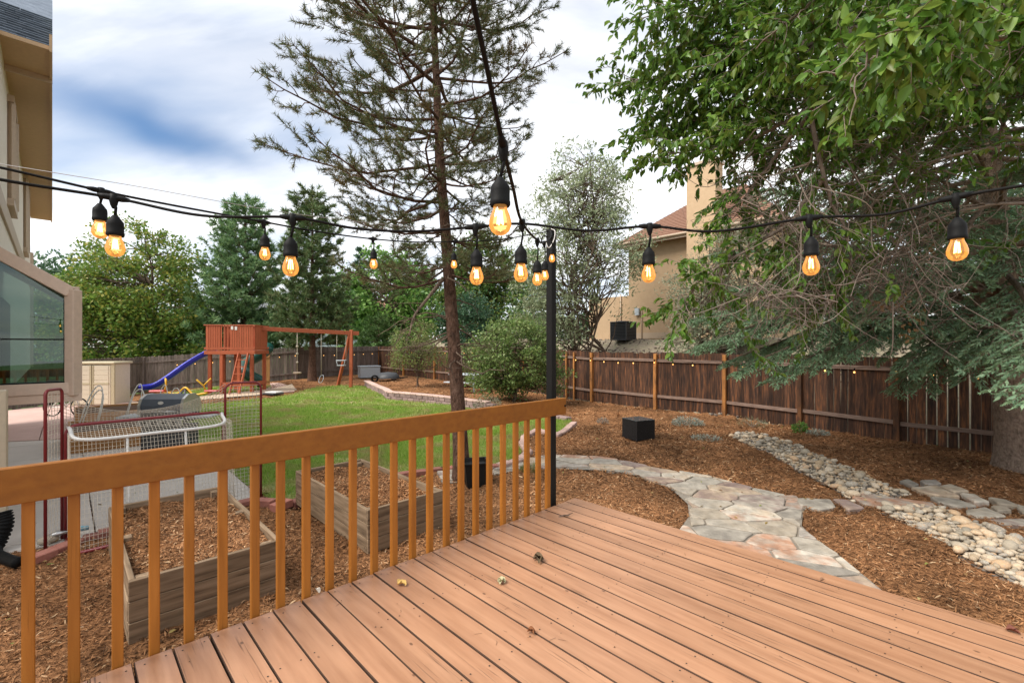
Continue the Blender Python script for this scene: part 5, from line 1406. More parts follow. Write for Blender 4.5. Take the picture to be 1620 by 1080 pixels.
mb.add([gg(.045 * math.cos(a), -.272 - .0, 1.10) + Vector((0, 0, .028 * math.sin(a))) for a in np.linspace(0, 6.28, 14, endpoint=False)] + [gg(.045 * math.cos(a), -.262, 1.10) + Vector((0, 0, .028 * math.sin(a))) for a in np.linspace(0, 6.28, 14, endpoint=False)],
       [tuple(range(14))] + [(i, (i + 1) % 14, 14 + (i + 1) % 14, 14 + i) for i in range(14)])
mb.build('badge', M['white'], lid)
MB().box(gg(0, 0, .82), .72, .52, .16, RG, .02).build('firebox', M['acgrey'], gr)
MB().box(gg(0, -.28, .76), .74, .06, .13, RG, .012).build('control_panel', M['steel'], gr)
for k in range(4):
    mb = MB(); c_ = gg(-.25 + k * .167, -.31, .76); mb.tube([c_, c_ + RG @ Vector((0, -.035, 0))], .028, 10); mb.build('knob', M['black'], gr)
for sx in (-1, 1): MB().box(gg(sx * .58, 0, .84), .40, .46, .045, RG, .015).build('side_shelf', M['grey_plastic'], gr)
MB().box(gg(0, .0, .39), .70, .46, .58, RG, .012).build('cabinet', M['acgrey'], gr)
for sx in (-1, 1): MB().box(gg(sx * .175, -.24, .40), .335, .025, .54, RG, .008).build('cabinet_door', M['acgrey'], gr)
for sx in (-1, 1):
    for sy in (-1, 1):
        mb = MB(); c_ = gg(sx * .3, sy * .18, .05); mb.tube([c_ - RG @ Vector((.02, 0, 0)), c_ + RG @ Vector((.02, 0, 0))], .05, 10); mb.build('caster', M['black'], gr)
MB().box(gg(.50, -.08, .875), .12, .05, .02, RG, .006).build('tongs', M['black'], gr)

# hockey goal with backstop netting
GL = gp(84, 858, -.70); GR = gp(412, 786, -.70)
GL.z = GR.z = -.70
gd = (GR - GL); glen = gd.length; gd.normalize(); gn = Vector((gd.y, -gd.x, 0))       # gn towards the camera side
goal = thing('hockey_goal', 'red tube hockey goal with tall white backstop netting on the patio edge', 'goal', (GL + GR) / 2)
def gq(s, o, z): p = GL + gd * s + gn * o; return Vector((p.x, p.y, -.69 + z))
WNG = .34; HT = 1.60
def tubes(name, lists, r=.0145, mat='redtube'):
    mb = MB()
    for l in lists: mb.tube(l, r, 8)
    return mb.build(name, M[mat], goal)
def arch(s0, s1, o0, o1, z0, z1, rad=.09):
    p0 = gq(s0, o0, z0); p1 = gq(s1, o1, z0); out = [p0]
    for k in range(6):
        a = math.pi - k * math.pi / 10; t = rad * (1 + math.cos(a)); out.append(p0 + (p1 - p0).normalized() * t + Vector((0, 0, z1 - z0 - rad + rad * math.sin(a))))
    for k in range(6):
        a = math.pi / 2 - k * math.pi / 10; t = (p1 - p0).length - rad * (1 - math.cos(a)); out.append(p0 + (p1 - p0).normalized() * t + Vector((0, 0, z1 - z0 - rad + rad * math.sin(a))))
    out.append(p1); return out
S0, S1 = WNG * .2, glen - WNG * 1.25
tubes('wing_frame', [arch(S1, glen, .0, .02, 0, HT - .02)]); tubes('wing_frame', [arch(-.06, S0, .20, .0, 0, HT + .02, .05)])
tubes('goal_frame', [arch(S0 + .03, S1 - .03, .03, .03, 0, 1.22, .10)], .018)
tubes('base_frame', [[gq(S0 + .03, .03, .02), gq(S0 + .06, .62, .02), gq(S1 - .06, .62, .02), gq(S1 - .03, .03, .02)]], .019)
tubes('back_bar', [curve_pts([gq(S0 + .05, .05, 1.20), gq(S0 + .14, .34, 1.10), gq((S0 + S1) / 2, .36, 1.09), gq(S1 - .14, .34, 1.10), gq(S1 - .05, .05, 1.20)], 7)], .019, 'white')
tubes('brace', [[gq(S0 + .5, .62, .02), gq(S0 + .5, .36, 1.08)], [gq(S1 - .5, .62, .02), gq(S1 - .5, .36, 1.08)]], .014, 'white')
def netting(name, Pf, nu, nv, r=.0029, sub=1):
    """cords over the patch Pf(u,v)"""
    V_, F_ = [], []; c = 0; nb = NB()
    for i in range(nu + 1):
        nb.add(tube_np([list(Pf(i / nu, t)) for t in np.linspace(0, 1, 13)], r, 3))
    for j in range(nv + 1):
        nb.add(tube_np([list(Pf(t, j / nv)) for t in np.linspace(0, 1, 15)], r, 3))
    o = nb.build(name, M['net'], goal); o['kind'] = 'stuff'; return o
def P_back(u, v):
    s = S0 + (S1 - S0) * u; zt = HT - .02 - .30 * math.sin(math.pi * min(1, u * 1.0)) ** .6 * (1 - .25 * u)
    return gq(s, .0 - .10 * math.sin(math.pi * u) * math.sin(math.pi * v), 1.20 + (zt - 1.20) * v)
netting('net', P_back, 46, 9)
netting('net', lambda u, v: gq(S1 + .01 + (glen - S1 - .02) * u, -.07 * math.sin(math.pi * u) * math.sin(math.pi * v) + .02 * u, .03 + (HT - .09) * v), 9, 32)
netting('net', lambda u, v: gq(-.06 + (S0 + .05) * u, .20 - .20 * u - .03 * math.sin(math.pi * u), .03 + (HT - .04) * v), 5, 32)
netting('net', lambda u, v: gq(S0 + .05 + (S1 - S0 - .1) * u, .62 - (.62 - .36) * v ** 1.3 + .05 * math.sin(3.14 * v) * math.sin(3.14 * u), .03 + 1.06 * v), 44, 24, .0021)
netting('net', lambda u, v: gq(S0 + .05 + (S1 - S0 - .1) * u, .05 + .31 * v, 1.20 - .10 * v), 44, 7, .0026)
netting('net', lambda u, v: gq(S0 + .04, .05 + (.60 - .22 * v) * u, .03 + 1.12 * v), 12, 24, .0021); netting('net', lambda u, v: gq(S1 - .04, .05 + (.60 - .22 * v) * u, .03 + 1.12 * v), 12, 24, .0021)
lc = NB(); o_ = [gq(S0, .0, z) for z in np.linspace(.05, HT - .1, 40)]
# rock, mallet and bag of small things by the downspout
q = gp(76, 856, -.66); rk = inst('garden_rock', rock_meshes[2].copy(), None, (q.x, q.y, gz1(q.x, q.y) + .06), (0, 0, .5), (.19, .16, .17)); tag(rk, 'rounded tan rock on the brick edging near the downspout', 'rock')
q = gp(101, 852, -.66); tw = thing('garden_trowel', 'small trowel with pale blue handle lying on the brick edging', 'trowel', q)
mb = MB(); d = (U * .8 + V * .2).normalized(); mb.tube([q + d * .04 + Vector((0, 0, .07)), q + d * .10 + Vector((0, 0, .085)), q + d * .20 + Vector((0, 0, .08))], [.02, .032, .022], 10)
mb.build('handle', solid('pale_blue_grip', (.22, .42, .50), .5), tw)
mb = MB(); a = q - d * .14 + Vector((0, 0, .06)); mb.tube([a, q - d * .05 + Vector((0, 0, .065)), q + d * .05 + Vector((0, 0, .07))], [.004, .03, .008], 6); mb.build('blade', M['steel'], tw)
# pot by the pine
q = gp(752, 760, -.68); pt = thing('plant_pot', 'square black plastic pot on the mulch beside the pine trunk', 'pot', q)
q.z = gz1(q.x, q.y); Rp = Matrix.Rotation(.25, 3, 'Z'); mb = MB(); w0, w1, h = .145, .185, .37
def ringp(w, z): return [q + Rp @ Vector((x * w, y * w, z)) for x, y in ((-1, -1), (1, -1), (1, 1), (-1, 1))]
mb.add(ringp(w0, 0) + ringp(w1, h) + ringp(w1 - .012, h) + ringp(w1 - .02, h - .05), [(3, 2, 1, 0)] + [(k * 4 + i, k * 4 + (i + 1) % 4, k * 4 + 4 + (i + 1) % 4, k * 4 + 4 + i) for k in range(3) for i in range(4)] + [(12, 13, 14, 15)])
mb.build('pot', M['blackmetal'], pt)
mb = MB()
for k in range(4): a, b_ = ringp(w1 + .006, h - .012)[k], ringp(w1 + .006, h - .012)[(k + 1) % 4]; mb.bar(a, b_, .016, .028, .003)
mb.build('rim', M['blackmetal'], pt)
# black wicker cube
c0 = gp(1036, 694, -.68); ot = thing('side_table', 'black wicker cube side table with glass top on the mulch', 'side table', (c0.x, c0.y, gz1(c0.x, c0.y)))
ang = math.radians(24); Ro = Matrix.Rotation(ang, 3, 'Z'); wc = .50; h = .44
# near vertical edge at c0; faces go left and right-back
ex = Ro @ Vector((-1, 0, 0)); ey = Ro @ Vector((0, 1, 0)); ctr = c0 + ex * wc / 2 + ey * wc / 2; ctr.z = gz1(c0.x, c0.y)
MB().box(ctr + Vector((0, 0, h / 2 + .01)), wc - .02, wc - .02, h - .03, Ro, .006).build('core', M['dark'], ot)
for sx, sy in ((1, 0), (-1, 0), (0, 1), (0, -1)):
    pn = MB()
    for k in range(26):
        z = .022 + k * .0158; c = ctr + Ro @ Vector((sx * (wc / 2 - .006 + .002 * (k % 2)), sy * (wc / 2 - .006 + .002 * (k % 2)), z)); 
        pn.box(c, (.014 if sx else wc - .03), (.014 if sy else wc - .03), .0135, Ro, .003)
    pn.build('woven_panel', M['wicker'], ot)
for sx in (-1, 1):
    for sy in (-1, 1): MB().box(ctr + Ro @ Vector((sx * (wc / 2 - .012), sy * (wc / 2 - .012), h / 2)), .03, .03, h - .004, Ro, .006).build('corner_post', M['wicker'], ot)
MB().box(ctr + Vector((0, 0, h + .006)), wc + .006, wc + .006, .012, Ro, .003).build('glass_top', M['darkglass'], ot)

# ================================================================== STRING LIGHTS
def lamp(root, p, tot=.172, sw=0.0, tan=Vector((1, 0, 0))):
    """wire + socket + bulb hanging from cable point p"""
    p = Vector(p); wl_ = tot - .112; d = Vector((sw, 0, 0))
    s = MB(); s.lathe(p - Vector((0, 0, .014)), [(0, .026), (.009, .024), (.011, .008), (.008, -.006), (.004, -.016)], 10)
    s.tube([p - tan * .035, p - tan * .02, p + tan * .02, p + tan * .035], [.0055, .0085, .0085, .0055], 8)
    s.tube([p - Vector((0, 0, .01)), p - Vector((-.004, 0, wl_ * .5)) + d * .5, p - Vector((0, 0, wl_)) + d], .0036, 6)
    b0 = p + d - Vector((0, 0, wl_ + .054))
    s.lathe(b0, [(.0, .058), (.006, .058), (.010, .052), (.0185, .040), (.0195, .030), (.0195, .012), (.0205, .010), (.0205, .003), (.0185, 0)], 16); s.build('lamp_socket', M['black'], root)
    g = MB(); g.lathe(b0, [(.0130, .002), (.0145, -.006), (.0195, -.018), (.0225, -.030), (.0222, -.039), (.018, -.049), (.010, -.0555), (.0, -.0575)], 20); go = g.build('bulb', M['bulb'], root, recalc=True)
    f = MB()
    for k in range(4):
        a = k * math.pi / 2 + .4; f.tube([b0 + Vector((.0035 * math.cos(a), .0035 * math.sin(a), -.008)), b0 + Vector((.0065 * math.cos(a), .0065 * math.sin(a), -.036))], .0016, 5)
    f.build('filament', M['filament'], go)
def string(name, label, pts, lamps, r=.0042, wire=True):
    P = curve_pts(pts, 9); root = thing(name, label, 'string lights', pts[len(pts) // 2], 'string lights over the deck')
    mb = MB(); mb.tube([tuple(p) for p in P], r, 8); mb.build('cable', M['cable'], root)
    for (k, tot, sw) in lamps: lamp(root, pts[k], tot, sw, (Vector(P[k * 9 + 1]) - Vector(P[k * 9 - 1])).normalized())
    return root
CB = [at(*p) for p in ((-200, 240, 1.05), (0, 284, 1.15), (180, 313, 1.28), (320, 341, 1.32), (463, 344, 1.36), (560, 361, 1.42), (655, 366, 1.46), (752, 359, 1.5), (828, 354, 1.52), (930, 365, 1.52), (1028, 358, 1.5), (1130, 366, 1.45), (1280, 345, 1.37), (1400, 339, 1.3), (1512, 312, 1.22), (1620, 293, 1.12), (1800, 262, 1.0))]
string('string_light', 'thick black light cable with big amber bulbs crossing in front of the garden', CB, [(2, .165, .004), (4, .175, -.006), (7, .190, .004), (10, .185, -.004), (12, .172, .006), (14, .170, .004)])
CC = [at(*p) for p in ((-200, 224, 1.25), (0, 265, 1.38), (160, 302, 1.52), (280, 326, 1.75), (417, 351, 2.05), (500, 366, 2.35), (590, 378, 2.75), (660, 383, 3.0), (719, 382, 3.3), (790, 379, 3.65), (868, 366, 4.05))]
string('string_light', 'thinner looking light cable that runs behind and ends at the black post', CC, [(2, .158, -.004), (4, .172, .006), (6, .180, .004), (8, .195, -.004)])
CA = [at(*p) for p in ((728, -120, .60), (748, 0, .68), (775, 130, .79), (796, 232, .92), (812, 298, 1.15), (826, 352, 1.46), (850, 380, 2.1), (861, 384, 2.7), (872, 374, 3.35), (871, 366, 4.0))]
string('string_light', 'close overhead light cable with largest bulb descending to the black post', CA, [(3, .178, -.006), (5, .190, -.004), (6, .208, .0), (7, .222, .004), (8, .190, .006)], .0044)
ck = curve_pts([at(862, 378, 3.9), at(868, 392, 3.9), at(876, 380, 3.92), at(878, 366, 3.95), at(872, 362, 3.97)], 6)
zt = MB(); zt.tube([tuple(p) for p in ck], .004, 6); o = zt.build('zip_tie', M['white']); tag(o, 'white zip tie loop holding the cables at the post top', 'tie')
gwp = curve_pts([at(-60, 250, 1.6), at(200, 292, 1.9), at(480, 340, 2.6), at(700, 362, 3.3), at(872, 364, 4.02)], 8)
gw_ = MB(); gw_.tube([tuple(p) for p in gwp], .0015, 4); o = gw_.build('guide_wire', M['steel']); tag(o, 'thin steel guide wire stretched above the light cables to the post', 'wire')
gwp = curve_pts([at(872, 362, 4.02), at(1030, 352, 3.2), at(1300, 338, 2.6), at(1700, 290, 2.0)], 8)

def fairy(name, label, line, inside, z, step, sag=.05, skip=0):
    root = thing(name, label, 'string lights', line[0], 'small lights strung on the fences'); mb = MB(); bl_ = MB(); pts = []
    for a, b_ in zip(line[:-1], line[1:]):
        d = (b_ - a); L = d.length; d.normalize(); nn = Vector((-d.y, d.x, 0)) * inside * .14
        for k in range(int(L / step)):
            p = a + d * (k * step) + nn; f = k * step / L; p.z = gz1(a.x + nn.x * 3, a.y + nn.y * 3) * (1 - f) + gz1(b_.x + nn.x * 3, b_.y + nn.y * 3) * f + z - sag * math.sin(math.pi * f); pts.append(p)
    mb.tube(pts, .006, 5); mb.build('cable', M['cable'], root)
    sk = MB().lathe((0, 0, 0), [(0, .07), (.012, .07), (.016, .0), (0, .0)], 8); sm = bpy.data.meshes.new('lamp_socket'); sm.from_pydata(sk.v, [], sk.f); sm.materials.append(M['black'])
    bb = MB().lathe((0, 0, 0), [(.010, .0), (.018, -.015), (.019, -.028), (.012, -.042), (0, -.046)], 10); bm_ = bpy.data.meshes.new('bulb'); bm_.from_pydata(bb.v, [], bb.f); bm_.materials.append(M['fairy'])
    for i, p in enumerate(pts):
        inst('lamp_socket', sm, root, p - Vector((0, 0, .08))); inst('bulb', bm_, root, p - Vector((0, 0, .08)))
fairy('fairy_lights', 'small warm lights strung along the top rail of the dark fence', RF[1:11], -1, 1.62, .62)
fairy('fairy_lights', 'small warm lights strung along the grey picket fence by the play set', LF, 1, 1.45, .80)

# ================================================================== SMALL PLANTS AND LITTER
def tuft(name, label, cat, px, py, w, h, n, cols, L, W, z=-.68, group=None, upright=.5):
    q = gp(px, py, z); q.z = gz1(q.x, q.y); nb = NB()
    a = rng.uniform(0, 6.28, n); r = np.sqrt(rng.uniform(0, 1, n)) * w / 2; hh = rng.uniform(0.02, 1, n) * h * (1 - (r / (w / 2)) ** 2 * .6)
    P = np.stack([q.x + r * np.cos(a), q.y + r * np.sin(a), q.z + hh], 1); D = unit(np.stack([np.cos(a) * .7, np.sin(a) * .7, np.full(n, upright) + rng.normal(0, .3, n)], 1) + rng.normal(0, .3, (n, 3)))
    root = thing(name, label, cat, q, group)
    nb.add(leaf_geo(P, D, rdir(n), rng.uniform(.6, 1.2, n) * L, W)); nb.build('leaves', leafmat(label.replace(' ', '_')[:30], cols, .3), root)
    st = NB()
    for k in range(9):
        a = random.random() * 6.28; st.add(tube_np([[q.x, q.y, q.z - .02], [q.x + .2 * w * math.cos(a), q.y + .2 * w * math.sin(a), q.z + h * .5], [q.x + .42 * w * math.cos(a), q.y + .42 * w * math.sin(a), q.z + h * .8]], [.006, .004, .002], 4))
    st.build('stem', M['twig'], root)
SAGE = [(.22, .27, .22), (.30, .35, .29), (.38, .42, .36)]
tuft('sage_plant', 'silvery low plant on the mulch right behind the wicker cube', 'plant', 1088, 672, .75, .24, 700, SAGE, .07, .018)
tuft('sage_plant', 'sparse flat silver plant between the wicker cube and rock bed', 'plant', 1118, 694, .62, .10, 330, SAGE, .06, .016)
tuft('sage_plant', 'small grey pink plant in the mulch between black post and wicker cube', 'plant', 953, 668, .30, .17, 260, [(.24, .20, .17), (.33, .28, .25), (.30, .30, .24)], .05, .014)
tuft('sage_plant', 'thin dry plant at the fence foot, straw coloured stems', 'plant', 1190, 674, .7, .22, 240, [(.30, .25, .15), (.24, .25, .14)], .12, .008, upright=1.2)
tuft('green_plant', 'small bright green plant at the foot of a fence post', 'plant', 1266, 682, .30, .24, 260, [(.08, .19, .03), (.13, .26, .05)], .08, .03)
tuft('sage_plant', 'low silver plant at the fence foot next to the bright green one', 'plant', 1294, 687, .45, .14, 300, SAGE, .06, .016)
tuft('sage_shrub', 'pale sage shrub beside the low block wall behind the rail', 'shrub', 772, 648, .95, .50, 900, [(.17, .20, .12), (.26, .28, .18), (.32, .31, .21)], .09, .016, -.72)
tuft('grass_tuft', 'loose tuft of yellow grass at the base of the light post', 'grass', 838, 742, .30, .12, 200, [(.22, .22, .06), (.14, .2, .05)], .12, .008, upright=1.4)
def curled(name, label, cat, px, py, L, W, cols, z=.004, n=1, roll=.5, ang=0.0):
    q = gp(px, py, 0.0); nb = MB(); m_ = solid(label.replace(' ', '_')[:28], cols, .8, var=.2, scale=60)
    for k in range(n):
        a = ang + k * 2.3; d = Vector((math.cos(a), math.sin(a), 0)); s = Vector((-d.y, d.x, 0)); c = q + Vector((random.uniform(-1, 1), random.uniform(-1, 1), 0)) * L * .25 * (n > 1)
        rows = []
        for i in range(6):
            t = i / 5; w_ = W * math.sin(math.pi * (.12 + .8 * t)) ; zc = z + L * .16 * math.sin(math.pi * t) * roll + .004
            rows += [c + d * (L * (t - .5)) - s * w_ * .5 + Vector((0, 0, zc + w_ * roll * .7)), c + d * (L * (t - .5)) + Vector((0, 0, zc)), c + d * (L * (t - .5)) + s * w_ * .5 + Vector((0, 0, zc + w_ * roll * .9))]
        nb.add(rows, [(i * 3 + j, i * 3 + j + 1, i * 3 + 3 + j + 1, i * 3 + 3 + j) for i in range(5) for j in range(2)], True)
    o = nb.build(name, m_, None, recalc=False); tag(o, label, cat); return o
curled('dead_leaf', 'curled dark brown dead leaves on the deck below the flagstone path', 'leaf', 852, 888, .068, .04, (.10, .065, .03), n=3, roll=.9)
curled('fallen_petal', 'yellow wilted blossom on the deck boards closest to the railing', 'blossom', 634, 925, .055, .032, (.62, .40, .12), n=3, roll=.6)
curled('fallen_petal', 'pale greenish wilted blossom on the deck between yellow blossom and dead leaves', 'blossom', 795, 922, .05, .035, (.42, .38, .22), n=3, roll=.7)
curled('dead_leaf', 'tiny rust brown leaf stub low on the middle of the deck', 'leaf', 843, 1003, .04, .02, (.20, .07, .02), n=2, roll=1.0)
curled('dead_leaf', 'white papery leaf at the deck edge between two balusters', 'leaf', 503, 936, .06, .025, (.62, .55, .45), roll=.5, ang=2.2)
curled('dead_leaf', 'dark reddish leaf at the outer deck edge close to the frame corner', 'leaf', 1603, 1000, .05, .03, (.16, .05, .03), n=2, roll=.6)
curled('dead_leaf', 'thin brown leaf sliver on the deck plank facing the flagstones', 'leaf', 1300, 917, .05, .012, (.25, .13, .07), roll=.3, ang=.6)
q = gp(894, 817, 0); tg = MB(); tg.tube([q + Vector((-.055, -.02, .008)), q + Vector((-.01, 0, .012)), q + Vector((.02, .008, .010)), q + Vector((.065, .03, .02))], [.003, .006, .005, .002], 6); tg.tube([q + Vector((.0, 0, .012)), q + Vector((.03, -.012, .016))], [.004, .002], 5)
o = tg.build('twig', M['bark']); tag(o, 'short dark twig on the deck just right of the railing end', 'twig')
q = gp(838, 1000, 0)
lt = MB()
for k in range(150):
    s, t = random.uniform(.05, 3.3), random.uniform(.05, 3.4); c = dk(s, t, .0012); r_ = random.uniform(.0015, .0045); a0 = random.random() * 6
    lt.add([(c.x + r_ * math.cos(a0 + j * 1.257) * random.uniform(.6, 1.6), c.y + r_ * math.sin(a0 + j * 1.257), .0012 + .002 * (j % 2)) for j in range(5)], [(0, 1, 2, 3, 4)])
for k in range(110):
    s, t = random.uniform(.05, 3.3), random.uniform(.03, 3.6); c = dk(s, t, .0022); a = random.uniform(0, 6.28); L_ = random.uniform(.02, .055); d = Vector((math.cos(a), math.sin(a), 0)); n_ = Vector((-d.y, d.x, 0)) * .0009
    m_ = c + n_ * random.uniform(-6, 6); lt.add([c - d * L_ / 2 - n_, c - d * L_ / 2 + n_, m_ + n_, m_ - n_, c + d * L_ / 2], [(0, 3, 2, 1), (3, 4, 2)])
o = lt.build('deck_litter', M['soil'], None, recalc=False); o['kind'] = 'stuff'
X, Y = scatter(1500, -6, 9, 2, 18); ok = visible(X, Y) & inpoly(X, Y, YARD) & ~in_any(X, Y, [CREEK_A, CREEK_B, BED1, BED2, DECKP]); X, Y = X[ok][:420], Y[ok][:420]; n = len(X)
flD = np.stack([rng.normal(0, 1, n), rng.normal(0, 1, n), rng.normal(0, .25, n)], 1)
fl = NB(); fl.add(leaf_geo(np.stack([X, Y, gz(X, Y) + .045], 1), flD, unit(np.stack([rng.normal(0, .35, n), rng.normal(0, .35, n), np.ones(n)], 1)), rng.uniform(.03, .065, n), .026, .25, True))
o = fl.build('fallen_leaves', leafmat('fallen_leaf', [(.20, .10, .035), (.36, .24, .07), (.45, .36, .15), (.26, .14, .06), (.22, .24, .06)], .2)); o['kind'] = 'stuff'

# ================================================================== TREES
G_PINE = [(0.064, 0.099, 0.043), (0.098, 0.14, 0.056), (0.129, 0.175, 0.064), (0.161, 0.164, 0.076), (0.216, 0.175, 0.086)]
G_BLUEPINE = [(0.097, 0.193, 0.091), (0.151, 0.268, 0.122), (0.208, 0.331, 0.154), (0.275, 0.396, 0.163)]
G_SPRUCE = [(0.182, 0.302, 0.179), (0.268, 0.414, 0.249), (0.364, 0.522, 0.314), (0.191, 0.294, 0.15)]
_old_spruce = [(.135, .223, .189), (.189, .290, .243), (.243, .351, .290), (.149, .216, .162)]
G_MAPLE = [(.069, .150, .023), (.106, .218, .031), (.150, .275, .040), (.212, .324, .056), (.125, .237, .037)]
G_YELLOW = [(.123, .228, .038), (.193, .315, .052), (.298, .403, .070), (.525, .473, .088)]
G_GREEN = [(.068, .162, .034), (.119, .238, .051), (.170, .323, .068), (.221, .357, .085)]
G_OLIVE = [(0.202, 0.256, 0.141), (0.296, 0.35, 0.2), (0.389, 0.435, 0.267)]
G_DARK = [(.033, .083, .045), (.053, .120, .060), (.075, .150, .075)]
G_SHRUB = [(.123, .210, .051), (.189, .290, .072), (.261, .348, .102), (.290, .275, .116)]

def jitter_path(p0, p1, n, amp, sag=0.0):
    p0 = np.array(p0, float); p1 = np.array(p1, float); t = np.linspace(0, 1, n)[:, None]
    P = p0 + (p1 - p0) * t; L = np.linalg.norm(p1 - p0)
    w = np.cumsum(rng.normal(0, amp * L / n, (n, 3)), 0); w -= w[0] + (w[-1] - w[0]) * t; P = P + w
    P[:, 2] += sag * L * (4 * t[:, 0] * (1 - t[:, 0])); return P

def crown_tree(name, label, cat, base, trunk, blobs, n_clusters, per, leaf, cols, barkm=None, r0=.12, clr=.55, group=None, gap=.25, trans=.35, six=False, stems=1, lean=(0, 0), droop=.15, twigs=True):
    """broadleaf tree: trunk, limbs to leaf clusters spread through ellipsoid blobs [(dx,dy,z,rx,ry,rz)] measured from the base"""
    base = Vector(base); root = thing(name, label, cat, base, group); wood = NB(); C_ = []
    vol = np.array([b_[3] * b_[4] * b_[5] for b_ in blobs]); vol = vol / vol.sum()
    for _ in range(n_clusters):
        b_ = blobs[rng.choice(len(blobs), p=vol)]
        d = rdir(1)[0]; rr_ = rng.uniform(.25, 1) ** .45
        C_.append((base.x + b_[0] + d[0] * b_[3] * rr_, base.y + b_[1] + d[1] * b_[4] * rr_, base.z + b_[2] + d[2] * b_[5] * rr_))
    C_ = np.array(C_); top = np.array([base.x + lean[0], base.y + lean[1], base.z + trunk])
    fork = []
    for s in range(stems):
        off = rng.normal(0, .25, 2) * (stems > 1)
        tp = top + np.array([off[0] * 2.2, off[1] * 2.2, rng.uniform(-.2, .2)]) * 1.0
        P = jitter_path((base.x + off[0] * .2, base.y + off[1] * .2, base.z - .1), tp, 9, .25); wood.add(tube_np(P, np.linspace(r0, r0 * .45, 9), 7)); fork.append(P)
    tops = [b_[2] + b_[5] for b_ in blobs]
    hi = max(tops)
    for k, P in enumerate(fork):          # leaders carry on to the crown top
        b_ = blobs[k % len(blobs)]; tip = np.array([base.x + b_[0], base.y + b_[1], base.z + b_[2] + b_[5] * .8])
        Q = jitter_path(P[-1], tip, 9, .3); wood.add(tube_np(Q, np.linspace(r0 * .45, r0 * .08, 9), 5)); fork[k] = np.vstack([P[5:], Q])
    leafP = []
    for c in C_:
        P = fork[rng.integers(len(fork))]; cand = P[P[:, 2] < c[2] + .1]
        s = cand[-1] if len(cand) else P[0]
        s = cand[max(0, len(cand) - 1 - rng.integers(0, 3))] if len(cand) else P[0]
        Q = jitter_path(s, c, 6, .35, .08); L = np.linalg.norm(c - s); wood.add(tube_np(Q, np.linspace(min(r0 * .3, .012 + .012 * L), .004, 6), 4))
        if twigs:
            for _ in range(3): e = c + rdir(1)[0] * clr * .8; wood.add(tube_np(jitter_path(Q[rng.integers(3, 6)], e, 4, .3), [.007, .006, .005, .003], 3))
        leafP.append(Q)
    rs = np.clip(rng.normal(1, gap, len(C_)), .45, 1.6) * clr
    idx = np.repeat(np.arange(len(C_)), per); n = len(idx)
    P = C_[idx] + rdir(n) * (rng.uniform(0, 1, n) ** .5 * rs[idx])[:, None] * np.array([1.1, 1.1, .75])
    D = unit(rdir(n) + np.array([0, 0, -droop])); Nn = unit(rdir(n) * .8 + np.array([0, 0, .8]))
    L = leaf[0] * rng.uniform(.65, 1.3, n)
    lf = NB(); lf.add(leaf_geo(P, D, Nn, L, L * leaf[1], six=six)); wood.build('trunk', barkm or M['bark'], root, True)
    lf.build('crown', leafmat(label.replace(' ', '_')[:30] + '_leaf', cols, trans), root)
    return root

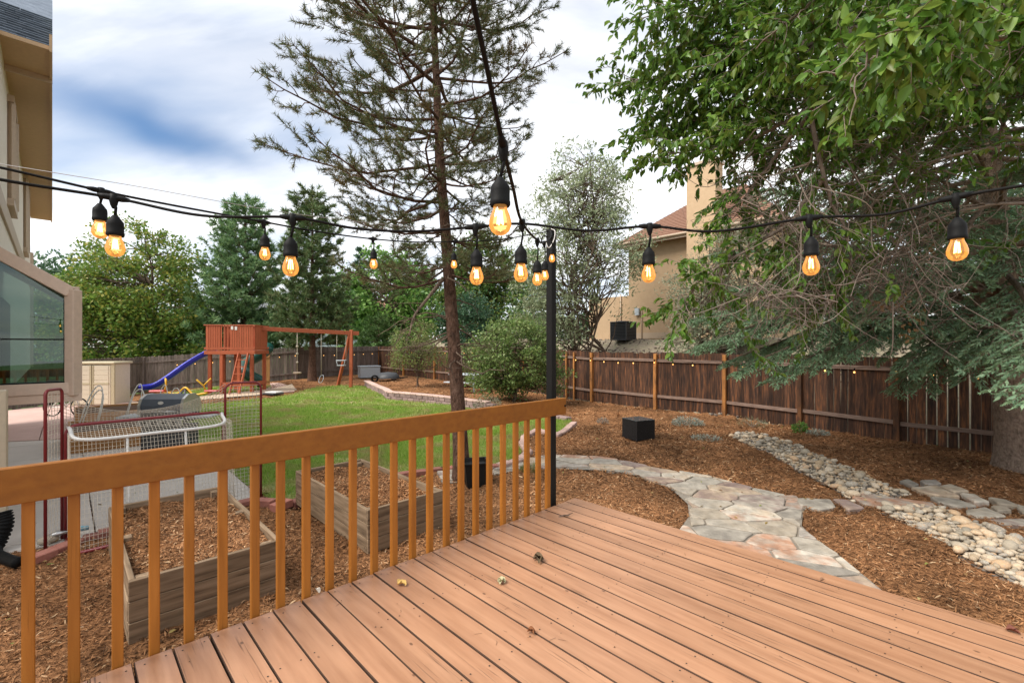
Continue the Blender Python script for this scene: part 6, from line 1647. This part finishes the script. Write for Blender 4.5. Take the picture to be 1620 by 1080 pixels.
def conifer(name, label, base, H, z0, rad, whorl, nb, tufts, needle, cols, barkm, r0, path=None, rise=.25, curl=.25, group=None, dead=None, bl_step=.28, tip_from=.35, cat='pine tree', spread=.8, dens=1.0, width=.006, azim=None, trans=.15, wob=.025, sub=0):
    """whorled conifer: rad(f) branch length with f=0 at z0 and 1 at the top"""
    base = Vector(base); root = thing(name, label, cat, base, group); wood = NB(); TP, TD, TL = [], [], []
    path = path or [(0, 0, 0), (0, 0, H)]
    TPth = curve_pts([(base.x + a, base.y + b_, base.z + c) for a, b_, c in path], 12); hz = TPth[:, 2] - base.z
    wood.add(tube_np(TPth, r0 * (1 - .88 * np.clip(hz / H, 0, 1)) * (1 + .35 * np.exp(-np.maximum(hz, 0) / .25)), 12))
    z = z0; az = rng.uniform(0, 6.28)
    while z < H - .05:
        f = (z - z0) / (H - z0); c = np.array([np.interp(z, hz, TPth[:, i]) for i in range(3)])
        for k in range(nb):
            a = az + k * 6.283 / nb + rng.normal(0, .3)
            R = rad(f, a) * (rng.uniform(.72, 1.12) if not sub else rng.choice([.5, .75, .95, 1.08, 1.2]))
            if R < .08 or rng.uniform() > dens: continue
            dz0 = rng.normal(0, .12); d = np.array([math.cos(a), math.sin(a), 0])
            t = np.linspace(0, 1, 8)
            rs_ = rise(f) if callable(rise) else rise
            Bp = c + np.array([0, 0, dz0]) + d * (t * R)[:, None]; Bp[:, 2] += R * ((rs_ + rng.normal(0, .06)) * t + curl * t * t * t - .06 * np.sin(3.1 * t))
            Bp += np.cumsum(rng.normal(0, wob * R, (8, 3)), 0) * t[:, None]
            br = .006 + .0095 * R; wood.add(tube_np(Bp, np.linspace(br, .006, 8), 5))
            # side shoots
            s = tip_from * R
            side = 1
            while s < R:
                u = s / R; p = np.array([np.interp(u, t, Bp[:, i]) for i in range(3)])
                bl = max(.10, (1 - u) * .62 * R + .10) * rng.uniform(.5, 1.1); side = -side
                sd = np.array([-d[1], d[0], 0]) * side; dd = unit((d * .75 + sd * spread + np.array([0, 0, .25 + rng.normal(0, .2)]))[None])[0]
                e = p + dd * bl; e[2] += bl * .12
                Q = jitter_path(p, e, 5, .3); wood.add(tube_np(Q, np.linspace(.007 + .004 * bl, .003, 5), 3))
                m_ = max(1, int(round(bl * tufts)))
                for j in range(m_):
                    v = 1 - j / max(1, m_) * .62; q = np.array([np.interp(v, np.linspace(0, 1, 5), Q[:, i]) for i in range(3)])
                    TP.append(q + rng.normal(0, .02, 3)); TD.append(dd + rng.normal(0, .35, 3) + np.array([0, 0, .25])); TL.append(1)
                for _ in range(sub):
                    v = rng.uniform(.25, .9); q = np.array([np.interp(v, np.linspace(0, 1, 5), Q[:, i]) for i in range(3)]); d2 = unit((dd + rdir(1)[0] * .8 + np.array([0, 0, .15]))[None])[0]; l2 = bl * rng.uniform(.25, .55)
                    Q2 = jitter_path(q, q + d2 * l2, 4, .35); wood.add(tube_np(Q2, [.004, .0035, .003, .002], 3))
                    for j in range(max(1, int(l2 * tufts))): TP.append(Q2[-1] - d2 * l2 * .55 * j / max(1, int(l2 * tufts))); TD.append(d2 + np.array([0, 0, .2])); TL.append(.95)
                s += bl_step * rng.uniform(.7, 1.3)
            TP.append(Bp[-1]); TD.append(d + np.array([0, 0, .4])); TL.append(1.1)
        az += 2.4; z += whorl * rng.uniform(.75, 1.25)
    TP.append(TPth[-1]); TD.append(np.array([0, 0, 1.0])); TL.append(1.2)
    TP = np.array(TP); TD = unit(np.array(TD)); TL = np.array(TL); per, nl = needle; n = len(TP)
    idx = np.repeat(np.arange(n), per); k = len(idx)
    D = unit(TD[idx] * .75 + rdir(k) * .8); P = TP[idx] + TD[idx] * (rng.uniform(-.5, .5, k) * nl * 1.1)[:, None]
    nd = NB(); nd.add(needle_geo(P, D, nl * rng.uniform(.6, 1.15, k) * TL[idx], width))
    wood.build('trunk', barkm, root, True)
    nd.build('needles', leafmat(label.replace(' ', '_')[:30] + '_needle', cols, trans, .5, .2, patch=dead), root)
    return root, n

# ---- the big pine beside the raised beds
tb0 = gp(731, 754, -.70); tb0.z = gz1(tb0.x, tb0.y); YT = tb0.y
pth = []
for px, py in ((731, 770), (728, 690), (719, 560), (713, 480), (706, 380), (699, 290), (693, 190), (689, 100), (684, 0), (676, -140), (672, -280)):
    q = at(px, py, YT); pth.append((q.x - tb0.x, 0.02 * math.sin(py / 60), q.z - tb0.z))
def rad_pine(f, a):
    left = .5 + .5 * math.cos(a - math.pi)
    r = 1.55 + 1.25 * math.sin(min(1, f * 1.7) * 1.57)
    if f > .8: r *= 1 - (f - .8) * 3
    return r * (.66 + .36 * left)
root, n1 = conifer('pine_tree', 'tall open pine with long bare trunk right beside the raised bed', tb0, pth[-1][2], 3.25, rad_pine, .30, 5, 11, (24, .10), G_PINE, M['bark_pine'], .125, pth, lambda f: -.16 + .42 * f, .16, None,
                   dead=(.9, (.19, .10, .045), .56, .68, .55), bl_step=.165, tip_from=.24, width=.0095, spread=.85, wob=.035, sub=2, dens=.90)
wood = NB()
for k in range(26):       # dead lower snags
    z = rng.uniform(1.9, 4.4); c = np.array([tb0.x + np.interp(z, [p[2] for p in pth], [p[0] for p in pth]), tb0.y, tb0.z + z]); a = rng.uniform(0, 6.28); L = rng.uniform(.25, 1.1)
    e = c + np.array([math.cos(a) * L, math.sin(a) * L, rng.uniform(-.35, .1)]); Q = jitter_path(c, e, 7, .35, -.06); wood.add(tube_np(Q, np.linspace(.016, .003, 7), 4))
    for j in range(4): s = Q[rng.integers(2, 6)]; wood.add(tube_np(jitter_path(s, s + rdir(1)[0] * .28 + np.array([0, 0, -.1]), 4, .3), [.005, .004, .003, .002], 3))
lb = [at(700, 442, YT - .1), at(678, 470, YT - .5), at(655, 500, YT - .9), at(648, 530, YT - 1.1)]
wood.add(tube_np(curve_pts(lb, 6), np.linspace(.035, .006, 19), 5))
for j in range(14):
    P_ = curve_pts(lb, 6); s = P_[rng.integers(5, 18)]; wood.add(tube_np(jitter_path(s, s + rdir(1)[0] * .4 + np.array([-.1, 0, -.15]), 5, .4), [.008, .006, .005, .004, .002], 3))
wood.build('dead_branch', M['bark'], root)

# ---- pair of blue green pines by the play set
def cone(R, p=.8): return lambda f, a: R * (1 - f) ** p * (.6 + .4 * min(1, f * 5)) + .12
q = at(388, 560, 29.0); q.z = gz1(q.x, q.y)
conifer('pine_tree', 'bushy blue green pine behind the play fort', q, 11.2, 1.9, lambda f, a: 3.3 * (1 - f) ** .62 + .35, .46, 6, 6.5, (34, .30), G_BLUEPINE, M['bark_pine'], .26, None, .16, .30, 'pines by the play set', bl_step=.36, tip_from=.14, width=.052)
q = at(494, 602, 25.2); q.z = gz1(q.x, q.y)
conifer('pine_tree', 'narrow lighter green pine behind the swing beam, trunk bare at its foot', q, 10.3, 1.9, lambda f, a: 2.05 * (1 - f) ** .5 + .3, .42, 6, 6.5, (34, .28), [(.085, .16, .06), (.12, .20, .08), (.16, .24, .09), (.18, .20, .09)], M['bark_pine'], .20, None, .20, .34, 'pines by the play set',
        dead=(.35, (.15, .11, .05), .55, .68, .5), bl_step=.33, tip_from=.14, width=.05)
# ---- broadleaf trees beyond the back fence
def bt(label, px, py_base, Y, trunk, blobs, n, per, leaf, cols, cat='tree', name='leafy_tree', group='trees beyond the back fence', zb=None, **k):
    q = at(px, py_base, Y); q.z = gz1(q.x, q.y) if zb is None else zb
    return crown_tree(name, label, cat, q, trunk, blobs, n, per, leaf, cols, group=group, **k)
bt('large yellow green tree rising behind the storage shed', 215, 580, 27.5, 2.6, [(0.2, 0, 6.2, 3.4, 3, 3.9), (-2.6, .5, 5.0, 2.2, 2.2, 3.0), (1.6, 0, 4.0, 2.6, 2.4, 3.0), (-1.5, -.5, 2.8, 3.4, 2.2, 2.0), (2.4, 0, 2.6, 2.4, 2, 1.9), (-4.2, .5, 4.0, 1.8, 1.8, 2.6), (-3.6, 0, 2.2, 2.0, 1.8, 1.8)], 270, 125, (.21, .62), [(.10, .19, .035), (.15, .25, .045), (.21, .30, .06), (.17, .27, .05), (.36, .34, .07)], r0=.22, clr=.85)
bt('blue green leafy tree farther behind the yellow green one, near the house corner', 95, 570, 36, 3, [(0, 0, 6.2, 4.0, 3, 3.6), (-3, 0, 4, 3.5, 3, 3), (3, 0, 3.5, 3.5, 3, 3)], 120, 80, (.34, .6), [(.05, .11, .055), (.08, .15, .075), (.11, .19, .09)], r0=.2, clr=1.05)
bt('rounded mid green tree filling the gap behind the deck box', 610, 580, 40, 2.4, [(0, 0, 5.0, 4.2, 3, 4.0), (-3.5, 0, 4.2, 3, 2.5, 3.0), (3.4, 0, 3.6, 3, 2.5, 3)], 150, 80, (.34, .6), G_GREEN, r0=.22, clr=1.05)
q = at(598, 560, 35.5); q.z = gz1(q.x, q.y)
conifer('pine_tree', 'dark young pine crowding the back fence corner', q, 4.2, .2, lambda f, a: 1.9 * (1 - f) ** .7 + .2, .38, 6, 5, (28, .28), [(.06, .12, .035), (.09, .17, .05), (.13, .21, .06)], M['bark_pine'], .09, None, .3, .3, None, bl_step=.36, tip_from=.12, width=.05)
q = at(648, 560, 46); q.z = gz1(q.x, q.y)
conifer('pine_tree', 'mixed brown green pine behind the small leafy tree', q, 9.5, .8, lambda f, a: 3.6 * (1 - f) ** .6 + .4, .75, 6, 3.6, (28, .42), [(.09, .13, .05), (.13, .16, .07), (.18, .165, .08)], M['bark_pine'], .2, None, .2, .3, None, bl_step=.5, tip_from=.15, width=.085)
q = at(570, 560, 52); q.z = gz1(q.x, q.y)
conifer('spruce_tree', 'distant dark blue spruce left of the brownish pine', q, 10.5, .5, lambda f, a: 3.0 * (1 - f) + .2, .7, 6, 3.4, (28, .42), G_DARK, M['bark_pine'], .2, None, -.05, .2, None, bl_step=.5, tip_from=.12, width=.085, cat='spruce tree')
bt('bright green broadleaf tree between the big pine trunk and black post', 766, 570, 32, 2.0, [(0, 0, 4.6, 2.2, 2, 3.2), (-.9, 0, 3.0, 2.4, 2, 2.4), (1.2, 0, 3.0, 2.2, 2, 2.3)], 130, 95, (.24, .6), [(.05, .12, .03), (.08, .17, .035), (.13, .22, .05), (.2, .24, .06)], r0=.16, clr=.75)
bt('dark green tree hidden low behind the big shrub', 742, 560, 27, 1.0, [(0, 0, 2.2, 1.8, 1.5, 1.9)], 50, 110, (.18, .6), G_DARK, r0=.1, clr=.6)
# small leafy tree in the mulch bed
q = gp(660, 612, -.54); q.z = gz1(q.x, q.y)
crown_tree('small_tree', 'small loose leafy tree in the mulch bed behind the curved block wall', 'tree', q, .7, [(0, 0, 1.9, 1.25, 1.1, 1.05), (-.5, 0, 1.25, .8, .8, .6), (.6, 0, 1.3, .8, .8, .6)], 95, 62, (.085, .42), G_SHRUB, r0=.06, clr=.34, gap=.3)
# big shrub left of the post
q = gp(812, 640, -.66); q.z = gz1(q.x, q.y)
crown_tree('shrub', 'large rounded green shrub left of the black light post', 'shrub', q, .35, [(0, 0, 1.6, 1.45, 1.2, 1.35), (.9, .2, 1.2, 1.05, .9, 1.1), (-.75, 0, 1.1, .95, .8, .9), (-1.05, .1, 1.7, .7, .6, .6)], 185, 85, (.11, .48), [(.10, .17, .05), (.15, .24, .065), (.21, .30, .085), (.26, .32, .12)], r0=.05, clr=.36, stems=4)
q = at(705, 598, 20.8); q.z = gz1(q.x, q.y)
crown_tree('shrub', 'yellowish spreading shrub at the fence right behind the pale garden table', 'shrub', (q.x + .9, q.y + .6, q.z), .3, [(0, 0, 1.0, 1.0, .8, .9)], 45, 70, (.10, .5), G_SHRUB, r0=.04, clr=.34, stems=3)
# silver leaved tree behind the fence and its twin
q = at(905, 548, 19.6); q.z = gz1(q.x, q.y) - .1
crown_tree('olive_tree', 'tall airy silver leaved tree behind the black light post', 'tree', q, 1.4, [(.5, 0, 7.2, 1.9, 1.5, 2.7), (.3, 0, 9.0, 1.2, 1.0, 1.5), (1.5, 0, 8.0, 1.2, 1.0, 1.4), (-.9, 0, 7.6, 1.1, 1.0, 1.4), (-.9, 0, 5.2, 1.7, 1.5, 2.2), (1.7, 0, 5.6, 1.7, 1.5, 1.9), (-.5, 0, 3.2, 1.8, 1.5, 1.6), (-1.2, 0, 2.2, 1.3, 1.2, 1.2), (1.2, 0, 3.4, 1.0, 1.0, .9)], 330, 52, (.17, .34), G_OLIVE, r0=.11, clr=.55, stems=4, gap=.35, lean=(.2, 0), group='silver leaved trees in front of the tan house')
q = at(1122, 552, 16.2); q.z = gz1(q.x, q.y) - .1
crown_tree('olive_tree', 'pale silver green bushy tree hiding the chimney side of the tan house', 'tree', q, 1.0, [(0, 0, 2.6, 1.5, 1.2, 1.8), (-.6, 0, 1.3, 1.1, 1, 1.1), (.7, 0, 3.9, 1.3, 1.0, 1.6), (1.1, 0, 1.6, 1.2, 1.0, 1.4)], 190, 90, (.12, .26), [(.20, .24, .14), (.26, .30, .19), (.32, .34, .23)], r0=.10, clr=.5, stems=4, gap=.3, group='silver leaved trees in front of the tan house')
for (lb, px, Y, s_, cols) in (('leafy green shrub behind the dark fence beneath the spruce boughs', 1330, 13.8, 1.0, G_GREEN), ('dark bushy tree behind the far end of the dark fence', 1600, 14.0, 1.5, G_DARK), ('broad green tree standing past the spruce trunk', 1760, 18.0, 2.0, G_GREEN), ('deep green tree rising behind the spruce crown', 1480, 24.0, 2.4, G_DARK)):
    q = at(px, 560, Y); q.z = gz1(q.x, q.y) - .2
    crown_tree('leafy_tree', lb, 'tree', q, 1.0 * s_, [(0, 0, 1.9 * s_, 1.4 * s_, 1.2 * s_, 1.5 * s_), (.8 * s_, 0, 2.6 * s_, 1.2 * s_, 1.1 * s_, 1.3 * s_)], 70, 80, (.10 * s_, .55), cols, r0=.09 * s_, clr=.5 * s_, group='trees behind the dark fence')
for (lb, px, Y, h) in (('pale pine behind the olive tree, far right of the bright green tree', 842, 44, 8.5), ('far pine between house corner tree and play fort pines', 285, 44, 9.5)):
    q = at(px, 560, Y); q.z = gz1(q.x, q.y)
    conifer('pine_tree', lb, q, h, .6, lambda f, a: 2.8 * (1 - f) ** .7 + .3, .7, 6, 3.2, (26, .42), G_BLUEPINE, M['bark_pine'], .2, None, .2, .3, None, bl_step=.5, tip_from=.15, width=.085)
# far wood closing the gaps
nb_ = NB(); nw = 26000
X = rng.uniform(-75, 45, nw); dpt = rng.uniform(0, 10, nw); Yw = 88 + dpt + .12 * np.abs(X); top = 4.2 + 3.4 * vnoise(X, X * 0, .16, 31) + 1.5 * vnoise(X, X * 0, .5, 32)
P = np.stack([X, Yw, .6 + top * rng.uniform(0, 1, nw) ** .8], 1); L = rng.uniform(.5, .95, nw)
nb_.add(leaf_geo(P, rdir(nw), unit(rdir(nw) + np.array([0, 0, .8])), L, L * .7)); o = nb_.build('far_wood', leafmat('far_wood_leaf', [(.03, .065, .03), (.05, .095, .04), (.07, .125, .05)], .3)); o['kind'] = 'stuff'

# ---- big blue spruce on the right
SB = gp(1612, 742, -.70); SB.z = gz1(SB.x, SB.y); YS = SB.y
spath = []
for px, py in ((1612, 760), (1608, 690), (1600, 600), (1588, 480), (1574, 350), (1560, 220), (1548, 110), (1538, 0), (1520, -200), (1510, -380)):
    q = at(px, py, YS); spath.append((q.x - SB.x, 0, q.z - SB.z))
spr = thing('spruce_tree', 'large blue spruce with thick bare trunk and drooping boughs', 'spruce tree', SB)
wood = NB(); TPth = curve_pts([(SB.x + a, SB.y + b_, SB.z + c) for a, b_, c in spath], 10); hz = TPth[:, 2] - SB.z
wood.add(tube_np(TPth,   .272 * (1 - .78 * np.clip(hz / 9.5, 0, 1)) * (1 + .30 * np.exp(-np.maximum(hz, 0) / .3)), 18))
SPP, SPD = [], []
def spray(Bp, t0, ratio, step, droop):
    """flat hanging sprays of short twigs along a bough"""
    L = np.linalg.norm(np.diff(Bp, axis=0), axis=1).sum(); s = t0 * L; tt = np.linspace(0, 1, len(Bp)); side = 1
    while s < L:
        u = s / L; p = np.array([np.interp(u, tt, Bp[:, i]) for i in range(3)]); g = np.array([np.interp(min(1, u + .05), tt, Bp[:, i]) for i in range(3)]) - p
        if np.linalg.norm(g) < 1e-4: g = Bp[-1] - Bp[-2]
        g = g / np.linalg.norm(g); sd = np.cross(g, [0, 0, 1.0]); sd /= max(np.linalg.norm(sd), 1e-6); side = -side
        bl = (ratio * (1 - u) * L + .20) * rng.uniform(.6, 1.15)
        e = p + (g * .7 + sd * side * .75 + np.array([0, 0, -droop * rng.uniform(.4, 1.3)])) * bl; Q = jitter_path(p, e, 6, .2, .05); wood.add(tube_np(Q, np.linspace(.008, .003, 6), 3))
        m_ = max(2, int(bl / .050)); 
        for j in range(m_):
            v = (j + .5) / m_; q = np.array([np.interp(v, np.linspace(0, 1, 6), Q[:, i]) for i in range(3)]); dq = (e - p) / bl; s2 = np.cross(dq, [0, 0, 1.0]); s2 /= max(np.linalg.norm(s2), 1e-6)
            for sg in (-1, 1):
                SPP.append(q); SPD.append(dq * .8 + s2 * sg * .8 + np.array([0, 0, -.25 + rng.normal(0, .25)]))
            if rng.uniform() < .6: SPP.append(q); SPD.append(dq * .9 + np.array([0, 0, .15 + rng.normal(0, .25)]))
        SPP.append(e); SPD.append((e - p) / bl)
        s += step * rng.uniform(.7, 1.3)
def bough(zst, tip, mid_up=.25, t0=.20, ratio=.21, step=.062, droop=.40):
    c = np.array([SB.x + np.interp(zst, hz, TPth[:, 0] - SB.x), SB.y, SB.z + zst]); tip = np.array(tip); m_ = c * .5 + tip * .5; m_[2] += mid_up
    m2 = c * .18 + tip * .82; m2[2] += mid_up * .55
    Bp = curve_pts([c, m_, m2, tip], 5); Bp += np.cumsum(rng.normal(0, .008, Bp.shape), 0)
    L = np.linalg.norm(tip - c); wood.add(tube_np(Bp, np.linspace(.016 + .009 * L, .005, len(Bp)), 6)); spray(Bp, t0, ratio, step, droop)
for (z, px, py, Y, mu) in ((2.6, 1105, 545, 8.6, .45), (2.5, 1165, 590, 8.3, .45), (2.8, 1090, 505, 9.0, .4), (2.4, 1225, 600, 7.9, .45), (3.0, 1150, 460, 8.6, .35), (2.2, 1430, 590, 7.0, .4), (2.3, 1340, 560, 7.4, .4), (2.5, 1260, 535, 8.0, .4),
                           (2.1, 1490, 570, 6.6, .35), (2.1, 1560, 560, 6.3, .3), (2.5, 1480, 520, 6.7, .3), (2.4, 1640, 560, 6.2, .3), (2.7, 1390, 520, 7.6, .3), (2.3, 1420, 610, 7.7, .4), (3.1, 1240, 420, 8.4, .3), (3.3, 1130, 400, 9.0, .3), (2.7, 1700, 540, 6.6, .3),
                           (3.1, 1310, 480, 7.0, .3), (2.9, 1660, 500, 6.0, .3), (2.8, 1530, 510, 9.0, .3), (2.5, 1400, 560, 8.8, .3), (2.6, 1290, 575, 9.0, .4), (2.4, 1200, 560, 9.2, .4), (2.4, 1530, 600, 6.9, .35), (2.3, 1460, 615, 7.4, .4), (2.9, 1380, 470, 7.2, .3), (3.0, 1440, 450, 6.8, .3),
                           (3.4, 1600, 430, 6.1, .3), (3.6, 1640, 360, 6.0, .3), (3.8, 1390, 330, 6.8, .2), (4.2, 1610, 270, 6.0, .2), (3.6, 1280, 350, 7.6, .2), (3.9, 1200, 300, 8.2, .2), (4.3, 1330, 230, 7.4, .2), (4.9, 1400, 130, 7.0, .2), (5.2, 1640, 120, 6.2, .2), (5.6, 1480, 40, 6.6, .2), (4.6, 1500, 200, 6.4, .2)):
    q = at(px, py, Y); bough(z, (q.x, q.y, max(q.z, -.35)), mu, .22 if Y > 7 else .3)
z = 3.1; az = .3
while z < 9.3:
    R = 4.3 * (1 - (z - 2.5) / 8.5) + .25
    for k in range(5):
        a = az + k * 1.2566 + rng.normal(0, .2)
        c = np.array([SB.x + np.interp(z, hz, TPth[:, 0] - SB.x), SB.y, SB.z + z]); tip = c + np.array([math.cos(a) * R, math.sin(a) * R, -.35 * R + rng.normal(0, .1)])
        bough(z, tip, .16, .20, .20, .11, .35)
    az += 2.4; z += .36
wood.build('trunk', M['bark_spruce'], spr, True)
SPP = np.array(SPP); SPD = unit(np.array(SPD)); n = len(SPP); tl = rng.uniform(.065, .12, n)
per = 9; idx = np.repeat(np.arange(n), per); k = len(idx); v = rng.uniform(0, 1, k)
P = SPP[idx] + SPD[idx] * (v * tl[idx])[:, None]; D = unit(SPD[idx] * .65 + rdir(k) * .95)
nd = NB(); nd.add(needle_geo(P, D, rng.uniform(.022, .036, k), .0095)); nd.add(leaf_geo(SPP, SPD, rdir(n), tl * 1.05, .03, .2)); nd.build('needles', leafmat('blue_spruce_needle', G_SPRUCE, .12, .5, .25), spr)
nspr = k
# dry cones / brown dead sprays
# ---- broadleaf limbs reaching in from the right, over the garden
MB_ = at(2050, 760, 6.0); MB_.z = gz1(MB_.x, MB_.y)
mp_ = thing('overhanging_tree', 'leafy broadleaf tree whose low limbs hang in from above on the right', 'tree', MB_)
wood = NB(); LP, LD, LL = [], [], []
limbs = [[(2050, 760, 6.0), (2040, 400, 6.0), (2000, 100, 5.8), (1950, -200, 5.6), (1900, -500, 5.5)],
         [(2000, 100, 5.8), (1750, -90, 5.3), (1500, 0, 5.1), (1290, 70, 5.4), (1120, 122, 5.9), (985, 132, 6.2)],
         [(1950, -200, 5.6), (1600, -190, 4.9), (1350, -60, 4.9), (1150, -12, 5.2), (1035, 18, 5.5)],
         [(1500, 0, 5.1), (1330, 60, 5.0), (1287, 170, 5.0), (1300, 290, 5.0), (1335, 410, 5.1), (1305, 500, 5.3)],
         [(1287, 170, 5.0), (1200, 215, 5.4), (1120, 245, 5.7), (1062, 250, 5.9)],
         [(1300, 280, 5.0), (1240, 350, 5.3), (1160, 400, 5.6), (1092, 462, 5.8), (1085, 500, 5.9)],
         [(2000, 60, 5.0), (1750, 50, 3.8), (1560, 45, 3.3), (1430, 62, 3.0), (1335, 92, 2.9)],
         [(1950, -200, 5.0), (1750, -120, 3.0), (1560, -30, 2.5), (1430, 12, 2.35), (1370, 40, 2.3)],
         [(2000, 250, 5.6), (1720, 220, 5.2), (1560, 235, 5.0), (1430, 265, 5.2), (1350, 330, 5.3)],
         [(1980, 120, 6), (1700, 40, 6.1), (1500, 70, 6.0), (1472, 200, 6.1), (1480, 330, 6.2), (1465, 420, 6.2)],
         [(2020, 400, 5.8), (1750, 340, 5.4), (1580, 320, 5.2), (1470, 350, 5.3), (1385, 420, 5.4)],
         [(1240, 350, 5.3), (1250, 420, 5.4), (1240, 500, 5.6)],
         [(1287, 170, 5.0), (1240, 220, 5.2), (1170, 300, 5.5), (1130, 330, 5.7)],
         [(1290, 70, 5.4), (1230, 130, 5.6), (1150, 185, 5.9), (1075, 205, 6.1)],
         [(1160, 400, 5.6), (1140, 440, 5.7), (1150, 490, 5.8)],
         [(1750, -100, 6.1), (1560, 60, 6.1), (1400, 130, 6.2), (1230, 170, 6.4), (1120, 190, 6.5)],
         [(1750, -260, 5.5), (1450, -80, 5.6), (1250, 20, 5.7), (1120, 60, 5.9)],
         [(1850, -20, 5.6), (1620, 110, 5.6), (1500, 170, 5.7), (1380, 230, 5.8), (1260, 310, 6.0)],
         [(1800, -250, 6.2), (1500, -50, 6.4), (1380, 60, 6.6), (1320, 180, 6.7), (1250, 240, 6.7)],
         [(1290, 70, 5.4), (1200, 90, 5.4), (1130, 60, 5.6), (1065, 90, 5.8)],
         [(1900, 100, 5.2), (1700, 150, 5.0), (1560, 130, 4.9), (1450, 180, 5.0), (1380, 170, 5.1)],
         [(1850, -150, 4.6), (1650, -30, 4.4), (1520, 60, 4.3), (1400, 100, 4.4), (1310, 90, 4.6)],
         [(1900, -400, 5.4), (1650, -260, 4.0), (1480, -120, 3.9), (1300, -20, 4.2), (1200, 60, 4.5)]]
leafy = [0, 1.0, 1.0, .30, .9, .45, .75, .8, .18, .12, .14, .14, .6, 1.0, .22, 1.0, 1.0, .45, .8, 1.0, .6, 1.0, .9]
for i, (l, lf_) in enumerate(zip(limbs, leafy)):
    Bp = curve_pts([at(*p) for p in l], 7); Bp += np.cumsum(rng.normal(0, .012, Bp.shape), 0); n = len(Bp)
    rr_ = np.linspace(.15, .10, n) if i == 0 else np.linspace(.045 if i in (1, 2, 3, 9, 15) else .030, .006, n); wood.add(tube_np(Bp, rr_, 7))
    if i == 0: continue
    Ls = np.r_[0, np.cumsum(np.linalg.norm(np.diff(Bp, axis=0), axis=1))]; s = .12 * Ls[-1]
    while s < Ls[-1]:
        p = np.array([np.interp(s, Ls, Bp[:, j]) for j in range(3)]); g = np.array([np.interp(min(s + .05, Ls[-1]), Ls, Bp[:, j]) for j in range(3)]) - p
        g = g / max(np.linalg.norm(g), 1e-6) if np.linalg.norm(g) > 1e-5 else np.array([-1.0, 0, 0])
        for _ in range(3):
            L = rng.uniform(.3, .85) * (1.0 if p[1] > 4 else .5); d = unit((g * .5 + rdir(1)[0] * .9 + np.array([-.15, 0, -.15]))[None])[0]; e = p + d * L + np.array([0, 0, -.12 * L])
            Q = jitter_path(p, e, 7, .35, .05); wood.add(tube_np(Q, np.linspace(.0065, .0022, 7), 3))
            if rng.uniform() < lf_:
                for (Q2) in (Q, jitter_path(Q[3], Q[3] + (d + rdir(1)[0] * .8) * L * .5, 5, .3), jitter_path(Q[4], Q[4] + (d + rdir(1)[0] * .8) * L * .45, 5, .3)):
                    m_ = int(np.linalg.norm(Q2[-1] - Q2[0]) / .034) + 3; tt = np.linspace(0, 1, len(Q2))
                    if Q2 is not Q: wood.add(tube_np(Q2, np.linspace(.004, .0018, len(Q2)), 3))
                    for j in range(m_):
                        v = .15 + .85 * (j + rng.uniform(0, 1)) / m_; LP.append([np.interp(v, tt, Q2[:, c]) for c in range(3)]); LD.append(unit((d * .5 + rdir(1)[0] * .8 + np.array([0, 0, -.55]))[None])[0]); LL.append(1.0)
        s += rng.uniform(.09, .19)
# tangle of bare hanging twigs
for k in range(560):
    px, py, Y = rng.uniform(1170, 1500), rng.uniform(200, 480), rng.uniform(4.9, 6.3); p = np.array(at(px, py, Y)); a = rng.uniform(0, 6.28); L = rng.uniform(.35, 1.15)
    e = p + np.array([math.cos(a) * L * .8, math.sin(a) * L * .5, rng.uniform(-.8, .25) * L]); Q = curve_pts([p, (p + e) / 2 + rng.normal(0, .12, 3) + np.array([0, 0, -.10]), e], 6); r_ = rng.uniform(.0035, .0095)
    wood.add(tube_np(Q, np.linspace(r_, .002, len(Q)), 4))
    for j in range(3): s = Q[rng.integers(2, len(Q))]; wood.add(tube_np(jitter_path(s, s + rdir(1)[0] * rng.uniform(.1, .35), 5, .4), np.linspace(r_ * .5, .0015, 5), 3))
wood.build('branches', M['twig'], mp_)
LP = np.array(LP); LD = np.array(LD); n = len(LP); Nn = unit(rdir(n) * .7 + np.array([0, -.15, .9])); sz = rng.uniform(.065, .125, n)
lf2 = NB(); lf2.add(leaf_geo(LP, LD, Nn, sz, sz * rng.uniform(.42, .58, n), .14, True)); lf2.build('leaves', leafmat('overhanging_leaf', G_MAPLE + G_MAPLE[:4] + [(.16, .20, .035)], .42, .38, .4), mp_)
# dry brown leaf clusters caught in the twigs
nbd = NB(); LPd = []
for (px, py, Y) in ((1470, 400, 6), (1425, 475, 6), (1448, 500, 6), (1435, 525, 6), (1395, 485, 5.8), (1520, 400, 6)):
    c = np.array(at(px, py, Y)); LPd += [c + rng.normal(0, .06, 3) for _ in range(14)]
LPd = np.array(LPd); n = len(LPd); nbd.add(leaf_geo(LPd, rdir(n) + np.array([0, 0, -.5]), rdir(n), .07, .035, .3, True)); nbd.build('dry_leaves', leafmat('dry_leaf', [(.30, .17, .07), (.40, .25, .12)], .3), mp_)
print('TREES leaves', len(LP), 'spruce needles', nspr)
